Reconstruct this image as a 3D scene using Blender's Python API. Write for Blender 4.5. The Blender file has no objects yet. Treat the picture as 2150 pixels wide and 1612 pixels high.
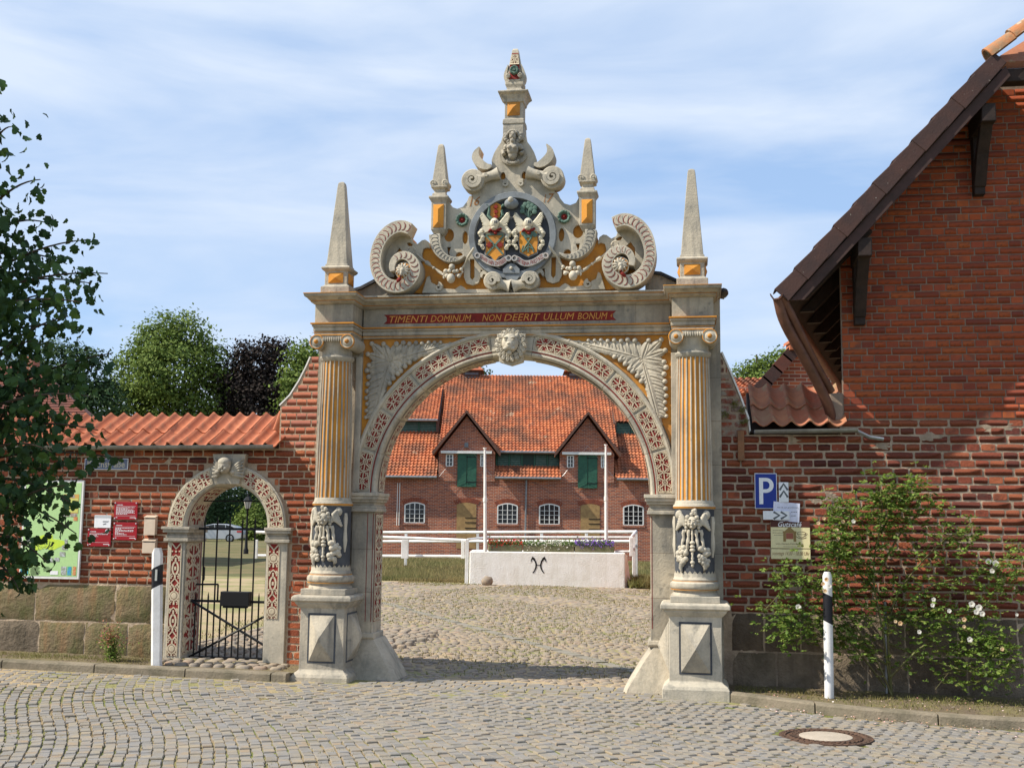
import bpy, bmesh, math, random
from mathutils import Vector, Matrix, noise
from mathutils.geometry import tessellate_polygon
random.seed(7)
R = random.Random(11)
PI = math.pi
sc = bpy.context.scene
COL = sc.collection

# ---------------------------------------------------------------- camera, sky, sun, exposure
PITCH = math.atan(294/2400); ROLL = math.radians(.62); ANG = math.radians(9)
cf = Vector((0, math.cos(PITCH), math.sin(PITCH)))
cr0 = Vector((1, 0, 0)); cu0 = Vector((0, -math.sin(PITCH), math.cos(PITCH)))
cr = cr0*math.cos(ROLL) + cu0*math.sin(ROLL)
cu = cu0*math.cos(ROLL) - cr0*math.sin(ROLL)
CAM = Vector((0, 0, 1.7))
cam = bpy.data.cameras.new('camera'); camo = bpy.data.objects.new('camera', cam); COL.objects.link(camo)
m3 = Matrix((cr, cu, -cf)).transposed()
camo.matrix_world = Matrix.Translation(CAM) @ m3.to_4x4()
cam.sensor_width = 36; cam.lens = 2400/2150*36; cam.clip_start = .1; cam.clip_end = 3000
sc.camera = camo

GM = Matrix.Translation((0, 12.65, 0)) @ Matrix.Rotation(-ANG, 4, 'Z')   # frame of the gate wall: x along it, -y towards the street
GM = GM @ Matrix.Translation((.03, 0, 0))
SUNL = Vector((1, .42, -1.12)).normalized()                               # travel direction of sunlight in the gate frame
SUNW = (GM.to_3x3() @ SUNL).normalized()
sun = bpy.data.lights.new('sun', 'SUN'); sun.energy = 5.0; sun.angle = math.radians(.53); sun.color = (1, .93, .80)
suno = bpy.data.objects.new('sun', sun); COL.objects.link(suno)
suno.rotation_euler = SUNW.to_track_quat('-Z', 'Y').to_euler(); suno.location = (-20, -10, 30)
world = bpy.data.worlds.new('World'); sc.world = world; world.use_nodes = True
nt = world.node_tree; nt.nodes.clear()
N = nt.nodes.new; K = nt.links.new
out = N('ShaderNodeOutputWorld'); bg = N('ShaderNodeBackground'); bg.inputs[1].default_value = .135
sky = N('ShaderNodeTexSky'); sky.sky_type = 'NISHITA'; sky.sun_disc = False
td = -SUNW
sky.sun_elevation = math.asin(td.z); sky.sun_rotation = math.atan2(td.x, td.y)
sky.air_density = 1.0; sky.dust_density = .6; sky.ozone_density = 1.6
tc = N('ShaderNodeTexCoord'); mp = N('ShaderNodeMapping'); mp.inputs['Scale'].default_value = (1.2, 1.0, 5.5); mp.inputs['Rotation'].default_value = (.05, .10, 0)
n1 = N('ShaderNodeTexNoise'); n1.inputs['Scale'].default_value = 2.0; n1.inputs['Detail'].default_value = 7; n1.inputs['Roughness'].default_value = .52; n1.inputs['Distortion'].default_value = .45
rp = N('ShaderNodeValToRGB'); rp.color_ramp.elements[0].position = .38; rp.color_ramp.elements[1].position = .66
rp.color_ramp.elements[0].color = (.10,)*3+(1,); rp.color_ramp.elements[1].color = (.9,)*3+(1,)
mx = N('ShaderNodeMix'); mx.data_type = 'RGBA'; mx.inputs[7].default_value = (4.2, 4.75, 5.6, 1)
K(tc.outputs['Generated'], mp.inputs[0]); K(mp.outputs[0], n1.inputs[0]); K(n1.outputs[0], rp.inputs[0])
mb_ = N('ShaderNodeMix'); mb_.data_type = 'RGBA'; mb_.inputs[0].default_value = .65; mb_.inputs[7].default_value = (2.0, 3.15, 5.1, 1); K(sky.outputs[0], mb_.inputs[6])
K(rp.outputs[0], mx.inputs[0]); K(mb_.outputs[2], mx.inputs[6]); K(mx.outputs[2], bg.inputs[0]); K(bg.outputs[0], out.inputs[0])
sc.view_settings.view_transform = 'Standard'; sc.view_settings.look = 'None'; sc.view_settings.gamma = 1
sc.view_settings.exposure = 0.46; sc.view_settings.use_curve_mapping = False

# ---------------------------------------------------------------- measuring helpers
def ray(px, py): return cf*2400 + cr*(px-1075) - cu*(py-806)
_n = GM.to_3x3() @ Vector((0, -1, 0)); _gi = GM.inverted()
def F(px, py, d=0):                       # pixel -> (s, z) on the wall plane moved d towards the street
    v = ray(px, py); o = GM @ Vector((0, -d, 0))
    k = (o-CAM).dot(_n)/v.dot(_n); q = _gi @ (CAM+v*k)
    return q.x, q.z
def D(px, py, Y):                         # pixel -> world point on the plane y = Y
    v = ray(px, py); k = Y/v.y
    return v.x*k, 1.7+v.z*k
def gz(X, Y=0):                           # the ground falls gently to the right
    return -.015*max(-9, min(9, X))

# ---------------------------------------------------------------- mesh builder
W4 = Matrix.Identity(4)
OFF = {}
class MB:
    def __init__(s): s.v = []; s.f = []; s.m = []; s.mi = 0
    def add(s, vs, fs):
        b = len(s.v); s.v += [tuple(p) for p in vs]; s.f += [tuple(b+i for i in f) for f in fs]; s.m += [s.mi]*len(fs)
    # all coordinates are (s, d, z) with d towards the street; stored as (s, -d, z)
    def box(s, s0, s1, d0, d1, z0, z1):
        P = [(x, -d, z) for x in (s0, s1) for d in (d0, d1) for z in (z0, z1)]
        s.add(P, [(0,1,3,2),(4,6,7,5),(0,4,5,1),(2,3,7,6),(0,2,6,4),(1,5,7,3)])
    def prism(s, pts, d0, d1, holes=(), back=False):
        loops = [list(pts)]+[list(h) for h in holes]
        flat = [p for l in loops for p in l]
        tri = tessellate_polygon([[Vector((p[0], p[1], 0)) for p in l] for l in loops])
        n = len(flat)
        V = [(p[0], -d1, p[1]) for p in flat]+[(p[0], -d0, p[1]) for p in flat]
        Fc = [tuple(t) for t in tri]+([tuple(n+i for i in t) for t in tri] if back else [])
        b = 0
        for l in loops:
            L = len(l)
            for i in range(L): j = (i+1) % L; Fc.append((b+i, b+j, n+b+j, n+b+i))
            b += L
        s.add(V, Fc)
    def loft(s, rings, close=True, cap0=True, cap1=True):
        n = len(rings[0]); V = [p for r in rings for p in r]; Fc = []
        for k in range(len(rings)-1):
            for i in range(n if close else n-1):
                j = (i+1) % n; Fc.append((k*n+i, k*n+j, (k+1)*n+j, (k+1)*n+i))
        if cap0: Fc.append(tuple(range(n)))
        if cap1: Fc.append(tuple(range((len(rings)-1)*n, len(rings)*n)))
        s.add(V, Fc)
    def rects(s, prof):      # stack of rectangles: (s0, s1, d0, d1, z)
        s.loft([[(a, -c, z), (b, -c, z), (b, -d, z), (a, -d, z)] for a, b, c, d, z in prof])
    def lathe(s, cs, cd, prof, seg=24, flute=0, nf=24, a0=0, a1=2*PI):
        rings = []
        for r, z in prof:
            ring = []
            for i in range(seg):
                a = a0+(a1-a0)*i/seg
                rr = r
                if flute and r > 0: rr = r-flute*max(0, math.cos(a*nf))**.5 if math.cos(a*nf) > 0 else r
                ring.append((cs+rr*math.cos(a), -cd+rr*math.sin(a), z))
            rings.append(ring)
        s.loft(rings)
    def disc(s, cs, cz, prof, seg=32, el=1, lobes=0, la=0):   # lathe about the axis that points to the street; prof (r, d)
        rings = []
        for r, d in prof:
            rings.append([(cs+(r*(1+la*math.cos(lobes*a)))*math.cos(a), -d, cz+el*(r*(1+la*math.cos(lobes*a)))*math.sin(a)) for a in [2*PI*i/seg for i in range(seg)]])
        s.loft(rings, cap0=False)
    def ball(s, x, d, z, rx, rd=None, rz=None, seg=8, rn=5):
        rd = rx if rd is None else rd; rz = rx if rz is None else rz
        V = [(x, -d, z+rz)]; Fc = []
        for k in range(1, rn):
            t = PI*k/rn
            for i in range(seg):
                a = 2*PI*i/seg; V.append((x+rx*math.sin(t)*math.cos(a), -d+rd*math.sin(t)*math.sin(a), z+rz*math.cos(t)))
        V.append((x, -d, z-rz)); e = len(V)-1
        for i in range(seg):
            j = (i+1) % seg; Fc.append((0, 1+i, 1+j)); Fc.append((e, e-seg+j, e-seg+i))
            for k in range(rn-2): a = 1+k*seg; Fc.append((a+i, a+seg+i, a+seg+j, a+j))
        s.add(V, Fc)
    def tube(s, pts, rad, seg=6):          # pts (s, d, z)
        P = [Vector((p[0], -p[1], p[2])) for p in pts]; n = len(P)
        if not hasattr(rad, '__len__'): rad = [rad]*n
        rings = []; up = Vector((0, 0, 1))
        for i, p in enumerate(P):
            t = (P[min(i+1, n-1)]-P[max(i-1, 0)])
            if t.length < 1e-9: t = Vector((0, 0, 1))
            t.normalize()
            a = t.cross(up if abs(t.z) < .95 else Vector((1, 0, 0))).normalized(); b = t.cross(a)
            rings.append([tuple(p+(a*math.cos(2*PI*k/seg)+b*math.sin(2*PI*k/seg))*rad[i]) for k in range(seg)])
        s.loft(rings)
    def ribbon(s, path, d0, d1, dome=0):   # path [(s, z, halfwidth)] extruded band
        n = len(path); rings = []
        for i, (x, z, w) in enumerate(path):
            a = path[max(i-1, 0)]; b = path[min(i+1, n-1)]
            tx, tz = b[0]-a[0], b[1]-a[1]; L = math.hypot(tx, tz) or 1; nx, nz = -tz/L, tx/L
            q = [(x+nx*w, d0, z+nz*w), (x+nx*w, d1, z+nz*w)]
            if dome: q.append((x, d1+dome, z))
            q += [(x-nx*w, d1, z-nz*w), (x-nx*w, d0, z-nz*w)]
            rings.append([(p[0], -p[1], p[2]) for p in q])
        s.loft(rings)
    def mirror(s, c, start=0, fstart=0):
        n = len(s.v); vs = [(2*c-p[0], p[1], p[2]) for p in s.v[start:]]
        fs = s.f[fstart:]; ms = s.m[fstart:]
        if start == 0: s.half = (n, len(s.f))
        s.v += vs; s.f += [tuple(i-start+n for i in reversed(f)) for f in fs]; s.m += ms

def mesh_of(name, mb, mats, off=(0, 0, 0), smooth=None, recalc=True):
    me = bpy.data.meshes.new(name)
    me.from_pydata([(p[0]-off[0], p[1]-off[1], p[2]-off[2]) for p in mb.v], [], mb.f)
    for m in (mats if isinstance(mats, (list, tuple)) else [mats]): me.materials.append(m)
    if any(mb.m): me.polygons.foreach_set('material_index', mb.m)
    if recalc and len(mb.f) < 40000:
        bm = bmesh.new(); bm.from_mesh(me); bmesh.ops.recalc_face_normals(bm, faces=bm.faces); bm.to_mesh(me); bm.free()
    if smooth is not None:
        me.polygons.foreach_set('use_smooth', [True]*len(me.polygons))
        if smooth > 0:
            try: me.set_sharp_from_angle(angle=math.radians(smooth))
            except Exception: pass
    me.update(); return me
def tag(o, label=None, cat=None, group=None, kind=None):
    if label: o['label'] = label
    if cat: o['category'] = cat
    if group: o['group'] = group
    if kind: o['kind'] = kind
    return o
def thing(name, label, cat, loc=(0, 0, 0), group=None, frame=GM):       # loc in (x, y, z) of the frame
    o = bpy.data.objects.new(name, None); o.empty_display_size = .2; COL.objects.link(o)
    o.matrix_world = frame @ Matrix.Translation(loc); OFF[o] = Vector(loc)
    return tag(o, label, cat, group)
TWIN = {}
def part(name, mb, mats, parent, smooth=None, bevel=0, label=None, kind=None, **k):
    h = getattr(mb, 'half', None)
    if h:                                   # the mirrored half is a part of its own
        a, b = MB(), MB(); a.v, a.f, a.m = mb.v[:h[0]], mb.f[:h[1]], mb.m[:h[1]]
        b.v, b.f, b.m = mb.v[h[0]:], [tuple(i-h[0] for i in f) for f in mb.f[h[1]:]], mb.m[h[1]:]
        o = part(name, a, mats, parent, smooth, bevel, label, kind, **k)
        TWIN[o] = part(name, b, mats, TWIN.get(parent, parent), smooth, bevel, label, kind, **k); return o
    off = OFF[parent]; me = mesh_of(name, mb, mats, off, smooth, **k)
    o = bpy.data.objects.new(name, me); COL.objects.link(o); o.parent = parent; OFF[o] = off
    if bevel:
        b = o.modifiers.new('bevel', 'BEVEL'); b.width = bevel; b.segments = 2; b.limit_method = 'ANGLE'; b.angle_limit = math.radians(40)
    return tag(o, label, kind=kind)
def solo(name, mb, mats, label=None, cat=None, group=None, kind=None, frame=GM, smooth=None, bevel=0, **k):
    xs = [p[0] for p in mb.v]; ys = [p[1] for p in mb.v]; zs = [p[2] for p in mb.v]
    off = Vector(((min(xs)+max(xs))/2, (min(ys)+max(ys))/2, min(zs)))
    me = mesh_of(name, mb, mats, off, smooth, **k)
    o = bpy.data.objects.new(name, me); COL.objects.link(o); o.matrix_world = frame @ Matrix.Translation(off); OFF[o] = off
    if bevel:
        b = o.modifiers.new('bevel', 'BEVEL'); b.width = bevel; b.segments = 2; b.limit_method = 'ANGLE'
    return tag(o, label, cat, group, kind)
def piece(name, me, parent, loc, scale=(1, 1, 1), rot=(0, 0, 0)):      # instance of shared mesh data as a part
    o = bpy.data.objects.new(name, me); COL.objects.link(o); o.parent = parent
    o.location = Vector(loc)-OFF[parent]; o.scale = scale; o.rotation_euler = rot; OFF[o] = OFF[parent]
    return o
def text_mb(s, cx, cz, w, h, d, thick=.002, shear=0, mb=None, bold=0, seg=None):
    cu_ = bpy.data.curves.new('lettering', 'FONT'); cu_.body = s; cu_.align_x = 'CENTER'; cu_.align_y = 'CENTER'; cu_.shear = shear
    cu_.extrude = 0; cu_.offset = bold; cu_.resolution_u = 2
    ob = bpy.data.objects.new('lettering', cu_); COL.objects.link(ob)
    dg = bpy.context.evaluated_depsgraph_get(); me = bpy.data.meshes.new_from_object(ob.evaluated_get(dg))
    V = [v.co.copy() for v in me.vertices]; P = [tuple(p.vertices) for p in me.polygons]
    bpy.data.objects.remove(ob); bpy.data.curves.remove(cu_); bpy.data.meshes.remove(me)
    x0 = min(v.x for v in V); x1 = max(v.x for v in V); y0 = min(v.y for v in V); y1 = max(v.y for v in V)
    fx = w/(x1-x0); fy = h/(y1-y0) if h else fx
    mb = mb or MB()
    mb.add([(cx+(v.x-(x0+x1)/2)*fx, -d, cz+(v.y-(y0+y1)/2)*fy) for v in V], P)
    return mb

# ---------------------------------------------------------------- materials
def mat(name, col, col2=None, scale=4, rough=.85, bump=.3, bscale=40, metal=0, var=None, streak=None, spec=.3, noisepos=(.4, .65), bdist=.01, trans=0, spots=None):
    m = bpy.data.materials.new(name); m.use_nodes = True; t = m.node_tree; n = t.nodes; L = t.links.new
    b = n['Principled BSDF']; b.inputs['Roughness'].default_value = rough; b.inputs['Metallic'].default_value = metal
    b.inputs['Specular IOR Level'].default_value = spec
    tc = n.new('ShaderNodeTexCoord'); c = None
    def rgb(x): return tuple(x)+(1,)
    base = n.new('ShaderNodeRGB'); base.outputs[0].default_value = rgb(col); c = base.outputs[0]
    if var:                                  # list of colours picked per piece
        oi = n.new('ShaderNodeObjectInfo'); ge = n.new('ShaderNodeNewGeometry'); ad = n.new('ShaderNodeMath'); ad.operation = 'ADD'
        mu = n.new('ShaderNodeMath'); mu.operation = 'MULTIPLY'; mu.inputs[1].default_value = 7.31; fr = n.new('ShaderNodeMath'); fr.operation = 'FRACT'
        L(oi.outputs['Random'], mu.inputs[0]); L(mu.outputs[0], ad.inputs[0]); L(ge.outputs['Random Per Island'], ad.inputs[1]); L(ad.outputs[0], fr.inputs[0])
        r = n.new('ShaderNodeValToRGB'); e = r.color_ramp.elements
        while len(e) < len(var): e.new(.5)
        for i, v in enumerate(var): e[i].position = i/max(1, len(var)-1); e[i].color = rgb(v)
        L(fr.outputs[0], r.inputs[0]); c = r.outputs[0]
    def noise_(sc_, det=6, vec=None, rough_=.6):
        x = n.new('ShaderNodeTexNoise'); x.inputs['Scale'].default_value = sc_; x.inputs['Detail'].default_value = det; x.inputs['Roughness'].default_value = rough_
        L(vec or tc.outputs['Object'], x.inputs[0]); return x.outputs[0]
    def mix(f, a, bcol, blend='MIX'):
        x = n.new('ShaderNodeMix'); x.data_type = 'RGBA'; x.blend_type = blend; L(f, x.inputs[0]); L(a, x.inputs[6])
        if isinstance(bcol, tuple): x.inputs[7].default_value = bcol
        else: L(bcol, x.inputs[7])
        return x.outputs[2]
    def ramp(v, a, b_, hi=1):
        x = n.new('ShaderNodeMapRange'); x.inputs[1].default_value = a; x.inputs[2].default_value = b_; x.inputs[4].default_value = hi; L(v, x.inputs[0]); return x.outputs[0]
    if col2: c = mix(ramp(noise_(scale), *noisepos), c, rgb(col2))
    if streak:                               # (colour, strength) vertical run-off stains
        mp_ = n.new('ShaderNodeMapping'); mp_.inputs['Scale'].default_value = (7, 7, .8); L(tc.outputs['Object'], mp_.inputs[0])
        c = mix(ramp(noise_(1.6, 5, mp_.outputs[0]), .5, .75, streak[1]), c, rgb(streak[0]))
    if spots:
        c = mix(ramp(noise_(spots[2], 3), spots[3], spots[3]+.06, spots[1]), c, rgb(spots[0]))
    fine = noise_(bscale, 5, None, .65)
    hv = n.new('ShaderNodeHueSaturation'); mr = n.new('ShaderNodeMapRange'); mr.inputs[3].default_value = .8; mr.inputs[4].default_value = 1.2
    L(fine, mr.inputs[0]); L(mr.outputs[0], hv.inputs['Value']); L(c, hv.inputs['Color']); c = hv.outputs[0]
    L(c, b.inputs['Base Color'])
    if bump:
        bp = n.new('ShaderNodeBump'); bp.inputs['Strength'].default_value = bump; bp.inputs['Distance'].default_value = bdist
        L(fine, bp.inputs['Height']); L(bp.outputs[0], b.inputs['Normal'])
    if trans:
        tr = n.new('ShaderNodeBsdfTranslucent'); L(c, tr.inputs[0]); ms = n.new('ShaderNodeMixShader'); ms.inputs[0].default_value = trans
        L(b.outputs[0], ms.inputs[1]); L(tr.outputs[0], ms.inputs[2]); L(ms.outputs[0], n['Material Output'].inputs[0])
    return m
STONE = mat('sandstone', (.48, .42, .325), (.29, .265, .22), 2.6, .92, .7, 40, streak=((.18, .17, .15), .85), bdist=.008, spots=((.16, .155, .135), .55, 6, .62))
STONE_L = mat('sandstone_light', (.53, .47, .37), (.35, .32, .26), 3.2, .92, .6, 45, streak=((.23, .22, .19), .7), bdist=.006, spots=((.22, .21, .18), .5, 7, .63))
STONE_D = mat('sandstone_worn', (.46, .40, .31), (.30, .27, .21), 3, .95, .7, 30, streak=((.17, .16, .13), .7), bdist=.012)
OCHRE = mat('ochre_paint', (.60, .255, .035), (.40, .18, .05), 4, .8, .3, 60, bdist=.003)
REDP = mat('oxblood_paint', (.24, .022, .016), (.17, .018, .014), 6, .8, .2, 60, bdist=.002)
WHITP = mat('scrollwork_stone', (.58, .49, .35), (.46, .39, .28), 5, .9, .35, 70, streak=((.32, .28, .23), .35), bdist=.003)
SLATE = mat('slate_blue_paint', (.05, .055, .066), (.085, .09, .098), 5, .8, .25, 50, bdist=.003)
GREYP = mat('grey_paint', (.22, .24, .255), (.14, .15, .16), 4, .85, .3, 50, bdist=.004)
GREENP = mat('green_paint', (.08, .14, .11), (.12, .19, .15), 8, .8, .3, 60, bdist=.003)
MORTAR = mat('lime_mortar', (.50, .385, .27), (.34, .25, .17), 3, .95, .9, 28, streak=((.24, .17, .13), .5), bdist=.02)
MORTAR_G = mat('grey_mortar', (.27, .20, .15), (.16, .12, .095), 3, .95, .6, 40, bdist=.008)
BR = [(.12, .035, .025), (.27, .07, .032), (.38, .10, .04), (.32, .08, .035), (.42, .125, .05), (.36, .095, .042), (.28, .09, .05), (.46, .145, .058), (.20, .055, .033)]
BRICK = mat('old_brick', (.3, .08, .04), (.13, .05, .035), 9, .93, .9, 45, var=BR, noisepos=(.48, .72), bdist=.012, spots=((.46, .37, .27), .5, 12, .63))
BRR = [(.12, .035, .027), (.19, .05, .032), (.28, .07, .038), (.23, .06, .035), (.34, .095, .045), (.27, .075, .04), (.37, .11, .05), (.17, .05, .033)]
BRICK_R = mat('old_dark_brick', (.3, .08, .04), (.10, .045, .035), 9, .93, .9, 45, var=BRR, noisepos=(.5, .75), bdist=.012, spots=((.36, .30, .23), .5, 12, .64))
BRICK_N = mat('new_brick', (.4, .13, .07), (.30, .10, .06), 6, .9, .5, 60, var=[(.34, .12, .07), (.42, .15, .08), (.46, .15, .075), (.38, .11, .06), (.30, .12, .09)], bdist=.005)
BRICK_G = mat('gable_brick', (.3, .08, .04), (.18, .05, .03), 5, .88, .4, 70, var=[(.29, .06, .022), (.35, .075, .024), (.24, .05, .023), (.39, .10, .028), (.32, .068, .023), (.17, .038, .023), (.36, .08, .028), (.27, .058, .03)], bdist=.006, noisepos=(.45, .7), spots=((.11, .06, .045), .6, 4, .60))
MOSSY = mat('mossy_block', (.22, .165, .095), (.13, .125, .05), 4, .95, 1, 24, streak=((.36, .17, .08), .45), bdist=.03)
DARKST = mat('dark_block', (.10, .075, .055), (.16, .12, .085), 4, .95, 1, 24, bdist=.03)
MIDST = mat('brown_block', (.22, .17, .12), (.12, .095, .065), 4, .95, 1, 24, streak=((.08, .06, .045), .5), bdist=.03)
TILE = mat('clay_pantile', (.5, .16, .07), (.36, .12, .06), 5, .75, .3, 40, var=[(.44, .14, .06), (.52, .18, .085), (.48, .15, .065), (.40, .12, .055), (.55, .20, .10)], bdist=.004, spots=((.22, .15, .09), .4, 9, .63))
TILE_O = mat('weathered_pantile', (.3, .1, .06), (.28, .12, .07), 5, .85, .5, 40, var=[(.34, .09, .05), (.42, .13, .06), (.30, .16, .09), (.36, .20, .11), (.52, .17, .07)], bdist=.006, spots=((.30, .26, .14), .5, 8, .6))
ZINC = mat('zinc', (.30, .31, .32), (.2, .2, .21), 8, .45, .1, 30, metal=.7)
COPPER = mat('brown_gutter', (.16, .075, .05), (.10, .05, .035), 8, .5, .15, 30, metal=.3)
WOOD_D = mat('dark_timber', (.035, .022, .018), (.02, .014, .012), 9, .8, .4, 30)
VERGE = mat('brown_verge_tile', (.065, .032, .026), (.045, .026, .024), 5, .75, .35, 40, spots=((.4, .38, .33), .7, 28, .70))
IRON = mat('black_iron', (.012, .012, .013), None, rough=.5, bump=.1, metal=.3)
WHITE = mat('white_paint', (.78, .77, .74), (.68, .66, .62), 5, .6, .15, 40, streak=((.45, .42, .37), .35))
WHITEW = mat('whitewash', (.86, .84, .80), (.76, .73, .67), 3, .9, .8, 25, streak=((.60, .55, .46), .35), bdist=.02)
SETT = mat('granite_sett', (.3, .28, .26), (.22, .21, .20), 7, .9, .5, 80, var=[(.20, .175, .14), (.245, .21, .16), (.28, .24, .18), (.23, .20, .155), (.165, .155, .14), (.30, .25, .18), (.27, .20, .13), (.215, .20, .175)], bdist=.006)
FIELDST = mat('field_stone', (.3, .25, .2), (.22, .19, .16), 8, .9, .5, 60, var=[(.26, .21, .15), (.31, .235, .165), (.23, .19, .145), (.35, .275, .19), (.27, .235, .18), (.33, .225, .155)], bdist=.006)
JOINT = mat('joint_soil', (.27, .20, .115), (.15, .165, .045), 1.6, 1, .8, 40, noisepos=(.42, .58), bdist=.02)
MORTAR_R = mat('brown_mortar', (.48, .37, .27), (.25, .19, .14), 2.2, .95, .9, 28, streak=((.13, .11, .08), .6), bdist=.02)
SOIL = mat('soil', (.16, .12, .08), (.20, .17, .08), 5, 1, 1, 30, bdist=.03)
KERB = mat('kerb_stone', (.24, .20, .145), (.15, .13, .09), 5, .95, .7, 35, bdist=.015)
PEARTH = mat('courtyard_earth', (.36, .275, .165), (.22, .21, .085), .8, 1, .8, 20, noisepos=(.45, .6), bdist=.02)
GRASSM = mat('meadow_ground', (.17, .135, .065), (.10, .105, .04), .5, 1, .8, 8, noisepos=(.4, .6), bdist=.05)
GRASS = mat('grass_blades', (.15, .17, .045), (.24, .19, .08), .8, .8, 0, 30, trans=.3, noisepos=(.35, .65))
GRASSD = mat('dry_grass', (.30, .23, .11), (.16, .17, .06), .6, .85, 0, 30, trans=.3, noisepos=(.35, .65))

def ashlar(m, bw, bh):
    t = m.node_tree; n = t.nodes; L = t.links.new; b = n['Principled BSDF']
    tc = n.new('ShaderNodeTexCoord'); sp = n.new('ShaderNodeSeparateXYZ'); cb = n.new('ShaderNodeCombineXYZ'); ad = n.new('ShaderNodeMath'); ad.operation = 'ADD'
    L(tc.outputs['Object'], sp.inputs[0]); L(sp.outputs['X'], ad.inputs[0]); L(sp.outputs['Y'], ad.inputs[1]); L(ad.outputs[0], cb.inputs[0]); L(sp.outputs['Z'], cb.inputs[1])
    br = n.new('ShaderNodeTexBrick'); br.inputs['Scale'].default_value = 1; br.inputs['Brick Width'].default_value = bw; br.inputs['Row Height'].default_value = bh; br.inputs['Mortar Size'].default_value = .004; br.inputs['Color1'].default_value = (.8, .8, .8, 1); br.inputs['Color2'].default_value = (1.08, 1.06, 1.02, 1); br.inputs['Mortar'].default_value = (.55, .5, .45, 1)
    L(cb.outputs[0], br.inputs[0]); src = b.inputs['Base Color'].links[0].from_socket
    mx = n.new('ShaderNodeMix'); mx.data_type = 'RGBA'; mx.blend_type = 'MULTIPLY'; mx.inputs[0].default_value = .8; L(src, mx.inputs[6]); L(br.outputs[0], mx.inputs[7]); L(mx.outputs[2], b.inputs['Base Color'])
STONE_J = STONE.copy(); STONE_J.name = 'sandstone_ashlar'; ashlar(STONE_J, .83, .47)
# ---------------------------------------------------------------- ground
def sheet(name, x0, x1, y0, y1, nx, ny, z, m, frame=W4, kind='structure', clip=None):
    V = []; Fc = []
    for j in range(ny+1):
        for i in range(nx+1):
            X = x0+(x1-x0)*i/nx; Y = y0+(y1-y0)*j/ny; V.append((X, Y, gz(X, Y)+z))
    for j in range(ny):
        for i in range(nx):
            a = j*(nx+1)+i; Fc.append((a, a+1, a+nx+2, a+nx+1))
    mb = MB(); mb.v = V; mb.f = Fc; mb.m = [0]*len(Fc)
    return solo(name, mb, m, kind=kind, frame=frame, smooth=0, recalc=False)
sheet('ground', -600, 600, -60, 900, 60, 40, -.10, GRASSM)
sheet('meadow', -60, 40, 29, 92, 40, 10, -.030, GRASSM)
road = sheet('road', -16, 14, -6, 12.9, 30, 8, -.010, JOINT)
yard = sheet('courtyard', -14, 9, 11.5, 33.4, 23, 10, -.004, PEARTH)

def wallY(X): return 12.65-math.tan(ANG)*X
def kerb_d(s):                           # how far the kerb front stands from the wall plane
    if s < -2.2: return .75
    P = [(2.2, .55), (2.8, .90), (3.4, 1.22), (4.4, 1.42), (6.5, 1.48), (9, 1.5)]
    for a, b in zip(P, P[1:]):
        if a[0] <= s <= b[0]: return a[1]+(b[1]-a[1])*(s-a[0])/(b[0]-a[0])
    return .55
def to_l(X, Y): q = _gi @ Vector((X, Y, 0)); return q.x, -q.y
MANX, MANY = 2.66, 9.86
def on_road(X, Y):
    s, d = to_l(X, Y)
    if (X-MANX)**2+(Y-MANY)**2 < .40**2: return False
    if s < -2.27: return d > .80
    if s < -1.55: return d > .66
    if s < 1.63: return d > .02-.18*math.cos(s*1.3)
    if s < 2.32: return d > .66
    return d > kerb_d(s)+.05
def stone_top(a, b, h, R_, rounding=.16, seg8=False):
    mb = MB()
    def ring(k, z, j):
        pts = [(-a, -b), (0, -b), (a, -b), (a, 0), (a, b), (0, b), (-a, b), (-a, 0)] if seg8 else [(-a, -b), (a, -b), (a, b), (-a, b)]
        return [(x*k, y*k, z) for (x, y) in pts]
    base = ring(1, 0, 0); J = [(R_.uniform(-.1, .1)*a, R_.uniform(-.1, .1)*b) for _ in base]
    def jit(r, k): return [(p[0]+j[0]*k, p[1]+j[1]*k, p[2]) for p, j in zip(r, J)]
    rings = [jit(ring(1, -.04, 0), 1), jit(ring(.97, h*.55, 0), 1), jit(ring(1-rounding, h, 0), 1)]
    mb.loft([[(p[0]*(.86 if seg8 and abs(p[0]) > a*.7 and abs(p[1]) > b*.7 else 1), p[1]*(.86 if seg8 and abs(p[0]) > a*.7 and abs(p[1]) > b*.7 else 1), p[2]) for p in r] for r in rings], cap0=False)
    return mb
def place_all(items, variants, matl, parent, name, stuffname, limit=300, frame=W4, smooth=25):
    """items: (x, y, z, sx, sy, rot, size in view). The largest become parts, the rest one joined part."""
    items = sorted(items, key=lambda q: -q[6])
    ms = [mesh_of(name, v, matl, (0, 0, 0), smooth) for v in variants]
    for i, (x, y, z, sx, sy, r, _) in enumerate(items[:limit]):
        piece(name, ms[i % len(ms)], parent, (x, y, z), (sx, sy, 1), (R.uniform(-.02, .02), R.uniform(-.02, .02), r))
    if len(items) > limit:
        big = MB()
        for i, (x, y, z, sx, sy, r, _) in enumerate(items[limit:]):
            v = variants[i % len(variants)]; c, s_ = math.cos(r), math.sin(r); tx, ty = R.uniform(-.03, .03), R.uniform(-.03, .03)
            big.add([(x+(p[0]*sx)*c-(p[1]*sy)*s_, y+(p[0]*sx)*s_+(p[1]*sy)*c, z+p[2]+p[0]*tx+p[1]*ty) for p in v.v], v.f)
        part(stuffname, big, matl, parent, smooth=smooth, kind='stuff', recalc=False)
items = []
th0 = math.radians(24)
LA, LB = .087, .118
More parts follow.
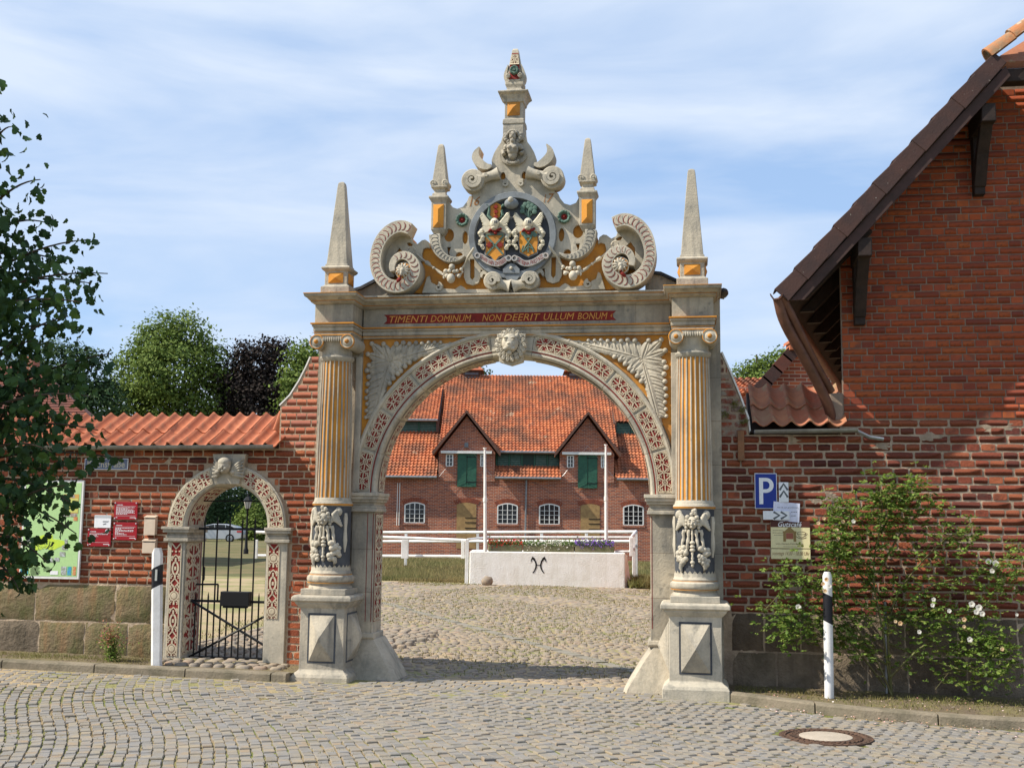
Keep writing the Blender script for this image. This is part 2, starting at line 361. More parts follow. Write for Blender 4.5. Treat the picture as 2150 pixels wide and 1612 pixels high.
for iu in range(-160, 160):
    for iv in range(-125, 125):
        u = iu*LA; v = iv*LB+(LB/2 if iu % 2 else 0)
        # rows swing slowly across the street
        a = th0+.10*math.sin(u*.55)+.06*math.sin(v*.8)
        X = .3+u*math.cos(a)-v*math.sin(a)+R.uniform(-.006, .006); Y = 10+u*math.sin(a)+v*math.cos(a)+R.uniform(-.008, .008)
        if not (7.2 < Y < 14.0): continue
        if abs(X) > .46*Y+1.6: continue
        if not on_road(X, Y): continue
        s, d = to_l(X, Y)
        if d < .66 and abs(s) < 1.6: continue
        items.append((X, Y, gz(X)+R.gauss(-.004, .004)-.012, R.uniform(.9, 1.02), R.uniform(.9, 1.03), a+R.uniform(-.05, .05), 1/Y))
for k, dd in enumerate((.60, .46, .32, .18, .04)):      # straight courses in front of the gateway
    s = -1.55+.06*k
    while s < 1.62:
        w = R.uniform(.13, .19)
        q = GM @ Vector((s+w/2, -(dd), 0)); 
        if on_road(q.x, q.y): items.append((q.x, q.y, gz(q.x)-.012+R.gauss(0, .003), w/LA*.94, .97, -ANG+R.uniform(-.03, .03), .06))
        s += w
svar = [stone_top(LA/2*.95, LB/2*.955, .017, R, .12) for _ in range(10)]
place_all(items, svar, SETT, road, 'sett', 'setts')

# field stones of the courtyard and the threshold under the small arch
items = []
def yard_ok(X, Y):
    s, d = to_l(X, Y)
    return d < (.02-.18*math.cos(s*1.3) if abs(s) < 1.55 else -.5)
Y = 12.3
while Y < 32.6:
    X = -.14*Y-.4-(.03 if Y > 20 else 0)*Y
    sz = .125 if Y < 18 else (.16 if Y < 25 else .22)
    while X < .135*Y+.4:
        w = sz*R.uniform(.7, 1.35); xx, yy = X+w/2, Y+R.uniform(-.03, .03)
        if yard_ok(xx, yy) and not (abs(xx-(-2.7+(24.43-yy)*.3985)) < .13):
            items.append((xx, yy, gz(xx)+R.gauss(-.004, .007)-.02, w/.15*.95, sz/.15*R.uniform(.7, .95), R.uniform(-.25, .25), 1/yy**2))
        X += w
    Y += sz*.72
s = -3.78
for row in range(40):
    dd = .40-row*.14
    s = -3.95 if row < 3 else -4.6
    if dd < .05 and dd > -.55: s = -3.78
    while s < (-2.5 if dd > 0 else -2.75 if dd > -.55 else -2.0):
        w = R.uniform(.10, .2); q = GM @ Vector((s+w/2, -dd, 0)); items.append((q.x, q.y, gz(q.x)+(.075 if dd > -.45 else .02), w/.15*.9, R.uniform(.8, 1), R.uniform(-.2, .2), .004)); s += w
fvar = [stone_top(.068, .062, .030, R, .40, True) for _ in range(12)]
place_all(items, fvar, FIELDST, yard, 'cobblestone', 'cobblestones', smooth=60)
# grey run of flat drain slabs crossing the courtyard
SLAB = mat('drain_slab', (.25, .225, .185), (.20, .185, .14), 5, .9, .5, 40)
a = Vector((-2.7, 24.43)); b = Vector((1.44, 14.04)); nn = 16; me = None
vv = MB(); vv.box(-.085, .085, -.325, .325, -.03, .010); me = mesh_of('drain_slab', vv, SLAB)
rotz = math.atan2(b.y-a.y, b.x-a.x)+PI/2
for i in range(nn+3):
    p = a.lerp(b, (i+.5)/nn); piece('drain_slab', me, yard, (p.x, p.y, gz(p.x)+R.uniform(-.004, .004)), (1, 1, 1), (0, 0, rotz))

# strips of earth between kerb and wall, and the kerb stones
def strip(name, pts_front, zt, m):
    mb = MB(); n = len(pts_front)
    V = []; Fc = []
    for s_, d_ in pts_front:
        for k in range(5):
            dd = -.02+(d_+.0)*k/4; X = (GM @ Vector((s_, -dd, 0))).x
            V.append((s_, -dd, gz(X)+zt+.02*noise.noise(Vector((s_*3, dd*5, 0)))+(.025 if k == 0 else 0)))
    for i in range(n-1):
        for k in range(4): a_ = i*5+k; Fc.append((a_, a_+1, a_+6, a_+5))
    mb.v = V; mb.f = Fc; mb.m = [0]*len(Fc)
    return solo(name, mb, m, kind='structure', smooth=0, recalc=False)
strip('verge_left', [(-9+i*.25, .66) for i in range(28)], .075, SOIL)
strip('verge_right', [(2.3+i*.2, kerb_d(2.3+i*.2)-.10) for i in range(24)], .072, SOIL)
kb = thing('kerb', 'low worn stone kerb running along the foot of both brick walls', 'kerb', (0, -1, 0)); kb['kind'] = 'structure'; del kb['category']
def kerb_run(s0, s1, L, h=.085):
    s_ = s0
    while s_ < s1-.1:
        e = min(s_+L*R.uniform(.8, 1.25), s1); mb = MB(); m_ = 5; rings = []
        for i in range(m_+1):
            x = s_+.006+(e-s_-.012)*i/m_; d_ = kerb_d(x); z = gz((GM @ Vector((x, -d_, 0))).x); w = R.uniform(-.004, .004)
            rings.append([(x, -(d_-.15), z-.1), (x, -(d_-.15), z+h), (x, -(d_-.012)+w, z+h+w), (x, -d_+w, z+h-.018), (x, -(d_+.008), z-.1)])
        mb.loft(rings); part('kerb_stone', mb, KERB, kb, bevel=.004); s_ = e
kerb_run(-9, -2.27, 1.05); kerb_run(2.30, 7.2, .95, .09)
for s0 in (2.36,):
    pass

# manhole cover in the street
mh = thing('manhole_cover', 'round iron manhole cover with a pale concrete centre, sunk in the setts on the right', 'manhole cover', (MANX, MANY, gz(MANX)), frame=W4)
RUST = mat('rusty_cast_iron', (.13, .075, .05), (.09, .06, .045), 9, .8, .6, 60, metal=.2)
CONC = mat('concrete_insert', (.42, .36, .29), (.36, .31, .25), 5, .9, .4, 60)
def flat_ring(mb, x, y, prof, seg=48): 
    mb.loft([[(x+r*math.cos(2*PI*i/seg), y+r*math.sin(2*PI*i/seg), z) for i in range(seg)] for r, z in prof], cap0=False)
g = gz(MANX); mb = MB(); flat_ring(mb, MANX, MANY, [(.385, -.05+g), (.385, .006+g), (.33, .006+g), (.325, -.004+g), (.30, -.004+g), (.298, .004+g), (.22, .004+g), (.218, -.004+g)])
part('iron_ring', mb, RUST, mh, smooth=30)
mb = MB(); 
for i in range(36):
    for r in (.255, .285, .355):
        a = 2*PI*(i+.5*(r > .27))/36; c, s_ = math.cos(a), math.sin(a); w = .011
        mb.loft([[(MANX+c*r+dx*c-dy*s_, MANY+s_*r+dx*s_+dy*c, g+zz) for dx, dy in ((-w, -w), (w, -w), (w, w), (-w, w))] for zz in (.002, .011)], cap0=False)
part('iron_studs', mb, RUST, mh, kind='stuff')
mb = MB(); flat_ring(mb, MANX, MANY, [(.218, -.01+g), (.218, .008+g), (.20, .012+g)]); part('concrete_insert', mb, CONC, mh, smooth=30)

# ---------------------------------------------------------------- brick laying
def brick_variant(rough, L=1, H=1, T=.05):
    """unit brick (1 x 1 face) with a worn outline; local x, z; face towards -y"""
    mb = MB(); pts = []
    for (x, z) in [(-.5, -.5), (-.17, -.5), (.17, -.5), (.5, -.5), (.5, 0), (.5, .5), (.17, .5), (-.17, .5), (-.5, .5), (-.5, 0)]:
        cx = .018*rough if abs(x) == .5 and abs(z) == .5 else 0
        pts.append((x-(cx if x > 0 else -cx)*1.2-(R.uniform(0, .02)*rough*(1 if x > 0 else -1) if abs(x) == .5 else 0),
                    z-(cx if z > 0 else -cx)*2-(R.uniform(0, .055)*rough*(1 if z > 0 else -1) if abs(z) == .5 else 0)))
    r0 = [(x, T, z) for x, z in pts]; r1 = [(x, -.0+R.uniform(0, .003)*rough, z) for x, z in pts]
    r2 = [(x*(1-.016*rough-.008), -.003*rough-.0015-R.uniform(0, .004)*rough, z*(1-.045*rough-.02)) for x, z in pts]
    mb.loft([r0, r1, r2], cap0=False); return mb
def lay(parent, reg, s0, s1, z0, z1, H, LS, LH, joint, m, d=0, rough=1, limit=300, pattern='cross', variants=8, vis=None):
    varS = [brick_variant(rough) for _ in range(variants)]
    mesh = [mesh_of('brick', v, m, (0, 0, 0), 18) for v in varS]
    out_ = []; row = 0; z = z0
    while z < z1-H*.4:
        zc = z+H/2; st = .01; x = s0; runs = []; cur = None
        while x <= s1+st:
            ok = reg(x, zc-H*.3) and reg(x, zc+H*.3) and x <= s1
            if ok and cur is None: cur = x
            if not ok and cur is not None: runs.append((cur, x)); cur = None
            x += st
        hdr = (row % 2 == 0) if pattern == 'cross' else (row % 3 == 0)
        for a, b in runs:
            x = s0+(LS/4 if hdr else (LS/2 if row % 4 == 3 else 0))-LS+R.uniform(-.03, .03)*rough; k = 0
            while x < b:
                L = LH if hdr else LS
                if rough > .6 and R.random() < .12: L = LH if L == LS else LS
                xa, xb = max(x, a), min(x+L, b)
                if rough > .6: L *= R.uniform(.93, 1.06); xb = min(x+L, b)
                if xb-xa > .022: out_.append(((xa+xb)/2, zc, xb-xa-joint*R.uniform(.7, 1.2), H-joint*R.uniform(.75, 1.15)))
                x += L
        row += 1; z += H
    seen = [q for q in out_ if (vis is None or vis(q[0], q[1]))]
    seen.sort(key=lambda q: -q[2]*q[3]*(1+R.random()*.8)); single = set(id(q) for q in seen[:limit]); rest = MB()
    for i, q in enumerate(out_):
        x, zc, L, h = q; v = R.randrange(variants); off = R.uniform(-.004, .001)*max(rough, .35); rz = R.uniform(-.012, .012)*rough
        if id(q) in single: piece('brick', mesh[v], parent, (x, -d+off, zc), (L, 1, h), (0, rz, R.uniform(-.01, .01)*rough))
        else: rest.add([(x+p[0]*L+p[2]*h*rz, -d+off+p[1], zc+p[2]*h-p[0]*L*rz) for p in varS[v].v], varS[v].f)
    if rest.v: part('bricks', rest, m, parent, smooth=18, kind='stuff', recalc=False)

def blocks(parent, rows, d, mats, joint=.018):
    for z0, z1, xs in rows:
        for a, b in zip(xs, xs[1:]):
            mb = MB(); nx, nz = 7, 5; V = []; sd = R.random()*99
            w, h = b-a-joint, z1-z0-joint; ax, az = a+joint/2, z0+joint/2
            for j in range(nz+1):
                for i in range(nx+1):
                    e = max(abs(i/nx-.5)*2, 0)**10; e2 = (abs(j/nz-.5)*2)**10
                    bulge = .007*(1-max(e, e2))+.012*noise.noise(Vector((sd+i*.9, j*.9, 0)))
                    jx = .012*noise.noise(Vector((sd, j*.7, i*.1))) if i in (0, nx) else 0
                    V.append((ax+w*i/nx+jx, -(d+bulge-.016*(e > .5 or e2 > .5)), az+h*j/nz+(.01*noise.noise(Vector((i*.6, sd, 1))) if j in (0, nz) else 0)))
            n0 = len(V); Fc = [(j*(nx+1)+i, j*(nx+1)+i+1, (j+1)*(nx+1)+i+1, (j+1)*(nx+1)+i) for j in range(nz) for i in range(nx)]
            bd = [i for i in range(nx+1)]+[(j*(nx+1)+nx) for j in range(1, nz+1)]+[nz*(nx+1)+i for i in range(nx-1, -1, -1)]+[j*(nx+1) for j in range(nz-1, 0, -1)]
            V += [(V[i][0], .10, V[i][2]) for i in bd]; nb = len(bd)
            Fc += [(bd[i], n0+i, n0+(i+1) % nb, bd[(i+1) % nb]) for i in range(nb)]
            mb.add(V, Fc); part('stone_block', mb, R.choice(mats), parent, smooth=50)

def pantile(w, L, amp, matl, th=.012):
    mb = MB(); n = 12; top = []; bot = []
    for k, t in enumerate((0, .5, 1)):
        for i in range(n+1):
            u = i/n*1.10; x = u*w
            y = amp*(.55*math.cos(2*PI*(u-.12))+.45*max(0, math.cos(2*PI*(u-.12)))**2*1.2)
            top.append((x, -t*L, y+(.008 if k == 0 else 0)))
            bot.append((x, -t*L, y-th))
    m1 = n+1; Fc = []
    for k in range(2):
        for i in range(n):
            a = k*m1+i; Fc.append((a, a+1, a+m1+1, a+m1)); a += 3*m1; Fc.append((a, a+m1, a+m1+1, a+1))
    for i in range(n): a = 2*m1+i; Fc.append((a, a+1, a+1+3*m1, a+3*m1))
    for k in range(2):
        a = k*m1; Fc.append((a, a+m1, a+m1+3*m1, a+3*m1)); a = k*m1+n; Fc.append((a, a+3*m1, a+m1+3*m1, a+m1))
    mb.add(top+bot, Fc); return mesh_of('roof_tile', mb, matl, (0, 0, 0), 45)
def tile_rows(parent, s0, s1, rows, w, amp, matl):
    """rows: [(d_top, z_top, d_bot, z_bot)]"""
    for (dt, zt, db, zb) in rows:
        L = math.hypot(db-dt, zt-zb)+.03; sl = math.atan2(zt-zb, db-dt)
        me = pantile(w, L, amp, matl); s = s0
        while s < s1-.02:
            o = piece('roof_tile', me, parent, (s, -dt, zt+R.uniform(-.003, .004)), (1, 1, 1), (sl+R.uniform(-.01, .01), 0, R.uniform(-.012, .012))); s += w

# ---------------------------------------------------------------- left wall
AC, AZ, ARI, ARO = -3.30, 1.63, .485, .705       # small archway
lw = thing('brick_wall', 'old red brick wall on mossy stone blocks, with tiled coping, left of the gateway', 'wall', (-4.4, 0, 0))
FL = [(-2.72, 2.50), (-2.72, 3.02), (-2.60, 3.14), (-2.50, 3.30), (-2.42, 3.46), (-2.37, 3.58), (-2.05, 3.58), (-2.05, 2.50)]
def inpoly(p, x, z):
    c = False; j = len(p)-1
    for i in range(len(p)):
        if (p[i][1] > z) != (p[j][1] > z) and x < (p[j][0]-p[i][0])*(z-p[i][1])/(p[j][1]-p[i][1])+p[i][0]: c = not c
        j = i
    return c
arch_hole = [(AC+ARI*.97*math.cos(a), AZ+ARI*.97*math.sin(a)) for a in [PI*i/20 for i in range(21)]]
mb = MB()
mb.prism([(-9.5, -.1), (AC-.62, -.1), (AC-.62, 1.5)]+[(AC-.62*math.cos(PI*i/16), AZ+.62*math.sin(PI*i/16)) for i in range(17)]+[(AC+.62, 1.5), (AC+.62, -.1), (-2.0, -.1), (-2.0, 2.55), (-9.5, 2.55)], -.42, .002, back=True)
mb.prism(FL, -.42, .003, back=True)
part('mortar_bed', mb, MORTAR, lw)
def regL(x, z):
    if math.hypot(x-AC, z-AZ) < ARO+.02 and z > AZ: return False
    if AC-.70 < x < AC+.76 and z <= AZ: return False
    return x < -2.22
lay(lw, lambda x, z: regL(x, z) and (x < -2.6+.25 or z > 1.0), -8.4, -2.2, .965, 2.53, .0815, .245, .124, .010, BRICK, rough=1, vis=lambda x, z: x > -6.1)
lay(lw, lambda x, z: -2.56 < x < -2.22, -2.60, -2.2, .10, .965, .0815, .285, .142, .017, BRICK, rough=1, limit=0)
fl = thing('brick_flank', 'curved shoulder of newer orange bricks rising against the left column', 'wall', (-2.5, 0, 2.5))
mb = MB(); mb.box(-2.70, -2.1, -.40, -.012, 2.52, 2.53); part('mortar_bed', mb, MORTAR, fl)
lay(fl, lambda x, z: inpoly(FL, x, z), -2.71, -2.1, 2.53, 3.58, .0815, .245, .122, .011, BRICK_N, rough=.35, d=.002)
mb = MB(); mb.ribbon([(p[0]-.012, p[1]+.004, .008) for p in FL[1:6]], -.42, .012); part('coping_strip', mb, WHITE, fl, smooth=30)
xb = [-6.3, -5.45, -4.75, -3.97]
blocks(lw, [(.53, .955, [-8.4, -7.4, -6.55, -5.62, -4.62, -4.18, -3.99]), (.10, .53, [-8.3, -7.2, -6.6, -5.55, -4.98, -4.45, -3.99])], .02, [MOSSY, MOSSY, MIDST])
tile_rows(lw, -8.544, -2.80, [(-.69, F(590, 872, -.69)[1], -.24, 2.755), (-.30, 2.765, .15, 2.565)], .168, .036, TILE)
tile_rows(lw, -2.80+.0, -2.73, [(-.20, 2.955, -.02, 2.745)], .168, .036, TILE)
mb = MB(); mb.box(-9, -2.72, -.42, .02, 2.53, 2.58); mb.rects([(-9, -2.72, -.75, .06, 2.56), (-9, -2.72, -.72, -.62, 2.92)]); part('roof_batten', mb, WOOD_D, lw)
mb = MB(); n_ = 40
ring = [(.045*math.cos(a), .045*math.sin(a)) for a in [PI+PI*i/8 for i in range(9)]]+[(.038*math.cos(a), .038*math.sin(a)) for a in [2*PI-PI*i/8 for i in range(9)]]
mb.loft([[(x, -(.155+p[0]), zz+p[1]) for p in ring] for x, zz in ((-9, 2.53), (-2.72, 2.56))]); part('gutter', mb, ZINC, lw, smooth=40)

# ---------------------------------------------------------------- right wall
rw = thing('brick_wall', 'old dark red brick wall on brown stone blocks behind the rose bush, right of the gateway', 'wall', (4.0, 0, 0))
FR = [(2.05, 3.60), (2.26, 3.58), (2.36, 3.34), (2.46, 3.08), (2.54, 2.86), (2.56, 2.55), (2.05, 2.55)]
mb = MB(); mb.prism([(2.0, -.2), (8.0, -.2), (8.0, 2.845), (3.50, 2.845), (3.50, 2.68), (2.58, 2.68), (2.05, 2.68)], -.42, .002, back=True); mb.prism(FR, -.42, .003, back=True)
part('mortar_bed', mb, MORTAR_R, rw)
GRAYBR = mat('patched_brick', (.3, .1, .06), (.28, .24, .19), 9, .95, 1, 35, var=BRR[:5], noisepos=(.42, .6), bdist=.02, spots=((.10, .12, .05), .6, 8, .62))
lay(rw, lambda x, z: (x < 3.5 and z < 2.70) or (x >= 3.5 and z < 2.845), 2.22, 7.9, .80, 2.85, .085, .30, .15, .011, BRICK_R, rough=1.1, limit=295, vis=lambda x, z: x < 5.55)
lay(rw, lambda x, z: inpoly(FR, x, z) and z > 2.66, 2.2, 2.6, 2.66, 3.6, .085, .30, .15, .022, GRAYBR, rough=1.3, limit=0)
mb = MB(); mb.ribbon([(2.275, 3.58, .009), (2.375, 3.34, .009), (2.475, 3.08, .009), (2.55, 2.86, .009), (2.565, 2.70, .008)], -.42, .015); part('coping_strip', mb, WHITE, rw, smooth=30)
blocks(rw, [(.40, .80, [2.34, 2.68, 3.05, 3.62, 4.10, 4.62, 5.2, 6.1, 6.9, 7.8]), (-.08, .40, [2.34, 2.80, 3.32, 3.72, 4.12, 4.70, 5.25, 5.9, 6.4, 7.1, 7.8])], .02, [DARKST, MIDST, MIDST])
tile_rows(rw, 2.58, 3.52, [(-.69, F(1670, 812, -.69)[1], -.22, 3.01), (-.29, 3.02, .14, 2.79)], .19, .036, TILE_O)
mb = MB(); mb.rects([(2.56, 3.52, -.75, .04, 2.70), (2.56, 3.52, -.72, -.60, 3.20)]); part('roof_batten', mb, WOOD_D, rw)
mb = MB(); mb.loft([[(x, -(.165+p[0]), zz+p[1]) for p in ring] for x, zz in ((2.60, 2.715), (3.66, 2.73))]); mb.tube([(3.66, .165, 2.70), (3.78, .15, 2.64), (3.92, .14, 2.62)], .02); part('gutter', mb, ZINC, rw, smooth=40)
mb = MB(); mb.box(2.43, 2.50, -.02, .05, 2.40, 2.72); part('timber_post', mb, mat('rusty_timber', (.25, .12, .06), (.16, .09, .05), 9), rw, bevel=.004)
mb = MB(); mb.box(3.40, 3.535, -.25, .03, 2.83, 3.12); part('render_patch', mb, MORTAR_G, rw, bevel=.01)

# smears of old lime render left on the bricks
def smear(parent, s, z, a, b, seed, m=None):
    mb = MB(); n = 44; base = []
    for i in range(n):
        t = 2*PI*i/n; c, q = math.cos(t), math.sin(t); k = 1+.5*noise.noise(Vector((c*1.3, q*1.3, seed)))+.45*noise.noise(Vector((c*4, q*4, seed+5)))+.25*noise.noise(Vector((c*11, q*11, seed+9)))
        base.append((s+a*c*k*(1+.25*abs(c)), z+b*q*k))
    mb.loft([[(s+(x-s)*k, -d, z+(y-z)*k) for x, y in base] for k, d in ((1, .003), (.96, .0075))], cap0=False)
    part('lime_patch', mb, m or MORTAR_R, parent, smooth=40)
for i, (s, z, a, b) in enumerate(((3.75, 2.74, .10, .05), (4.35, 2.66, .16, .045), (5.1, 2.76, .14, .05), (3.30, 2.02, .13, .07), (3.42, 1.88, .09, .06), (3.05, 2.15, .10, .04), (3.32, 1.55, .09, .09), (3.02, 1.05, .08, .05), (2.95, 2.62, .10, .04), (2.55, .95, .06, .05), (3.9, 2.56, .09, .035))): smear(rw, s, z, a, b, i*3.1)
for i, (s, z, a, b) in enumerate(((-4.25, 1.02, .06, .04), (-4.15, 1.35, .05, .05), (-4.08, 2.38, .05, .04), (-5.1, 1.03, .08, .03), (-2.35, 2.30, .10, .035), (-4.9, 2.42, .07, .025))): smear(lw, s, z, a, b, 50+i*3.1, MORTAR)
# ---------------------------------------------------------------- the gateway
gt = thing('gateway', 'tall carved and painted stone gateway with fluted columns, round arch and coat of arms', 'gateway', (0, 0, 0))
def both(mb): mb.mirror(0)
CC = 1.965
# pier bodies behind the columns and the wall above the arch
mb = MB()
RI, RO, ZS = 1.47, 1.80, 2.03
arcpts = lambda r, n=32: [(-r*math.cos(PI*i/n), ZS+r*math.sin(PI*i/n)) for i in range(n+1)]
AXC = -.02; BK_ = -.24
mb.prism([(-2.26, 0), (AXC-1.55, 0), (AXC-1.55, ZS)]+[(AXC-1.55*math.cos(PI*i/32), ZS+1.55*math.sin(PI*i/32)) for i in range(1, 32)]+[(AXC+1.55, ZS), (AXC+1.55, 0), (2.26, 0), (2.26, 4.15), (-2.26, 4.15)], BK_, .06, back=True)
part('gate_wall', mb, STONE_J, gt)
# pier faces and imposts
for sg in (-1, 1):
    def bx(mb, a, b, *r): mb.box(min(sg*a, sg*b), max(sg*a, sg*b), *r)
    mb = MB(); pi_ = 1.54 if sg < 0 else 1.50; bx(mb, pi_, 1.80, BK_-.02, .11, .48, 1.83); pier = part('pier', mb, STONE_J, gt, bevel=.008)
    mb = MB(); a, b = sg*(pi_-.03), sg*1.80
    mb.rects([(min(a, b), max(a, b), BK_-.03, .13, .43), (min(a, b), max(a, b), BK_-.03, .15, .455), (min(a, b), max(a, b), BK_-.03, .14, .50)])
    part('pier_moulding', mb, STONE, pier, bevel=.008)
    mb = MB(); rg = []
    for z, e, dd in ((-.12, 1.11, .34), (.02, 1.16, .31), (.12, 1.22, .26), (.28, 1.32, .19), (.44, 1.43, .13)):
        w = R.uniform(-.006, .006); e += (.05 if sg < 0 else .07)
        rg.append([(sg*(e+.05), -BK_+.02, z), (sg*1.80, -BK_+.02, z), (sg*1.80, -(dd), z), (sg*(e+.04), -dd, z), (sg*e+w, -(dd-.09), z), (sg*(e-.0), -BK_, z)])
    mb.loft(rg); part('wheel_guard', mb, STONE_D, pier, smooth=35)
    mb = MB()
    for z0, z1, o in ((1.82, 1.86, .045), (1.86, 1.885, .03), (1.885, 1.925, .01), (1.925, 1.955, .05), (1.955, 1.99, .075), (1.99, 2.03, .09)):
        bx(mb, pi_-o*.7, 1.80, BK_-.03, .12+o, z0, z1)
    part('impost', mb, STONE if sg < 0 else STONE_L, pier, bevel=.005)
# carved scroll ornament ---------------------------------------------------------
def spiral(cu_, cv_, r0, turns, a0, sgn=1, n=16, rend=.25):
    return [(cu_+r0*(1-(1-rend)*t/n)*math.cos(a0+sgn*turns*2*PI*t/n), cv_+r0*(1-(1-rend)*t/n)*math.sin(a0+sgn*turns*2*PI*t/n)) for t in range(n+1)]
def stroke(mb, M, pts, w, h=.006, taper=False):
    n = len(pts); rings = []
    for i, (u, v) in enumerate(pts):
        a = pts[max(i-1, 0)]; b = pts[min(i+1, n-1)]; tu, tv = b[0]-a[0], b[1]-a[1]; L = math.hypot(tu, tv) or 1
        ww = w*(1-.6*i/n) if taper else w; nu, nv = -tv/L*ww, tu/L*ww
        rings.append([M(u+nu, v+nv, 0), M(u+nu, v+nv, h), M(u-nu, v-nv, h), M(u-nu, v-nv, 0)])
    mb.loft([[ (p[0], -p[1], p[2]) for p in r] for r in rings], close=False, cap0=False, cap1=False)
def blob(mb, M, u, v, r, h=.006, n=8, q=0, k=1):
    mb.loft([[(lambda p: (p[0], -p[1], p[2]))(M(u+r*k*f*math.cos(2*PI*i/n+q), v+r*f*math.sin(2*PI*i/n+q), hh)) for i in range(n)] for f, hh in ((1, 0), (1, h), (.75, h*1.3))], cap0=False)
def arabesque(mb, M, L, W, kind=0, w=.0072):
    H = W/2
    for v in (-H+.004, H-.004): stroke(mb, M, [(L*i/8, v) for i in range(9)], .0065)
    for u in (.005, L-.005): stroke(mb, M, [(u, v) for v in (-H, 0, H)], .008)
    nc = max(1, round(L/(W*1.35))); c = L/nc
    for k in range(nc):
        u0 = (k+.5)*c
        q = H*.30
        if (k+kind) % 2 == 0:
            stroke(mb, M, [(u0-q*1.1, 0), (u0, q), (u0+q*1.1, 0), (u0, -q), (u0-q*1.1, 0)], w*.8)
            if kind % 3 == 0: blob(mb, M, u0, 0, q*.35, q=PI/4)
        else:
            stroke(mb, M, [(u0+q*1.15*math.cos(a), q*1.15*math.sin(a)) for a in [2*PI*i/12 for i in range(13)]], w*.8)
            for a in range(6): stroke(mb, M, [(u0, 0), (u0+q*math.cos(a*PI/3), q*math.sin(a*PI/3))], w*.3)
        for su in (-1, 1):
            for sv in (-1, 1):
                a0 = 0 if su > 0 else PI
                sp = spiral(u0+su*c*.30, sv*H*.50, H*.30, .9, a0+PI, -su*sv, 12)
                stroke(mb, M, [(u0+su*q*.8, sv*q*.4)]+sp, w, taper=True)
                sp = spiral(u0+su*c*.40, sv*H*.62, H*.20, .7, -sv*PI/2+a0, su*sv, 9)
                stroke(mb, M, [(u0+su*c*.5, 0)]+sp, w*.9, taper=True)
                stroke(mb, M, [(u0+su*c*.08, sv*H*.98), (u0+su*c*.16, sv*H*.72), (u0+su*c*.06, sv*H*.55)], w*.9, taper=True)
                blob(mb, M, u0+su*c*.24, sv*H*.88, w*1.1)
            stroke(mb, M, [(u0+su*q*1.1, 0), (u0+su*c*.5, 0)], w*.75)
# arch ring: voussoirs with painted panels
ring_ = part('arch_ring', (lambda m_: (m_.ribbon([(x*1.0, z, .02) for x, z in [(AXC-1.787*math.cos(PI*i/48), ZS+1.787*math.sin(PI*i/48)) for i in range(49)]], .05, .115, .008), m_)[1])(MB()), STONE_L, gt, smooth=40)
NV = 11; gap = .0015
for k in range(NV):
    a0 = PI*k/NV; a1 = PI*(k+1)/NV
    key = k == NV//2
    if key: pass
    mb = MB(); n = 8
    prof = [(1.775, .05), (1.775, .105), (1.765, .105), (1.758, .093), (1.605, .093), (1.597, .105), (1.586, .105), (1.581, .088), (1.571, .088), (1.566, .100), (1.545, .104), (1.527, .09), (1.520, .06), (1.520, BK_-.01), (1.56, BK_-.01)]
    rg = []
    for i in range(n+1):
        a = a0+(a1-a0)*i/n+(gap if i == 0 else -gap if i == n else 0)
        rg.append([(AXC-r*math.cos(a), -d, ZS+r*math.sin(a)) for r, d in prof])
    mb.loft(rg); vs = part('voussoir', mb, STONE_L if R.random() < .6 else STONE, gt, smooth=35)
    if key: continue
    RM = 1.682
    mb = MB(); mb.loft([[(AXC-r*math.cos(a), -d, ZS+r*math.sin(a)) for r, d in ((1.602, .0955), (1.762, .0955))] for a in [a0+.012+(a1-a0-.024)*i/8 for i in range(9)]], close=False, cap0=False, cap1=False)
    mb.loft([[(AXC-1.512*math.cos(a), -d, ZS+1.512*math.sin(a)) for d in (.02, BK_+.015)] for a in [a0+.012+(a1-a0-.024)*i/8 for i in range(9)]], close=False, cap0=False, cap1=False)
    mb.loft([[(AXC-r*math.cos(a), -.1015+.0, ZS+r*math.sin(a)) for r in (1.572, 1.583)] for a in [a0+gap+(a1-a0-2*gap)*i/8 for i in range(9)]], close=False, cap0=False, cap1=False)
    part('red_panel', mb, REDP, vs)
    mb = MB()
    M1 = lambda u, v, h: (AXC-(RM+v)*math.cos(a0+.014+u/RM), .0955+h, ZS+(RM+v)*math.sin(a0+.014+u/RM))
    arabesque(mb, M1, (a1-a0-.028)*RM, .154, k)
    M2 = lambda u, v, h: (AXC-(1.512-h)*math.cos(a0+.014+u/1.512), -.10+v, ZS+(1.512-h)*math.sin(a0+.014+u/1.512))
    arabesque(mb, M2, (a1-a0-.028)*1.512, .22, k+1, .0085)
    part('scrollwork', mb, WHITP, vs, kind='stuff')
# painted strips on the piers
for sg in (-1, 1):
    mb = MB(); o_ = MB(); pi_2 = 1.54 if sg < 0 else 1.50
    if sg < 0:
        xx = -1.537
        mb.add([(xx, y, z) for y, z in ((-.09, .62), (.22, .62), (.22, 1.80), (-.09, 1.80))], [(0, 1, 2, 3)])
        arabesque(o_, lambda u, v, h: (xx+.002+h, -.065+v, .63+u), 1.16, .28, 0, .011)
    for a, b in ((pi_2+.012, pi_2+.019), (pi_2+.075, pi_2+.082)):
        mb.add([(sg*a, -.1125, .62), (sg*b, -.1125, .62), (sg*b, -.1125, 1.80), (sg*a, -.1125, 1.80)], [(0, 1, 2, 3)])
        if sg > 0: break
    part('red_line', mb, REDP, gt, recalc=False)
    if o_.v: part('scrollwork', o_, WHITP, gt, kind='stuff')
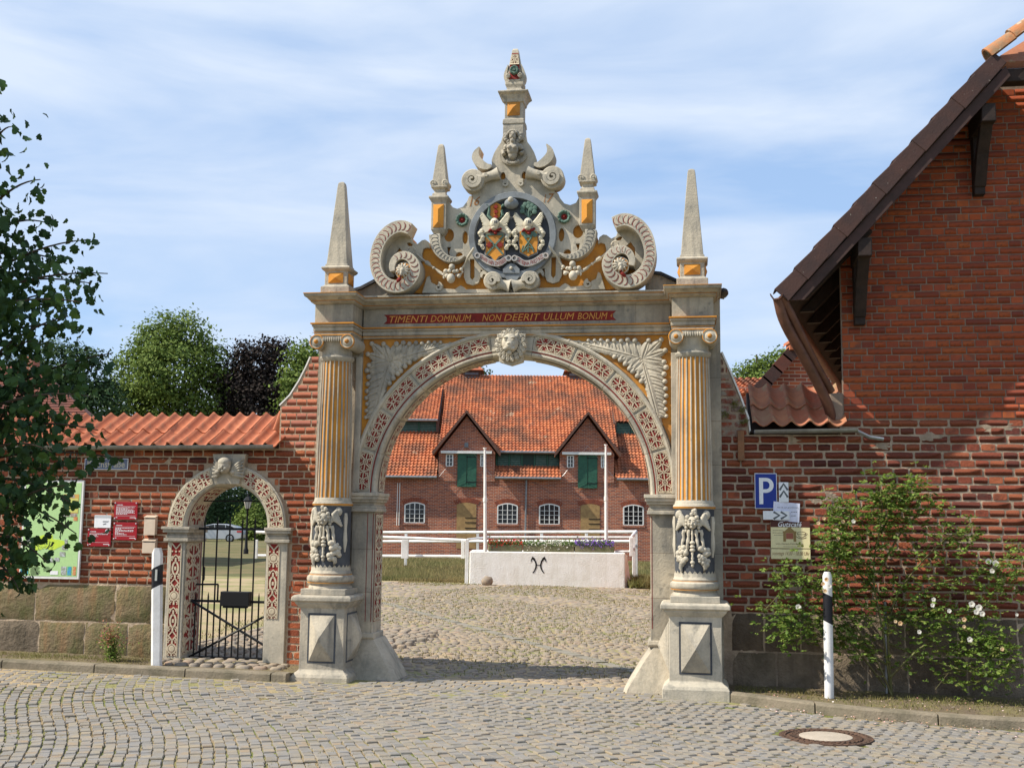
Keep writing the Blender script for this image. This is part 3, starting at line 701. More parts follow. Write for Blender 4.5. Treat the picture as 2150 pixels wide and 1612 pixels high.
# spandrels
for sg in (-1, 1):
    pts = [(-1.74, 2.10)]+[(-1.80*math.cos(a), ZS+1.80*math.sin(a)) for a in [.05+(PI/2-.40)*i/14 for i in range(15)]]
    pts = [p for p in pts if p[0] >= -1.745 or p[1] < 2.2]
    zt = 3.765
    arc = [(-1.806*math.cos(a), ZS+1.806*math.sin(a)) for a in [.27+(1.27-.27)*i/20 for i in range(21)]]
    poly = [(-1.73, arc[0][1])]+arc+[(arc[-1][0], zt), (-1.73, zt)]
    poly = [(-p[0]*-sg if sg < 0 else -p[0], p[1]) for p in poly] if sg > 0 else poly
    mb = MB(); mb.prism(poly, .06, .072); spn = part('spandrel', mb, OCHRE, gt)
    mb = MB(); xs0, xs1 = (sg*1.73, sg*1.80); mb.box(min(xs0, xs1), max(xs0, xs1), .05, .125, 2.04, 3.56); part('pilaster_strip', mb, STONE_L, spn, bevel=.005)
    # acanthus leaf: lobes along two arms that spring from one root
    mb = MB(); root = (-1.42, 3.50)
    def lobe(p0, ang, L, w, h=.03, curl=True):
        c, s_ = math.cos(ang), math.sin(ang); nseg = 7; rings = []
        for i in range(nseg+1):
            t = i/nseg; ww = w*(math.sin(PI*min(1, t*.85+.12)))**.6*(1 if t < .95 else .6)
            px_, pz_ = p0[0]+c*L*t, p0[1]+s_*L*t; hh = .078+h*(math.sin(PI*t*.8+.3))*.6+.012
            rings.append([(px_-s_*ww, -.07, pz_+c*ww), (px_-s_*ww*.8, -hh*.96, pz_+c*ww*.8), (px_-s_*ww*.25, -(hh+.004), pz_+c*ww*.25), (px_, -(hh-.008), pz_), (px_+s_*ww*.25, -(hh+.004), pz_-c*ww*.25), (px_+s_*ww*.8, -hh*.96, pz_-c*ww*.8), (px_+s_*ww, -.07, pz_-c*ww)])
        mb.loft(rings)
        if curl: mb.ball(p0[0]+c*L*.98, .10, p0[1]+s_*L*.98, w*.46, .026, w*.46, 8, 5)
    for tip, N_, w0 in (((-.60, 3.715), 10, .26), ((-1.635, 2.66), 10, .22)):
        dx, dz = tip[0]-root[0], tip[1]-root[1]; L = math.hypot(dx, dz); an = math.atan2(dz, dx)
        for i in range(N_):
            t = .03+.92*i/N_; px_, pz_ = root[0]+dx*t, root[1]+dz*t
            # distance to the arch and to the frame limits the lobes
            for sd in (-1, 1):
                ang = an+sd*(1.05-.35*t); 
                Lw = w0*(1-t)**.55+.05
                for _ in range(12):
                    ex, ez = px_+math.cos(ang)*Lw, pz_+math.sin(ang)*Lw
                    if ex < -1.685 or ez > 3.72 or math.hypot(ex, ez-ZS) < 1.865: Lw *= .88
                lobe((px_, pz_), ang, Lw, (.052*(1-t)**.5+.018), .03, Lw > .06)
        lobe(root, an, L*1.0, .05, .035, True)
        e = (root[0]+dx*1.12, root[1]+dz*1.12); mb.tube([(root[0]+dx*.95, .09, root[1]+dz*.95), (e[0], .085, e[1])], [.02, .004], 5)
    for a in (1.9, 2.35, 2.8, 3.3): 
        Lw = .3
        for _ in range(10):
            if root[0]+math.cos(a)*Lw < -1.68 or root[1]+math.sin(a)*Lw > 3.715: Lw *= .9
        lobe(root, a, Lw, .065, .04)
    if sg > 0: mb.v = [(-p[0], p[1], p[2]) for p in mb.v]
    part('acanthus_leaf', mb, STONE if sg < 0 else STONE_L, spn, smooth=50)

# pedestals and columns -----------------------------------------------------------
for sg in (-1, 1):
    c = sg*CC; mt = STONE if sg < 0 else STONE_L
    w = .245 if sg < 0 else .265
    mb = MB(); mb.rects([(c-w-.07, c+w+.07, -.05, .62, -.14), (c-w-.07, c+w+.07, -.05, .62, .07), (c-w-.055, c+w+.055, -.05, .605, .10), (c-w-.02, c+w+.02, -.05, .57, .125), (c-w, c+w, -.05, .55, .145), (c-w, c+w, -.05, .55, .785),
        (c-w-.02, c+w+.02, -.05, .565, .80), (c-w-.05, c+w+.05, -.05, .59, .835), (c-w-.05, c+w+.05, -.05, .59, .85), (c-w-.085, c+w+.085, -.05, .62, .865), (c-w-.085, c+w+.085, -.05, .62, .905), (c-w-.06, c+w+.06, -.05, .60, .925)])
    pd = part('pedestal', mb, mt, gt, bevel=.008)
    # dark frames and diamond points: front and the side that faces the arch
    def diamond(axis):
        fr = MB(); dm = MB(); z0, z1 = .215, .735; zc = (z0+z1)/2
        if axis == 'f':
            a, b = c-.155, c+.155 if sg < 0 else c+.165; a = a if sg < 0 else c-.165
            def P(u, v, h): return (a+(b-a)*u, -(.55+h), z0+(z1-z0)*v)
            k = .018/(b-a)
        else:
            xs = c+w if sg < 0 else c-w
            def P(u, v, h): return (xs+(-sg)*h, -(.10+.36*u), z0+(z1-z0)*v)
            k = .05
        kz = .018/(z1-z0)
        for (u0, u1, v0, v1) in ((0, 1, 0, kz), (0, 1, 1-kz, 1), (0, k, kz, 1-kz), (1-k, 1, kz, 1-kz)):
            Q = [P(u, v, h) for h in (-.005, .004) for u, v in ((u0, v0), (u1, v0), (u1, v1), (u0, v1))]
            fr.add(Q, [(4, 5, 6, 7), (0, 1, 5, 4), (1, 2, 6, 5), (2, 3, 7, 6), (3, 0, 4, 7)])
        b4 = [P(u, v, .002) for u, v in ((k, kz), (1-k, kz), (1-k, 1-kz), (k, 1-kz))]; t4 = [P(u, v, .010) for u, v in ((k*1.3, kz*1.3), (1-k*1.3, kz*1.3), (1-k*1.3, 1-kz*1.3), (k*1.3, 1-kz*1.3))]
        dm.add(b4+t4+[P(.5, .5, .125), ], [(0, 1, 5, 4), (1, 2, 6, 5), (2, 3, 7, 6), (3, 0, 4, 7), (4, 5, 8), (5, 6, 8), (6, 7, 8), (7, 4, 8)])
        part('panel_frame', fr, SLATE, pd); part('diamond_panel', dm, STONE, pd)
    diamond('f'); diamond('s')
    mb = MB(); ln = (c-w-.052, c+w+.052, -.04, .592); mb.box(ln[0], ln[1], ln[2], ln[3], .8505, .862); part('painted_line', mb, SLATE, pd)
    cd = .30
    mb = MB(); mb.box(c-.25, c+.25, .03, .555, .925, .99); mb.box(c-.247, c+.247, .035, .552, .905, .93)
    cl = part('column', mb, mt, gt, bevel=.006)
    mb = MB(); mb.lathe(c, cd, [(.235, .985), (.235, 1.005), (.215, 1.03), (.222, 1.045), (.248, 1.062), (.258, 1.09), (.252, 1.118), (.232, 1.133), (.225, 1.14), (.228, 1.155), (.218, 1.165), (.212, 1.19)], 40); part('column_base', mb, mt, cl, smooth=40)
    mb = MB(); mb.lathe(c, cd, [(.249, 1.049), (.249, 1.054)], 40); mb.lathe(c, cd, [(.231, 1.135), (.231, 1.141)], 40); part('ochre_line', mb, OCHRE, cl)
    mb = MB(); mb.lathe(c, cd, [(.204, 1.18), (.205, 1.88)], 40); part('drum', mb, SLATE, cl, smooth=40)
    mb = MB(); nt_ = 26                     # jagged leaf collar, upper ring
    for i in range(nt_):
        a = 2*PI*i/nt_; a2 = 2*PI*(i+1)/nt_; am = (a+a2)/2
        q = lambda a_, r, z: (c+r*math.cos(a_), -cd+r*math.sin(a_), z)
        mb.add([q(a, .215, 1.17), q(a2, .215, 1.17), q(a2, .212, 1.215), q(am, .216, 1.245), q(a, .212, 1.215)], [(0, 1, 2, 3, 4)])
    part('leaf_collar', mb, STONE_L, cl)
    mb = MB(); mb.lathe(c, cd, [(.205, 1.875), (.215, 1.885), (.222, 1.90), (.215, 1.92), (.205, 1.925), (.200, 1.95), (.192, 1.965)], 40); part('astragal', mb, mt, cl, smooth=40)
    mb = MB(); mb.lathe(c, cd, [(.2165, 1.882), (.2235, 1.90)], 40); part('ochre_line', mb, OCHRE, cl)
    # fluted shaft: stone fillets over an ochre core
    NF = 22; mb = MB(); mb.lathe(c, cd, [(.181, 1.95), (.157, 3.49)], 44); part('shaft_core', mb, OCHRE, cl, smooth=40)
    mb = MB()
    for i in range(NF):
        a = 2*PI*i/NF
        if math.sin(a) > .75: continue
        rg = []
        for z, r in ((1.955, .192), (2.5, .186), (3.0, .177), (3.475, .167)):
            hw = .0095*(r/.19)
            rg.append([(c+rr*math.cos(a)-k*math.sin(a), -cd+rr*math.sin(a)+k*math.cos(a), z) for rr, k in ((r-.016, hw), (r, hw*.8), (r+.003, 0), (r, -hw*.8), (r-.016, -hw))])
        mb.loft(rg)
    part('flute_fillets', mb, mt, cl, smooth=40)
    mb = MB(); mb.lathe(c, cd, [(.165, 3.465), (.172, 3.47), (.185, 3.49), (.192, 3.51), (.186, 3.525), (.165, 3.53), (.165, 3.62), (.18, 3.66), (.20, 3.70), (.20, 3.73)], 36)
    cap = part('capital', mb, mt, cl, smooth=40)
    mb = MB(); oc = MB()
    for q in (-1, 1):
        x0 = c+q*.175; cz = 3.675
        mb.disc(x0, cz, [(.078, .02), (.078, .50), (.070, .513), (.062, .505), (.050, .505), (.044, .518), (.030, .523), (.0, .525)], 22)
        oc.disc(x0, cz, [(.080, .485), (.0805, .508), (.076, .5135), (.072, .5135), (.07, .49)], 22); oc.disc(x0, cz, [(.026, .52), (.020, .545), (.010, .555), (0, .556)], 12)
    mb.prism([(c-.19, 3.70), (c+.19, 3.70), (c+.21, 3.765), (c-.21, 3.765)], .03, .50)
    for i in range(9): mb.ball(c-.10+i*.025, .50, 3.70, .012, .02, .03, 6, 4)
    part('volute', mb, mt, cap, smooth=35); 
    oc.box(c-.20, c+.20, .05, .508, 3.745, 3.757); part('volute_ring', oc, OCHRE, cap, smooth=35)
    # drum carving: winged child's head, cloths, fruit bunches and tassel
    mb = MB(); q = lambda a_, r, z: (c+r*math.sin(a_), cd+r*math.cos(a_), z)     # a_ = 0 faces the street
    def onb(a_, z, rx, rz=None, rr=None, out=.205): p = q(a_, out, z); mb.ball(p[0], p[1], p[2], rx, rr or rx, rz or rx, 8, 6)
    rot = -.10
    onb(rot, 1.735, .052, .068, .05, .235); onb(rot, 1.722, .012, .02, .02, .288); onb(rot, 1.69, .02, .012, .016, .272)
    for k in (-1, 1):
        onb(rot+k*.085, 1.748, .011, .006, .01, .279); onb(rot+k*.11, 1.715, .016, .02, .02, .262); onb(rot+k*.09, 1.765, .02, .006, .012, .276)
        for j in range(5): onb(rot+k*(.20+.03*j), 1.79-.035*j, .026-.002*j, out=.235-.006*j)
        # wing
        for j in range(7):
            t = j/6; a1_ = rot+k*(.35+.10*t); p0 = q(a1_, .212, 1.70+.03*t); p1 = q(rot+k*(.62+.28*t), .218, 1.83-.17*t)
            mb.tube([p0, ((p0[0]+p1[0])/2, (p0[1]+p1[1])/2+.02, (p0[2]+p1[2])/2+.02), p1], [.02, .026, .014], 6)
        onb(rot+k*.72, 1.815, .045, .05, .03)
        # hanging cloth bands and fruit
        for off in (.16, .42): mb.tube([q(rot+k*(off+.02*j), .215+.01*math.sin(j*2), 1.66-.035*j) for j in range(7)], [.016, .02, .014, .02, .014, .02, .01], 6)
        for j in range(26):
            a_ = rot+k*R.uniform(.30, .80); z = R.uniform(1.30, 1.49); rr = .030*R.uniform(.6, 1.2); z = max(z, 1.26+abs(abs(a_-rot)-.5)*.3)
            onb(a_, z, rr, out=.215)
        mb.tube([q(rot+k*.55, .22, 1.32), q(rot+k*.6, .225, 1.27), q(rot+k*.52, .225, 1.235)], [.03, .022, .01], 6)
        mb.tube([q(rot+k*1.15, .21, 1.80-.06*j) for j in range(8)], [.02, .03, .025, .02, .025, .03, .02, .01], 5)
    for j in range(6): onb(rot+R.uniform(-.15, .15), 1.82+.008*j, .022, out=.235)
    for z, r in ((1.62, .014), (1.58, .012), (1.53, .03), (1.49, .028), (1.455, .03), (1.42, .014), (1.37, .016), (1.33, .026), (1.30, .016)): onb(rot, z, r, rz=.02, out=.22)
    mb.tube([q(rot, .222, 1.68), q(rot, .225, 1.30)], .011, 6)
    part('drum_carving', mb, STONE_L, cl, smooth=60)

# entablature ---------------------------------------------------------------------
mb = MB(); WX = 2.20
def course(mb, z0, z1, o, m_=None):       # breaks forward over the columns
    for sg in (-1, 1):
        a, b = CC-.235-o*.5, CC+.235+o*.5
        mb.box(min(sg*a, sg*b), max(sg*a, sg*b), -.38, .50+o, z0, z1)
    mb.box(-(CC-.235), CC-.235, -.38, .14+o, z0, z1)
def course2(z0, z1, o0, o1, mb):
    for sg in (-1, 1):
        a0, b0 = CC-.235-o0*.5, CC+.235+o0*.5; a1, b1 = CC-.235-o1*.5, CC+.235+o1*.5
        mb.rects([(min(sg*a0, sg*b0), max(sg*a0, sg*b0), -.38, .50+o0, z0), (min(sg*a1, sg*b1), max(sg*a1, sg*b1), -.38, .50+o1, z1)])
    mb.rects([(-(CC-.20), CC-.20, -.38, .14+o0, z0), (-(CC-.20), CC-.20, -.38, .14+o1, z1)])
course(mb, 3.766, 3.80, -.03); course(mb, 3.80, 3.845, -.015); course(mb, 3.845, 3.872, .005)
ar = part('architrave', mb, STONE, gt, bevel=.004)
mb = MB(); course(mb, 3.872, 3.886, .028); course(mb, 3.781, 3.789, -.022); part('ochre_fillet', mb, OCHRE, ar)
mb = MB(); course(mb, 3.886, 4.10, -.035); fz = part('frieze', mb, STONE_J, gt, bevel=.003)
mb = MB(); course2(4.10, 4.118, -.02, .03, mb); course2(4.118, 4.128, .03, .03, mb); course2(4.134, 4.165, .05, .10, mb); course2(4.165, 4.195, .12, .135, mb)
cn = part('cornice', mb, STONE, gt, bevel=.003)
mb = MB(); course(mb, 4.128, 4.134, .038); course(mb, 4.195, 4.203, .137); part('ochre_fillet', mb, OCHRE, cn)
# inscription
x0 = F(806, 664, .11)[0]; x1 = F(1294, 655, .11)[0]; zc = (F(1050, 671, .11)[1]+F(1050, 651, .11)[1])/2; zc = 3.985; hh = .052
mb = MB(); mb.prism([(x0, zc-hh), (x1, zc-hh), (x1-.035, zc-hh*.4), (x1-.035, zc+hh*.4), (x1, zc+hh), (x0, zc+hh), (x0+.035, zc+hh*.4), (x0+.035, zc-hh*.4)], .10, .110)
band = part('inscription_band', mb, REDP, fz)
INSC = mat('ochre_lettering', (.60, .28, .07), None, bump=.1)
mb = MB(); xa, xb_ = x0+.06, x1-.09; L = xb_-xa
for s_, f0, f1 in (('TIMENTI', 0, .185), ('DOMINUM .', .192, .40), ('NON', .432, .523), ('DEERIT', .53, .70), ('ULLUM', .71, .852), ('BONUM', .862, 1.0)):
    text_mb(s_, xa+L*(f0+f1)/2, zc-.003, L*(f1-f0)*.97, .076, .1125, shear=.25, mb=mb)
text_mb('4', x1-.055, zc, .028, .04, .1125, shear=.3, mb=mb)
part('inscription', mb, INSC, fz, recalc=False)
# lion head on the keystone
mb = MB(); lz = 3.655
mb.prism([(-.16, 3.79), (-.13, 3.48), (-.0, 3.44), (.13, 3.48), (.16, 3.79)], .05, .16)
mb.ball(0, .22, lz+.02, .095, .09, .11, 12, 8); mb.ball(0, .30, lz-.02, .045, .045, .05, 10, 6); mb.ball(0, .335, lz+.0, .022, .02, .014)
for k in (-1, 1):
    mb.ball(k*.04, .295, lz+.045, .018, .012, .010); mb.ball(k*.04, .29, lz+.072, .03, .02, .012); mb.ball(k*.035, .30, lz-.05, .035, .03, .025); mb.ball(k*.075, .22, lz+.10, .025, .02, .03)
mb.ball(0, .28, lz-.095, .03, .03, .03); mb.ball(0, .285, lz-.07, .025, .02, .008)
for rr_, nn_, rb in ((.115, 15, .028), (.150, 18, .030)):
    for i in range(nn_):
        a = 2*PI*i/nn_+rr_*9; x, z = rr_*math.cos(a), lz+rr_*1.05*math.sin(a)
        mb.ball(x, .19, z, rb, .035, rb, 7, 5); mb.tube([(x+rb*.8*math.cos(t), .215, z+rb*.8*math.sin(t)) for t in [a+j*.8 for j in range(6)]], .008, 4)
mb.v = [(p[0]+AXC, p[1], p[2]) for p in mb.v]
ks = part('lion_head', mb, STONE_L, gt, smooth=60)
# ---------------------------------------------------------------- pediment (left half measured, right half mirrored)
def PC(X, Y, d=.22): return F(740+X/2.8788, 80+Y/2.8788, d)
MC = -.01
PX = lambda X: PC(X, 1200)[0]; SHX = MC-PX(953)
def P2(X, Y): s, z = PC(X, Y); return (s+SHX, z)
U = abs(P2(100, 1200)[0]-P2(200, 1200)[0])/100       # metres per crop unit
def PL(pts): return [P2(*p) for p in pts]
def smoothpts(pts, k=2):
    for _ in range(k):
        q = [pts[0]]
        for a, b in zip(pts, pts[1:]): q += [tuple(x*.75+y*.25 for x, y in zip(a, b)), tuple(x*.25+y*.75 for x, y in zip(a, b))]
        pts = q+[pts[-1]]
    return pts
def ell(cx, cy, rx, ry, n=20): return [(cx+rx*math.cos(2*PI*i/n), cy+ry*math.sin(2*PI*i/n)) for i in range(n)]
def symm(pts): return pts+[(2*MC-x, z) for x, z in reversed(pts)]
pm = part('pediment', (lambda m: (m.box(-1.75, 1.75, -.36, .30, 4.203, 4.222), m)[1])(MB()), STONE, gt)
# back body with ochre field
sil = smoothpts([(953, 1535), (250, 1535), (190, 1470), (150, 1380), (150, 1300), (190, 1215), (260, 1170), (330, 1185), (345, 1225), (372, 1238), (400, 1215), (420, 1211), (440, 1225), (450, 1262), (458, 1200), (500, 1190), (525, 1180), (530, 1120), (545, 960), (565, 985), (580, 1015), (615, 1026), (650, 1014), (676, 980), (688, 950), (707, 944), (709, 905), (740, 860), (800, 825), (840, 808), (835, 760), (846, 700), (866, 652), (885, 625), (905, 560), (910, 500), (953, 495)], 1)
body = symm(PL(sil)); body = [p for i, p in enumerate(body) if i == 0 or math.hypot(p[0]-body[i-1][0], p[1]-body[i-1][1]) > .002]
mb = MB(); mb.prism(body, -.10, .12, back=True); part('ochre_field', mb, OCHRE, pm)
# pale strapwork in front of it
holesL = [ell(565, 1186, 31, 40), ell(663, 1200, 17, 40), ell(627, 1308, 22, 20, 14), [(553, 1258), (578, 1258), (566, 1290), (574, 1325), (560, 1300)]]
strap = [(953, 1235), (730, 1330), (712, 1325)]
outl = [(953, 470), (905, 505), (900, 560), (880, 625), (858, 655), (838, 690), (824, 730), (826, 770), (838, 800), (800, 830), (712, 905), (709, 944), (688, 950), (676, 980), (650, 1014), (615, 1026), (582, 1015), (566, 985), (548, 960), (538, 1010), (530, 1150), (500, 1185), (480, 1195), (490, 1260), (520, 1310), (570, 1345), (640, 1345), (668, 1335), (656, 1380), (655, 1440), (672, 1478), (708, 1488), (742, 1475), (757, 1440), (757, 1395), (800, 1400), (953, 1440)]
mb = MB()
half = PL(outl); full = symm(half)
hs = [PL(h) for h in holesL+[[(692, 1330), (720, 1330), (720, 1440), (706, 1458), (692, 1440)], ell(893, 828, 16, 24, 12)]]
hs += [[(2*MC-x, z) for x, z in h] for h in hs]
mb.prism(full, .10, .175, holes=hs)
sw = part('strapwork', mb, STONE_L, pm, bevel=.006)
mb = MB()       # outer leaf plates beside the great scrolls, base strip
mb.prism(PL([(185, 1440), (170, 1300), (225, 1200), (300, 1170), (335, 1195), (345, 1225), (372, 1238), (400, 1215), (420, 1211), (442, 1226), (450, 1265), (430, 1258), (408, 1268), (400, 1300), (406, 1340), (370, 1348), (330, 1330), (280, 1345), (245, 1395), (230, 1440)]), .10, .165, holes=[PL([(232, 1350), (236, 1300), (262, 1262), (292, 1295), (262, 1310), (242, 1340)]), PL([(308, 1232), (322, 1228), (345, 1240), (340, 1252), (316, 1250)])])
mb.prism(PL([(400, 1535), (430, 1440), (445, 1430), (455, 1470), (480, 1482), (495, 1505), (600, 1512), (615, 1500), (635, 1488), (655, 1500), (668, 1512), (953, 1512), (953, 1535)]), .10, .165)
mb.ribbon([P2(x, y)+(.022*(1-i/20),) for i, (x, y) in enumerate(spiral(500, 1500, 22, 1.2, -PI/2, 1, 16))], .10, .18)
mb.mirror(MC); part('side_strapwork', mb, STONE_L, pm, bevel=.005)
# great C scrolls with scale pattern
path = [(352, 1172, 34), (310, 1155, 36), (265, 1160, 36), (215, 1190, 36), (175, 1240, 35), (152, 1300, 34), (143, 1360, 33), (150, 1415, 33), (170, 1460, 34), (205, 1498, 36), (255, 1518, 37), (310, 1512, 36), (355, 1480, 34), (382, 1435, 32), (385, 1390, 30), (362, 1350, 27), (325, 1328, 25), (285, 1332, 22), (255, 1358, 20), (243, 1395, 18), (248, 1425, 15)]
pp = smoothpts(path, 2)
band = [P2(x, y)+(w*U,) for x, y, w in pp]
mb = MB(); mb.ribbon(band, .10, .36); mb.mirror(MC); gs = part('great_scroll', mb, STONE_L, pm, bevel=.010)
mb = MB(); rd = MB()
Ls = [0]
for a, b in zip(band, band[1:]): Ls.append(Ls[-1]+math.hypot(b[0]-a[0], b[1]-a[1]))
def at(band_, Ls_, t):
    for i in range(len(Ls_)-1):
        if Ls_[i+1] >= t:
            k = (t-Ls_[i])/max(1e-9, Ls_[i+1]-Ls_[i]); a, b = band_[i], band_[i+1]
            L = math.hypot(b[0]-a[0], b[1]-a[1]) or 1
            return [a[j]+(b[j]-a[j])*k for j in range(3)]+[(b[0]-a[0])/L, (b[1]-a[1])/L]
    return None
def scales(band_, Ls_, t0, t1, step, d, wf=.68):
    t = t0
    while t < t1:
        q = at(band_, Ls_, t)
        if not q: break
        x, z, w, tx, tz = q; w *= wf; nx, nz = -tz, tx
        o = []; 
        for i in range(11):
            a = PI*i/10; u = -math.sin(a)*w*.75; v = math.cos(a)*w
            o.append((x+tx*u+nx*v, z+tz*u+nz*v))
        I = [(x+(p[0]-x)*.84+tx*w*.02, z+(p[1]-z)*.84+tz*w*.02) for p in o]
        pts = o+I[::-1]
        rd.prism(pts, d, d+.003)
        rd.disc(x-tx*w*.25, z-tz*w*.25, [(w*.13, d), (w*.13, d+.003), (0, d+.003)], 8)
        mb.loft([[(p[0]+tx*.010, -dd, p[1]+tz*.010) for p in o] for dd in (d,)]+[[(x+(p[0]-x)*.93+tx*.012, -(d+.0045), z+(p[1]-z)*.93+tz*.012) for p in o]], cap0=False)
        t += step*(w/(.024*wf/.68))**.5 if 0 else step
scales(band, Ls, .03, Ls[-1]-.12, .056, .36)
mb.mirror(MC); rd.mirror(MC)
part('scales', mb, STONE_L, gs, smooth=40, kind='stuff'); part('red_scale_line', rd, REDP, gs, kind='stuff')
mb = MB(); oc = MB(); rt = MB()
for k in (0,):
    cx, cz = P2(312, 1420)
    mb.disc(cx, cz, [(.098, .28), (.098, .335), (.088, .34)], 28)
    for i in range(12):
        a = 2*PI*i/12; mb.tube([(cx+.02*math.cos(a), .375, cz+.02*math.sin(a)), (cx+.055*math.cos(a+.1), .38, cz+.055*math.sin(a+.1)), (cx+.078*math.cos(a+.2), .355, cz+.078*math.sin(a+.2))], [.012, .016, .009], 6)
    mb.ball(cx-.005, .38, cz-.005, .028, .03, .032); mb.ball(cx-.01, .40, cz-.045, .017, .02, .03)
    oc.disc(cx, cz, [(.088, .338), (.088, .343), (.078, .343)], 28)
    rt.tube([(cx-.012, .41, cz-.07), (cx-.02, .405, cz-.10), (cx-.045, .395, cz-.125), (cx-.058, .385, cz-.135)], [.014, .022, .022, .012], 8)
for m_ in (mb, oc, rt): m_.mirror(MC)
part('rosette', mb, STONE_L, gs, smooth=60); part('ochre_ring', oc, OCHRE, gs); part('red_tongue', rt, REDP, gs, smooth=60)
# J scrolls below the small obelisks
pj = smoothpts([(487, 1190, 33), (490, 1235, 32), (500, 1275, 28), (525, 1312, 24), (562, 1338, 20), (605, 1345, 15), (640, 1336, 10), (668, 1318, 4)], 2)
bj = [P2(x, y)+(w*U,) for x, y, w in pj]; Lj = [0]
for a, b in zip(bj, bj[1:]): Lj.append(Lj[-1]+math.hypot(b[0]-a[0], b[1]-a[1]))
mb = MB(); mb.ribbon(bj, .10, .26); mb.mirror(MC); js = part('small_scroll', mb, STONE_L, pm, bevel=.006)
mb = MB(); rd = MB(); scales(bj, Lj, .03, Lj[-1]-.09, .042, .26); mb.mirror(MC); rd.mirror(MC)
part('scales', mb, STONE_L, js, smooth=40, kind='stuff'); part('red_scale_line', rd, SLATE, js, kind='stuff')
# rosettes, chains, hanging fruit
mb = MB(); rt = MB()
cx, cz = P2(648, 1097); mb.disc(cx, cz, [(.070, .17), (.072, .20), (.062, .225), (.045, .215), (.040, .195)], 24, lobes=8, la=.07)
for i in range(10): a = 2*PI*i/10; mb.ball(cx+.06*math.cos(a), .212, cz+.06*math.sin(a), .016, .016, .016, 6, 4)
rt.disc(cx, cz, [(.04, .19), (.03, .20), (.018, .195), (.010, .21), (0, .212)], 16)
mb.mirror(MC); rt.mirror(MC); part('green_rosette', mb, GREENP, pm, smooth=50); part('red_boss', rt, REDP, pm, smooth=50)
mb = MB()
def cp(x, y, d=.20): return (P2(x, y)[0], d, P2(x, y)[1])
r = spiral(348, 1285, 20, 1, 0, 1, 14, 1); mb.tube([cp(x, y, .24) for x, y in r], .008, 6)
mb.tube([cp(345, 1305, .24), cp(335, 1330, .27), cp(325, 1360, .3)], [.012, .022, .03], 8)
for a, b, rr in ((372, 1300, .010), (430, 1360, .020), (470, 1380, .013), (500, 1402, .014), (540, 1430, .012)):
    pass
mb.tube([cp(370, 1300, .19), cp(425, 1348, .20), cp(432, 1354, .205), (cp(450, 1366, .21)), cp(458, 1374, .21), cp(490, 1395, .21), cp(510, 1412, .21), cp(540, 1435, .22)], [.010, .010, .026, .022, .012, .010, .018, .012], 8)
for x, y, q in ((478, 1388, .018), (523, 1420, .020)): mb.ball(*cp(x, y, .21), q)
for x, y, q in ((590, 1385, .036), (553, 1412, .028), (562, 1440, .03), (575, 1410, .026), (604, 1412, .026), (620, 1410, .022), (632, 1440, .022)): p = cp(x, y, .235); mb.ball(p[0], p[1], p[2], q, q, q, 10, 7)
p = cp(585, 1455, .24); mb.ball(p[0], p[1], p[2], .048, .05, .055, 12, 8)
for i in range(14): p = cp(548+R.uniform(-12, 12), 1440+R.uniform(-18, 18), .235); mb.ball(p[0], p[1], p[2], .011, seg=6, rn=4)
mb.tube([cp(610, 1435, .22), cp(640, 1430, .22), cp(655, 1415, .22), cp(645, 1400, .22)], [.016, .018, .014, .008], 6)
mb.tube([cp(640, 1405, .21), cp(665, 1370, .23), cp(685, 1335, .25), cp(690, 1330, .26), cp(728, 1275, .28)], [.016, .008, .010, .016, .012], 7)
mb.ball(*cp(645, 1398, .22), .022)
mb.mirror(MC); part('hanging_fruit', mb, STONE_L, pm, smooth=60)
# date
mb = MB()
for s_, x, y, w, h in (('1', 706, 990, .035, .125), ('6', 741, 986, .065, .11), ('1', 1151, 970, .025, .10), ('7', 1185, 968, .08, .11)):
    q = PC(x, y, .175); text_mb(s_, q[0]+SHX, q[1], w, h*.92, .1785, shear=.35, mb=mb)
part('date', mb, mat('brown_numerals', (.30, .12, .03), None, bump=.1), sw, recalc=False)
# rolls, crescents
def roll(mb, x0, y0, r0, x1, y1, r1, d):
    a = Vector(P2(x0, y0)); b = Vector(P2(x1, y1)); n_ = 7; rg = []
    for i in range(n_):
        t = i/(n_-1); p = a.lerp(b, t); r_ = (r0+(r1-r0)*t)*(1-.28*math.sin(PI*t)); ax = (b-a).normalized(); nx = Vector((-ax.y, ax.x))
        rg.append([(p.x+nx.x*r_*math.cos(q), -(d+r_*math.sin(q)*.9), p.y+nx.y*r_*math.cos(q)) for q in [2*PI*k/16 for k in range(16)]])
    mb.loft(rg)
mb = MB(); roll(mb, 745, 858, .075, 872, 818, .072, .22)
sp = spiral(718, 866, 46, 1.9, -.3, 1, 40, .15); mb.ribbon([P2(x, y)+(U*11*(1-.5*i/40),) for i, (x, y) in enumerate(sp)], .10, .31)
cx, cz = P2(718, 866); mb.disc(cx, cz, [(.13*.98, .08), (.13, .26), (.12, .27)], 30)
p = cp(800, 838, .29); mb.disc(p[0], p[2], [(.022, .26), (.022, .295), (0, .295)], 12)
crs_ = smoothpts([(758, 665, 3), (735, 700, 16), (735, 735, 24), (765, 768, 24), (800, 785, 18), (830, 778, 8)], 2)
mb.ribbon([P2(x, y)+(w*U*1.05,) for x, y, w in crs_], .0, .26)
for x, y, sg_ in ((908, 878, 1),): mb.ribbon([P2(a, b)+(U*7*(1-.4*i/16),) for i, (a, b) in enumerate(spiral(x, y, 20, 1.3, -2.2, 1, 16, .2))], .17, .215)
mb.mirror(MC); part('scroll_rolls', mb, STONE_L, pm, smooth=40)
mb = MB(); roll(mb, 870, 1485, .068, 942, 1500, .085, .22)
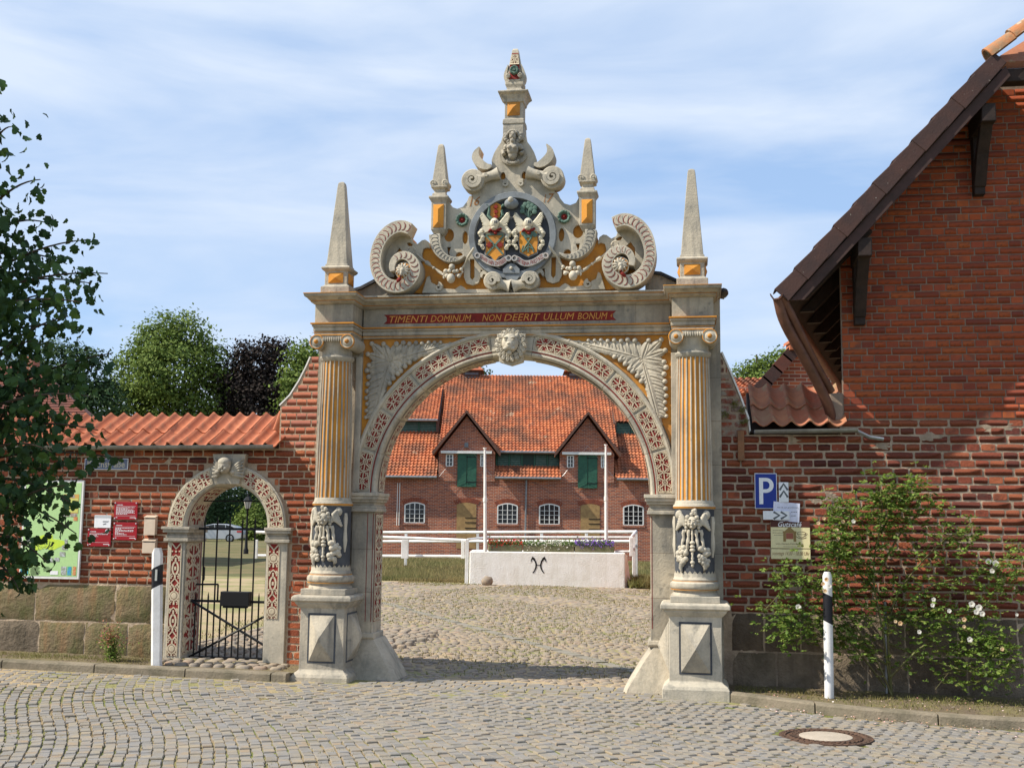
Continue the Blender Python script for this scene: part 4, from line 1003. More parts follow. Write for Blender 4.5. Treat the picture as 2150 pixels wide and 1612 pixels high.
sp = spiral(838, 1470, 38, 1.8, .3, -1, 36, .15); mb.ribbon([P2(x, y)+(U*10*(1-.5*i/36),) for i, (x, y) in enumerate(sp)], .12, .31)
cx, cz = P2(838, 1470); mb.disc(cx, cz, [(.10, .1), (.104, .25), (.095, .26)], 28)
mb.ribbon([P2(x, y)+(w*U,) for x, y, w in smoothpts([(765, 1445, 4), (768, 1420, 9), (790, 1412, 12), (812, 1430, 14), (815, 1470, 12)], 2)], .10, .22)
mb.prism(PL([(790, 1410), (770, 1400), (790, 1385), (953, 1400), (953, 1510), (880, 1450), (820, 1430)]), .10, .19)
mb.mirror(MC); part('cartouche_rolls', mb, STONE_L, pm, smooth=40)
# coat of arms disc -----------------------------------------------------------------
ccx, ccz = P2(953, 1193); RD = 256*U
ca = part('coat_of_arms', (lambda m: (m.disc(ccx, ccz, [(RD, .10), (RD, .23), (RD*.985, .245), (RD*.86, .245), (RD*.84, .20), (0, .20)], 64), m)[1])(MB()), GREYP, gt, smooth=35)
mb = MB(); mb.disc(ccx, ccz, [(RD*.842, .195), (RD*.842, .203), (0, .203)], 64); part('dark_field', mb, SLATE, ca)
mb = MB(); p = cp(950, 1000, .25); mb.ball(p[0], .245, p[2]-.01, .082, .07, .062, 14, 8); mb.prism(PL([(900, 1400), (925, 1375), (950, 1365), (975, 1375), (1000, 1400), (1000, 1425), (900, 1425)]), .24, .262)
mb.prism(PL([(905, 1440), (1000, 1440), (985, 1462), (953, 1480), (920, 1462)]), .12, .25)
part('rim_boss', mb, GREYP, ca, smooth=50)
mb = MB(); mb.ball(p[0], .30, p[2]+.02, .034, .03, .034, 12, 7); q = cp(950, 1396, .26); mb.ball(q[0], .265, q[2], .02, .015, .02); part('gilt_boss', mb, STONE_L, ca, smooth=60)
def star(mb, x, z, r, d, n=7):
    pts = [(x+(r if i % 2 == 0 else r*.45)*math.cos(PI*i/n+PI/2), z+(r if i % 2 == 0 else r*.45)*math.sin(PI*i/n+PI/2)) for i in range(2*n)]
    mb.prism(pts, d-.004, d+.008)
YO, GY, GR, RDD, ST, BK = [[MB(), MB()] for _ in range(6)]
for side, ox in ((0, 850), (1, 1052)):
    yo, gy, gr, rd, st, bk = [q[side] for q in (YO, GY, GR, RDD, ST, BK)]
    cyy = 1183 if side == 0 else 1172
    shield = [(-56, 0), (56, 0), (58, 30), (52, 60), (56, 130), (24, 138), (0, 168), (-24, 138), (-56, 126), (-52, 60), (-58, 30)]
    if side: shield = [(-52, 0), (52, 0), (56, 60), (50, 125), (20, 138), (0, 150), (-22, 138), (-50, 122), (-56, 60)]
    gy.prism(PL([(ox+x*1.13, cyy+68+(y-68)*1.10) for x, y in shield]), .20, .235); yo.prism(PL([(ox+x, cyy+y) for x, y in shield]), .20, .245)
    # helmet, collar, mantling
    p = cp(ox, 1128, .25); st.ball(p[0], .27, p[2], .052, .055, .062, 12, 8); st.ball(p[0], .27, p[2]-.05, .04, .045, .03)
    for k in (-1, 0, 1): bk.prism([(p[0]+.012+k*.020+.007*math.cos(a), p[2]+.005+.018*math.sin(a)) for a in [2*PI*i/8 for i in range(8)]], .30, .325-.004*abs(k))
    p = cp(ox, 1170, .25); 
    for dx, dz, r_ in ((0, 0, .035), (-.04, .01, .025), (.04, .008, .026), (.065, .02, .018), (-.062, -.004, .014), (.01, -.03, .022)): rd.ball(p[0]+dx, .26, p[2]+dz, r_, .02, r_*.7)
    for k in (-1, 1):
        for j in range(7):                      # feathered wings
            a = .2+j*.13; L_ = 88-4*abs(j-4)
            pts = [(ox+k*14, 1125+j*2), (ox+k*(14+L_*.5), 1132-(j-1)*8), (ox+k*(10+L_*.9), 1120-(j)*11+ (8 if j == 0 else 0))]
            if j > 3: pts.append((ox+k*(L_*.98), 1090-j*4+10))
            pp_ = smoothpts([cp(x, y, .235) for x, y in pts], 1); st.tube(pp_, [.012+.004*(i/len(pp_)) for i in range(len(pp_))], 5)
        for j in range(6):
            pts = [(ox+k*12, 1140+j*5), (ox+k*52, 1140+j*8-10), (ox+k*84, 1158+j*7), (ox+k*88, 1180+j*4)]
            st.tube(smoothpts([cp(x, y, .235) for x, y in pts], 1), [.010]*8+[.010]*2 if 0 else .0115, 5)
        for j in range(9):                      # lateral foliage
            x = ox+k*(80+9*math.sin(j*1.4)); y = 1170+j*13; p = cp(x, y, .23); r_ = .030-.0012*j
            st.ball(p[0], .235+.01*(j % 2), p[2], r_, .03, r_*.9, 8, 6); 
            st.tube([cp(x+k*10*math.cos(t), y+10*math.sin(t), .262) for t in [j+.7*q_ for q_ in range(6)]], .006, 4)
gr = GR[0]; rd = RDD[0]; yo = YO[0]
for (a, b) in (((-54, 8), (54, 8)), ((-54, 14), (50, 128)), ((54, 14), (-50, 128))):
    p0, p1 = P2(850+a[0], 1183+a[1]), P2(850+b[0], 1183+b[1]); gr.ribbon([p0+(.010,), p1+(.010,)], .244, .252)
for x in (-33, 33): p = P2(850+x, 1183+72); star(rd, p[0], p[1], .044, .25)
cre = MB(); cre.prism(PL([(820, 1005), (855, 995), (885, 1010), (885, 1040), (875, 1090), (830, 1090), (815, 1060)]), .20, .225)
for y in (1022, 1052, 1082): p = P2(855, y); star(rd, p[0], p[1], .032, .232)
for k, x0_ in ((-1, 815), (1, 890)): gr.tube([cp(x0_+k*14, 1012, .23), cp(x0_+k*2, 1020, .23), cp(x0_+k*0, 1045, .23), cp(x0_+k*6, 1075, .23), cp(x0_-k*14, 1096, .23)], [.02, .016, .016, .02, .02], 6)
gr = GR[1]
gr.tube([cp(1052, 1095, .22), cp(1050, 1060, .225), cp(1055, 1030, .225)], [.014, .011, .008], 5)
for dx, dy in ((-35, -45), (-20, -62), (0, -50), (4, -72), (22, -58), (38, -42), (-38, -22), (36, -18), (14, -35)):
    gr.tube([cp(1052, 1085, .22), cp(1052+dx*.5, 1065, .222), cp(1052+dx, 1072+dy, .225)], [.008, .006, .004], 4); p = P2(1052+dx, 1070+dy); gr.disc(p[0], p[1], [(.028, .215), (.028, .235), (.02, .24), (0, .238)], 10)
for dx, dy in ((-30, 22), (-14, 38), (10, 36), (28, 20), (40, 30)): p = P2(1052+dx, 1172+dy-8); gr.disc(p[0], p[1], [(.026, .24), (.026, .256), (0, .258)], 10)
for pts in ([(1020, 1300), (1035, 1262), (1052, 1240), (1075, 1205)], [(1085, 1300), (1075, 1262), (1052, 1240), (1030, 1210)], [(1052, 1300), (1050, 1275), (1053, 1250)], [(1030, 1290), (1052, 1265), (1080, 1280)], [(1020, 1300), (1014, 1280), (1022, 1260)]):
    gr.tube(smoothpts([cp(x, y, .252) for x, y in pts], 1), .008, 5)
part('crest_panel', cre, OCHRE, ca)
CRM = mat('cream_paint', (.66, .60, .46), (.5, .45, .35), 9, .85, .3, 60, bdist=.003)
for k in (0, 1):
    shl = part('shield', YO[k], OCHRE, ca); part('shield_rim', GY[k], GREYP, ca, bevel=.004); part('green_charges', GR[k], GREENP, ca, smooth=50, kind='stuff'); part('red_charges', RDD[k], REDP, ca, smooth=40, kind='stuff')
    part('helmet_and_mantling', ST[k], CRM, ca, smooth=60); part('visor_slits', BK[k], SLATE, ca, kind='stuff')
if 0: pass
mb = MB(); tx_ = MB()
CREAM = STONE_L
for sgn, nm in ((-1, 'IOHAN VAN DREBBER'), (1, 'CATRINA FRIDTAGS')):
    pts = [(953+sgn*x, y) for x, y in ((24, 1330), (38, 1345), (70, 1368), (110, 1368), (150, 1352), (190, 1322), (203, 1318))]
    bd_ = [P2(x, y)+(U*17*(1 if 0 < i < 6*0+6 else .6),) for i, (x, y) in enumerate(pts)]
    bd_ = smoothpts(bd_, 1); mb.ribbon(bd_, .24, .275)
    for x, y in ((953+sgn*18, 1338), (953+sgn*205, 1322)): p = P2(x, y); mb.disc(p[0], p[1], [(.035, .23), (.035, .285), (.02, .285), (.02, .26), (0, .26)], 12)
    t2 = text_mb(nm, 0, 0, 1, 1, 0); Lb = [0]
    for a, b in zip(bd_, bd_[1:]): Lb.append(Lb[-1]+math.hypot(b[0]-a[0], b[1]-a[1]))
    V = []
    for v in t2.v:
        t = (.5+v[0]*sgn*.86)*Lb[-1]; q = at(bd_, Lb, max(.001, t)); up = v[2]*U*24; nx, nz = -q[4]*sgn, q[3]*sgn
        V.append((q[0]+nx*up, -.2775, q[1]+nz*up))
    tx_.add(V, t2.f)
part('name_scroll', mb, mat('name_scroll_paint', (.45, .40, .36), (.3, .3, .3), 8), ca, smooth=40); part('names', tx_, REDP, ca, recalc=False)

# bust, top pedestal and finial ---------------------------------------------------------
mb = MB(); cx = MC; 
def hz(y, d=.3): return PC(953, y, d)[1]
mb.ribbon([(cx+.135*math.cos(a), hz(695)+.095*math.sin(a), .018) for a in [2*PI*i/28 for i in range(29)]], .16, .215)
zt_, zh = hz(668), hz(590)
mb.ball(cx, .26, zt_, .068, .065, .075, 12, 9); mb.ball(cx, .25, zt_-.055, .052, .05, .06, 12, 8)
for k in (-1, 1):
    mb.ball(cx+k*.032, .315, zt_+.012, .030, .022, .026); mb.ball(cx+k*.075, .25, zt_+.035, .036, .035, .032)
    mb.tube([(cx+k*.088, .25, zt_+.02), (cx+k*.118, .25, zt_-.005), (cx+k*.098, .27, zt_-.055)], [.028, .022, .026], 7)
    for j in range(7): a = j*.55-.4; mb.ball(cx+k*(.062+.022*math.sin(a*2)), .245, zh+.045-j*.024, .027, .03, .024, 8, 5)
    mb.ball(cx+k*.085, .235, zh+.03, .03); mb.ball(cx+k*.095, .23, zh-.01, .026)
    mb.ball(cx+k*.014, .326, zh+.012, .008, .006, .005); mb.ball(cx+k*.017, .318, zh+.022, .014, .01, .005); mb.ball(cx+k*.018, .318, zh-.026, .014, .012, .007)
mb.tube([(cx, .26, zt_+.05), (cx, .27, zh-.03)], [.035, .03], 8)
mb.ball(cx, .275, zh, .038, .045, .055, 12, 9); mb.ball(cx, .328, zh-.004, .009, .014, .018); mb.ball(cx, .31, zh-.055, .022, .02, .026); mb.ball(cx, .31, zh-.03, .012, .010, .006)
for j in range(7): a = PI*j/6; mb.ball(cx+.04*math.cos(a), .26, zh+.045+.022*math.sin(a), .024, .03, .02)
for j in range(9): a = PI+PI*j/8; mb.ball(cx+.06*math.cos(a), .25, hz(735)+.025*math.sin(a), .018, .02, .018)
part('bust', mb, STONE, pm, smooth=60)
def zP(y): return PC(953, y, .2)[1]
mb = MB(); w = 60*U
mb.rects([(cx-w, cx+w, .0, .24, zP(625)), (cx-w, cx+w, .0, .24, zP(545)), (cx-w*.98, cx+w*.98, .01, .235, zP(528)), (cx-w*1.06, cx+w*1.06, 0, .245, zP(525)), (cx-w*1.02, cx+w*1.02, 0, .24, zP(498)), (cx-w*.88, cx+w*.88, .01, .22, zP(490)), (cx-w*.88, cx+w*.88, .01, .22, zP(398)),
    (cx-w*1.0, cx+w*1.0, .0, .24, zP(394)), (cx-w*1.05, cx+w*1.05, -.01, .25, zP(375)), (cx-w*1.25, cx+w*1.25, -.02, .27, zP(355)), (cx-w*1.48, cx+w*1.48, -.04, .30, zP(342)), (cx-w*1.48, cx+w*1.48, -.04, .30, zP(334)), (cx-w*.86, cx+w*.86, .03, .20, zP(328)), (cx-w*.84, cx+w*.84, .03, .20, zP(312)), (cx-w*.70, cx+w*.70, .04, .19, zP(308)), (cx-w*.70, cx+w*.70, .04, .19, zP(296)), (cx-w*.9, cx+w*.9, .03, .20, zP(280)), (cx-w*.9, cx+w*.9, .03, .20, zP(262))])
tp = part('top_pedestal', mb, STONE, pm, bevel=.005)
def pyr(mb, a, b, z0, z1, d, h):
    m_, zc_ = (a+b)/2, (z0+z1)/2
    mb.add([(a, -d, z0), (b, -d, z0), (b, -d, z1), (a, -d, z1), (a, -d-.006, z0), (b, -d-.006, z0), (b, -d-.006, z1), (a, -d-.006, z1), (m_, -(d+h), zc_-(0 if z1-z0 < 1.4*(b-a) else (z1-z0-(b-a))/2)), (m_, -(d+h), zc_+(0 if z1-z0 < 1.4*(b-a) else (z1-z0-(b-a))/2))],
        [(0, 1, 5, 4), (1, 2, 6, 5), (2, 3, 7, 6), (3, 0, 4, 7), (4, 5, 8), (5, 6, 9, 8), (6, 7, 9), (7, 4, 8, 9)])
mb = MB(); pyr(mb, cx-w*.62, cx+w*.62, zP(474), zP(392)+.0, .22, .05); part('ochre_diamond', mb, OCHRE, tp)
fin = thing('finial', 'uppermost tapering finial with green rosette on the crown of the gateway', 'finial', (cx, -.12, zP(262)))
mb = MB(); zb, zt_ = zP(262), zP(54); 
mb.rects([(cx-.072, cx+.072, .03, .205, zb), (cx-.070, cx+.070, .04, .19, zb+.10), (cx-.066, cx+.066, .055, .175, zb+.20), (cx-.036, cx+.036, .08, .15, zt_-.02), (cx-.025, cx+.025, .09, .14, zt_)])
part('spire', mb, STONE_L, fin, bevel=.004)
mb = MB(); 
sl = (.205-.15)/(zt_-.02-zb)
dd = lambda z: .205-(z-zb)*.155*.36 if z < zb+.2 else .177-(z-zb-.2)*(.027/(zt_-zb-.22))
hwid = lambda z: .066-(z-zb-.2)*(.030/(zt_-zb-.22)) if z > zb+.2 else .072-(z-zb)*.03
mb.add([(cx-hwid(z)*.85*k, -(dd(z)+.004), z) for z in (zb+.02, zb+.2, zt_-.06) for k in (1, -1)], [(0, 1, 3, 2), (2, 3, 5, 4)])
part('red_panel', mb, REDP, fin, recalc=False)
mb = MB(); Mf = lambda u, v, h: (cx+v*hwid(zb+.2+u)/.055, dd(zb+.2+u)+.005+h, zb+.2+u)
arabesque(mb, Mf, zt_-zb-.28, .085, 1, .006); part('scrollwork', mb, WHITP, fin, kind='stuff')
mb = MB(); mb.disc(cx, zb+.125, [(.052, .19), (.055, .215), (.04, .235), (.02, .225), (.015, .24), (0, .24)], 20, lobes=8, la=.08); part('green_rosette', mb, GREENP, fin, smooth=50)
mb = MB()
for k in (-1, 1):
    mb.ribbon(smoothpts([(cx+k*.075, zb+.20, .004), (cx+k*.100, zb+.12, .016), (cx+k*.105, zb+.06, .022), (cx+k*.088, zb+.0, .018), (cx+k*.07, zb-.02, .01)], 1), .06, .19)
    mb.ball(cx+k*.068, .20, zb+.06, .026, .03, .03); mb.tube([(cx+k*.068+.02*math.cos(t), .225, zb+.06+.022*math.sin(t)) for t in [j*.7 for j in range(8)]], .007, 4)
part('side_scroll', mb, STONE_L, fin, smooth=45)
# obelisks: two small above the scrolls, two tall over the columns
def obelisk(x, d, z, prof, name_lbl, pan, grp):
    o = thing('obelisk', name_lbl, 'obelisk', (x, -d, z), grp)
    mb = MB(); mb.rects([(x-w_, x+w_, d-w_*dk, d+w_*dk, z+h) for w_, h, dk in prof['base']]); part('base', mb, STONE, o, bevel=.005)
    mb = MB(); mb.rects([(x-w_, x+w_, d-w_*dk, d+w_*dk, z+h) for w_, h, dk in prof['spire']]); part('spire', mb, STONE, o, bevel=.006)
    if pan:
        mb = MB(); pyr(mb, x-pan[0], x+pan[0], z+pan[1], z+pan[2], d+pan[3], .03)
        if pan[4]:
            m2 = MB(); pyr(m2, -pan[3]*.7, pan[3]*.7, z+pan[1], z+pan[2], 0, .03)
            for k in (-1, 1): mb.add([(x+k*(pan[3]-p[1]), -(d+p[0]), p[2]) for p in m2.v], m2.f)
        part('ochre_diamond', mb, OCHRE, o)
    if prof.get('scroll'):
        mb = MB(); h = prof['scroll']
        for k in (-1, 1):
            for q in (1,):
                mb.disc(x+k*.070, z+h, [(.036, d-.08), (.036, d+.088), (.028, d+.094), (.016, d+.088), (.010, d+.10), (0, d+.10)], 16)
        part('corner_scroll', mb, STONE_L, o, smooth=40)
for sg, yb, yt in ((-1, 1185, 622), (1, 1185, 622)):
    x = P2(512, 1050)[0] if sg < 0 else 2*MC-P2(512, 1050)[0]; z = zP(1180)
    H = lambda y: zP(y)-z
    # the left one measures slightly lower in the picture only through perspective
    obelisk(x, .17, z, {'base': [(.05, 0, 1), (.07, H(1165), 1), (.085, H(1150), 1), (.085, H(985), 1), (.092, H(978), 1), (.112, H(960), 1), (.112, H(950), 1), (.082, H(946), 1), (.078, H(930), 1), (.060, H(925), 1), (.060, H(905), 1), (.092, H(895), 1), (.092, H(885), 1)],
        'spire': [(.078, H(890), 1), (.080, H(870), 1), (.080, H(850), 1), (.034, H(640), 1), (.028, H(627), 1), (.012, H(621), 1)], 'scroll': H(868)},
        'small obelisk with an ochre diamond panel, left of the coat of arms' if sg < 0 else 'small obelisk with an ochre diamond panel, right of the coat of arms', (.060, H(1140), H(1000), .085, False), 'obelisks on the gateway')
for sg in (-1, 1):
    x = sg*CC-.0; d = .30; z = 4.203
    obelisk(x, d, z, {'base': [(.165, 0, 1), (.165, .10, 1), (.135, .12, 1), (.13, .13, 1), (.13, .275, 1), (.15, .29, 1), (.165, .31, 1), (.165, .325, 1), (.13, .34, 1), (.128, .365, 1)],
        'spire': [(.120, .36, 1), (.116, .40, 1), (.042, 1.29, 1), (.035, 1.325, 1), (.015, 1.34, 1)]},
        'tall plain obelisk above the left column, leftmost of the spires' if sg < 0 else 'tall plain obelisk above the right column, rightmost of the spires', (.085, .145, .26, .13, True), 'obelisks on the gateway')
# low gables behind the cornice with slate edge
mb = MB(); mb.prism([(-2.10, 4.20), (-1.45, 4.20), (-1.45, 4.47), (-1.62, 4.45), (-1.80, 4.36), (-2.10, 4.28)], -.34, -.02, back=True); mb.mirror(0); part('shoulder_wall', mb, STONE, gt)
LEAD = mat('black_slate_edge', (.03, .032, .036), (.06, .06, .065), 12, .6, .5, 40)
mb = MB(); mb.ribbon([(-2.32, 4.255, .016), (-2.10, 4.295, .016), (-1.80, 4.375, .016), (-1.62, 4.465, .016), (-1.45, 4.485, .016)], -.40, .03); mb.ball(-2.30, -.1, 4.25, .06, .2, .045)
mb.mirror(0); part('slate_edge', mb, LEAD, gt, smooth=30)

# ---------------------------------------------------------------- small archway
sa = thing('archway', 'small stone archway with red and cream scrollwork and a winged child\'s head', 'archway', (AC, 0, .1))
S0L, S1L, S0R, S1R = AC-.70, AC-.485, AC+.485, AC+.735
for sg, (a, b) in ((-1, (S0L, S1L)), (1, (S0R, S1R))):
    mb = MB(); mb.rects([(a, b, -.44, .035, .0), (a, b, -.44, .035, 1.475)]); jb = part('jamb', mb, STONE_L, sa, bevel=.008)
    mb = MB()
    for z0, z1, o in ((1.465, 1.50, .035), (1.50, 1.535, .02), (1.535, 1.565, .008), (1.565, 1.60, .045), (1.60, 1.632, .06)): mb.box(a-o*(sg < 0)-.01*(sg > 0), b+o*(sg > 0)+.01*(sg < 0)+(o if sg < 0 else 0), -.44, .04+o, z0, z1)
    part('impost', mb, STONE, jb, bevel=.004)
    mb = MB(); pa, pb = (a+.045, b-.045) if sg < 0 else (a+.03, a+.155); z0 = .18 if sg < 0 else .62; mb.add([(pa, -.0375, z0), (pb, -.0375, z0), (pb, -.0375, 1.45), (pa, -.0375, 1.45)], [(0, 1, 2, 3)])
    if sg < 0: mb.add([(b+.0025, y, z) for y, z in ((.0, .20), (.40, .20), (.40, 1.45), (.0, 1.45))], [(0, 1, 2, 3)])
    part('red_panel', mb, REDP, jb, recalc=False)
    mb = MB(); W_ = pb-pa; M_ = lambda u, v, h: ((pa+pb)/2+v, .0375+h, z0+u); L_ = 1.45-z0; H_ = W_/2
    for v in (-H_, H_): stroke(mb, M_, [(0, v), (L_, v)], .006)
    u = 0; kk = 0
    while u < L_-.02:                         # chain of roundels, lozenges and ovals
        t = kk % 4; h = (.16, .13, .20, .10)[t]; uc = u+h/2
        if uc+h/2 > L_: break
        if t == 0:
            stroke(mb, M_, [(uc+.05*math.cos(a), .05*math.sin(a)) for a in [2*PI*i/14 for i in range(15)]], .008); blob(mb, M_, uc, 0, .036, n=10)
        elif t == 1:
            stroke(mb, M_, [(uc-h*.4, 0), (uc, H_*.75), (uc+h*.4, 0), (uc, -H_*.75), (uc-h*.4, 0)], .009)
        elif t == 2:
            stroke(mb, M_, [(uc+.07*math.cos(a), .035*math.sin(a)) for a in [2*PI*i/14 for i in range(15)]], .010); stroke(mb, M_, [(uc-.02, 0), (uc+.02, 0)], .012)
        else: stroke(mb, M_, [(u, -H_), (uc, 0), (u, H_)], .007)
        for q in (-1, 1):
            stroke(mb, M_, spiral(u+h*.0+.018, q*H_*.55, .020, .8, 0, q, 8), .007, taper=True); blob(mb, M_, u+h-.01, q*H_*.7, .010)
        stroke(mb, M_, [(u, 0), (u+h*.2, 0)], .010); stroke(mb, M_, [(u+h*.8, 0), (u+h, 0)], .010)
        u += h; kk += 1
    for q in (-1, 1): stroke(mb, M_, [(L_-.07, 0), (L_, q*H_)], .007)
    if sg < 0:
        M2 = lambda u, v, h: (b+.003+h, -.18+v, .2+u); arabesque(mb, M2, 1.25, .36, 0, .016)
        for i in range(12): blob(mb, M2, .05+i*.105, .165, .035, n=10)
    part('scrollwork', mb, WHITP, jb, kind='stuff')
NA = 5
for k in range(NA):
    a0, a1 = PI*k/NA, PI*(k+1)/NA
    mb = MB(); n = 8
    prof = [(.712, -.2), (.710, .045), (.685, .052), (.52, .052), (.50, .045), (.485, .02), (.485, -.44), (.53, -.44)]
    mb.loft([[(AC-r*math.cos(a), -d, AZ+r*math.sin(a)) for r, d in prof] for a in [a0+.004+(a1-a0-.008)*i/n for i in range(n+1)]])
    vs = part('voussoir', mb, STONE_L, sa, smooth=35)
    if k == 2: continue
    mb = MB(); e0 = a0+.01; e1 = a1-.01
    if k in (1,): e1 -= .02
    mb.loft([[(AC-r*math.cos(a), -.0545, AZ+r*math.sin(a)) for r in (.52, .69)] for a in [e0+(e1-e0)*i/8 for i in range(9)]], close=False, cap0=False, cap1=False)
    mb.loft([[(AC-.4825*math.cos(a), -d, AZ+.4825*math.sin(a)) for d in (.0, -.41)] for a in [e0+(e1-e0)*i/8 for i in range(9)]], close=False, cap0=False, cap1=False)
    part('red_panel', mb, REDP, vs, recalc=False)
    mb = MB(); M1 = lambda u, v, h: (AC-(.605+v)*math.cos(e0+u/.605), .0545+h, AZ+(.605+v)*math.sin(e0+u/.605)); arabesque(mb, M1, (e1-e0)*.605, .165, k, .0085)
    M2 = lambda u, v, h: (AC-(.482-h)*math.cos(e0+u/.482), -.20+v, AZ+(.482-h)*math.sin(e0+u/.482)); arabesque(mb, M2, (e1-e0)*.482, .36, k+1, .014)
    part('scrollwork', mb, WHITP, vs, kind='stuff')
mb = MB(); cx_, cz_ = AC+.02, 2.31
mb.prism([(cx_-.20, 2.46), (cx_-.13, 2.12), (cx_+.13, 2.12), (cx_+.20, 2.46)], -.1, .085)
mb.ball(cx_-.03, .14, cz_+.01, .075, .075, .085, 12, 9); mb.ball(cx_-.03, .14, cz_+.05, .078, .075, .06, 12, 8); mb.ball(cx_-.03, .215, cz_-.005, .014, .018, .022); mb.ball(cx_-.03, .195, cz_-.045, .03, .02, .02)
for k in (-1, 1):
    mb.ball(cx_-.03+k*.03, .205, cz_-.025, .024, .018, .022); mb.ball(cx_-.03+k*.09, .12, cz_-.06, .035, .03, .03)
    for j in range(6): mb.tube([(cx_-.03+k*.07, .11, cz_-.02-j*.012), (cx_+k*.13, .12, cz_+.05-j*.03), (cx_+k*(.17+.004*j), .10, cz_+.10-j*.042)], [.014, .018, .012], 5)
part('child_head', mb, STONE, sa, smooth=60)
# iron gate
gi = thing('iron_gate', 'black wrought iron gate of upright bars with crossed braces in the small archway', 'gate', (AC, .16, .14))
def GP(px, py, d=-.16): s, z = F(px, py, d); return s, z
def rod(mb, a, b, r, d=-.16): mb.tube([(a[0], d, a[1]), (b[0], d, b[1])], r, 6)
zb_ = .155; zm = GP(480, 1262)[1]; ztt = GP(480, 1110)[1]
for (y0, r) in ((zb_, .014), (zm, .014), (ztt, .014)):
    mb = MB(); mb.box(AC-.47, AC+.47, -.172, -.148, y0-r, y0+r); part('rail', mb, IRON, gi)
nb = 12
for i in range(nb):
    s_ = AC-.42+.84*i/(nb-1); tall = i % 2 == 1 or i == nb-1
    mb = MB(); top = ztt+.14 if tall else zm+.10
    mb.tube([(s_, -.16, zb_-.03), (s_, -.16, top-.05), (s_, -.16, top)], [.0095, .0095, .002], 6); part('bar', mb, IRON, gi)
for a, b in (((AC-.46, zm), (AC+.46, zb_+.14)), ((AC-.46, zb_), (AC+.46, zm-.14))): mb = MB(); rod(mb, a, b, .014, -.135); part('cross_brace', mb, IRON, gi)
mb = MB(); q = GP(330+470/3.36, 1240); q2 = GP(330+668/3.36, 1272); mb.box(q[0], q2[0], -.15, -.06, q2[1], q[1]); mb.box(q[0]+.03, q2[0]-.03, -.13, -.07, q2[1]-.02, q2[1]); part('lock_box', mb, IRON, gi, bevel=.006)
mb = MB(); q = GP(330+280/3.36, 1226); q2 = GP(330+435/3.36, 1226); rod(mb, q, q2, .012, -.14); mb.tube([(q[0]+.07, -.14, q[1]), (q[0]+.09, -.14, q[1]+.06), (q[0]+.09, -.14, q[1]+.20)], .012, 6); mb.tube([(q2[0], -.14, q2[1]-.20), (q2[0], -.14, q2[1])], .01, 6); part('handle', mb, IRON, gi)
mb = MB(); rod(mb, (AC-.44, 1.93), (AC+.40, 1.93), .008, -.16); part('tie_rod', mb, IRON, gi)
# ---------------------------------------------------------------- right house with its broad verge
hs_ = thing('brick_house', 'red brick house with a steep dark verge and deep eaves, at the right edge', 'house', (4.6, 0, 2.84))
Ta = Vector((2.86, 4.10)); Tb = Vector((5.06, 6.50)); VO = .62
def vz(s): return Ta.y+(Tb.y-Ta.y)/(Tb.x-Ta.x)*(s-Ta.x)
BARN = mat('barn_brick', (.30, .085, .045), (.19, .06, .04), 1.2, .9, 0, 60)
def brickify(m, bw=.25, bh=.078, mortar=(.42, .32, .25), scale=1, xr=None):
    t = m.node_tree; n = t.nodes; L = t.links.new; b = n['Principled BSDF']
    tc = n.new('ShaderNodeTexCoord'); sp = n.new('ShaderNodeSeparateXYZ'); cb = n.new('ShaderNodeCombineXYZ'); L(tc.outputs['Object'], sp.inputs[0]); L(sp.outputs['X'], cb.inputs[0]); L(sp.outputs['Z'], cb.inputs[1])
    br = n.new('ShaderNodeTexBrick'); br.inputs['Scale'].default_value = 1; br.inputs['Brick Width'].default_value = bw; br.inputs['Row Height'].default_value = bh; br.inputs['Mortar Size'].default_value = .009; br.inputs['Mortar Smooth'].default_value = .2
    br.inputs['Color1'].default_value = (.42, .115, .05, 1); br.inputs['Color2'].default_value = (.19, .055, .04, 1); br.inputs['Mortar'].default_value = mortar+(1,)
    L(cb.outputs[0], br.inputs[0])
    no = n.new('ShaderNodeTexNoise'); no.inputs['Scale'].default_value = .7; no.inputs['Detail'].default_value = 5; L(tc.outputs['Object'], no.inputs[0])
    mr = n.new('ShaderNodeMapRange'); mr.inputs[3].default_value = .65; mr.inputs[4].default_value = 1.4; L(no.outputs[0], mr.inputs[0])
    hv = n.new('ShaderNodeHueSaturation'); L(br.outputs[0], hv.inputs['Color']); L(mr.outputs[0], hv.inputs['Value']); L(hv.outputs[0], b.inputs['Base Color'])
    bp = n.new('ShaderNodeBump'); bp.inputs['Strength'].default_value = .5; bp.inputs['Distance'].default_value = .01; bp.invert = True; L(br.outputs['Fac'], bp.inputs['Height']); L(bp.outputs[0], b.inputs['Normal'])
brickify(BARN)
gp = [(3.535, 2.84), (7.6, 2.84), (7.6, vz(5.1)-.1), (5.1, vz(5.1)-.10), (3.535, vz(3.535)-.10)]
mb = MB(); mb.prism(gp, -.03, .009, back=True); part('mortar_bed', mb, MORTAR_G, hs_)
lay(hs_, lambda x, z: inpoly(gp, x, z), 3.54, 7.6, 2.845, 6.7, .0755, .252, .128, .010, BRICK_G, d=.012, rough=.25, limit=298, vis=lambda x, z: x < 5.5)
E_IN = Vector((math.sin(math.radians(11.3)), math.cos(math.radians(11.3))))      # eaves run inwards, turned to the right (local frame x, y)
def hp(s, d, z, t=0): return (s+E_IN.x*t, -d+E_IN.y*t, z)
WS = Vector((math.cos(0), 0))
mb = MB(); mb.loft([[(3.54, .0, 2.6), (3.54, .0, 5.0), (3.9, .0, 5.4), (3.9, 0, 2.6)], [hp(3.54, 0, 2.6, 9), hp(3.54, 0, 5.0, 9), hp(3.9, 0, 5.4, 9), hp(3.9, 0, 2.6, 9)]]); part('side_wall', mb, BARN, hs_)
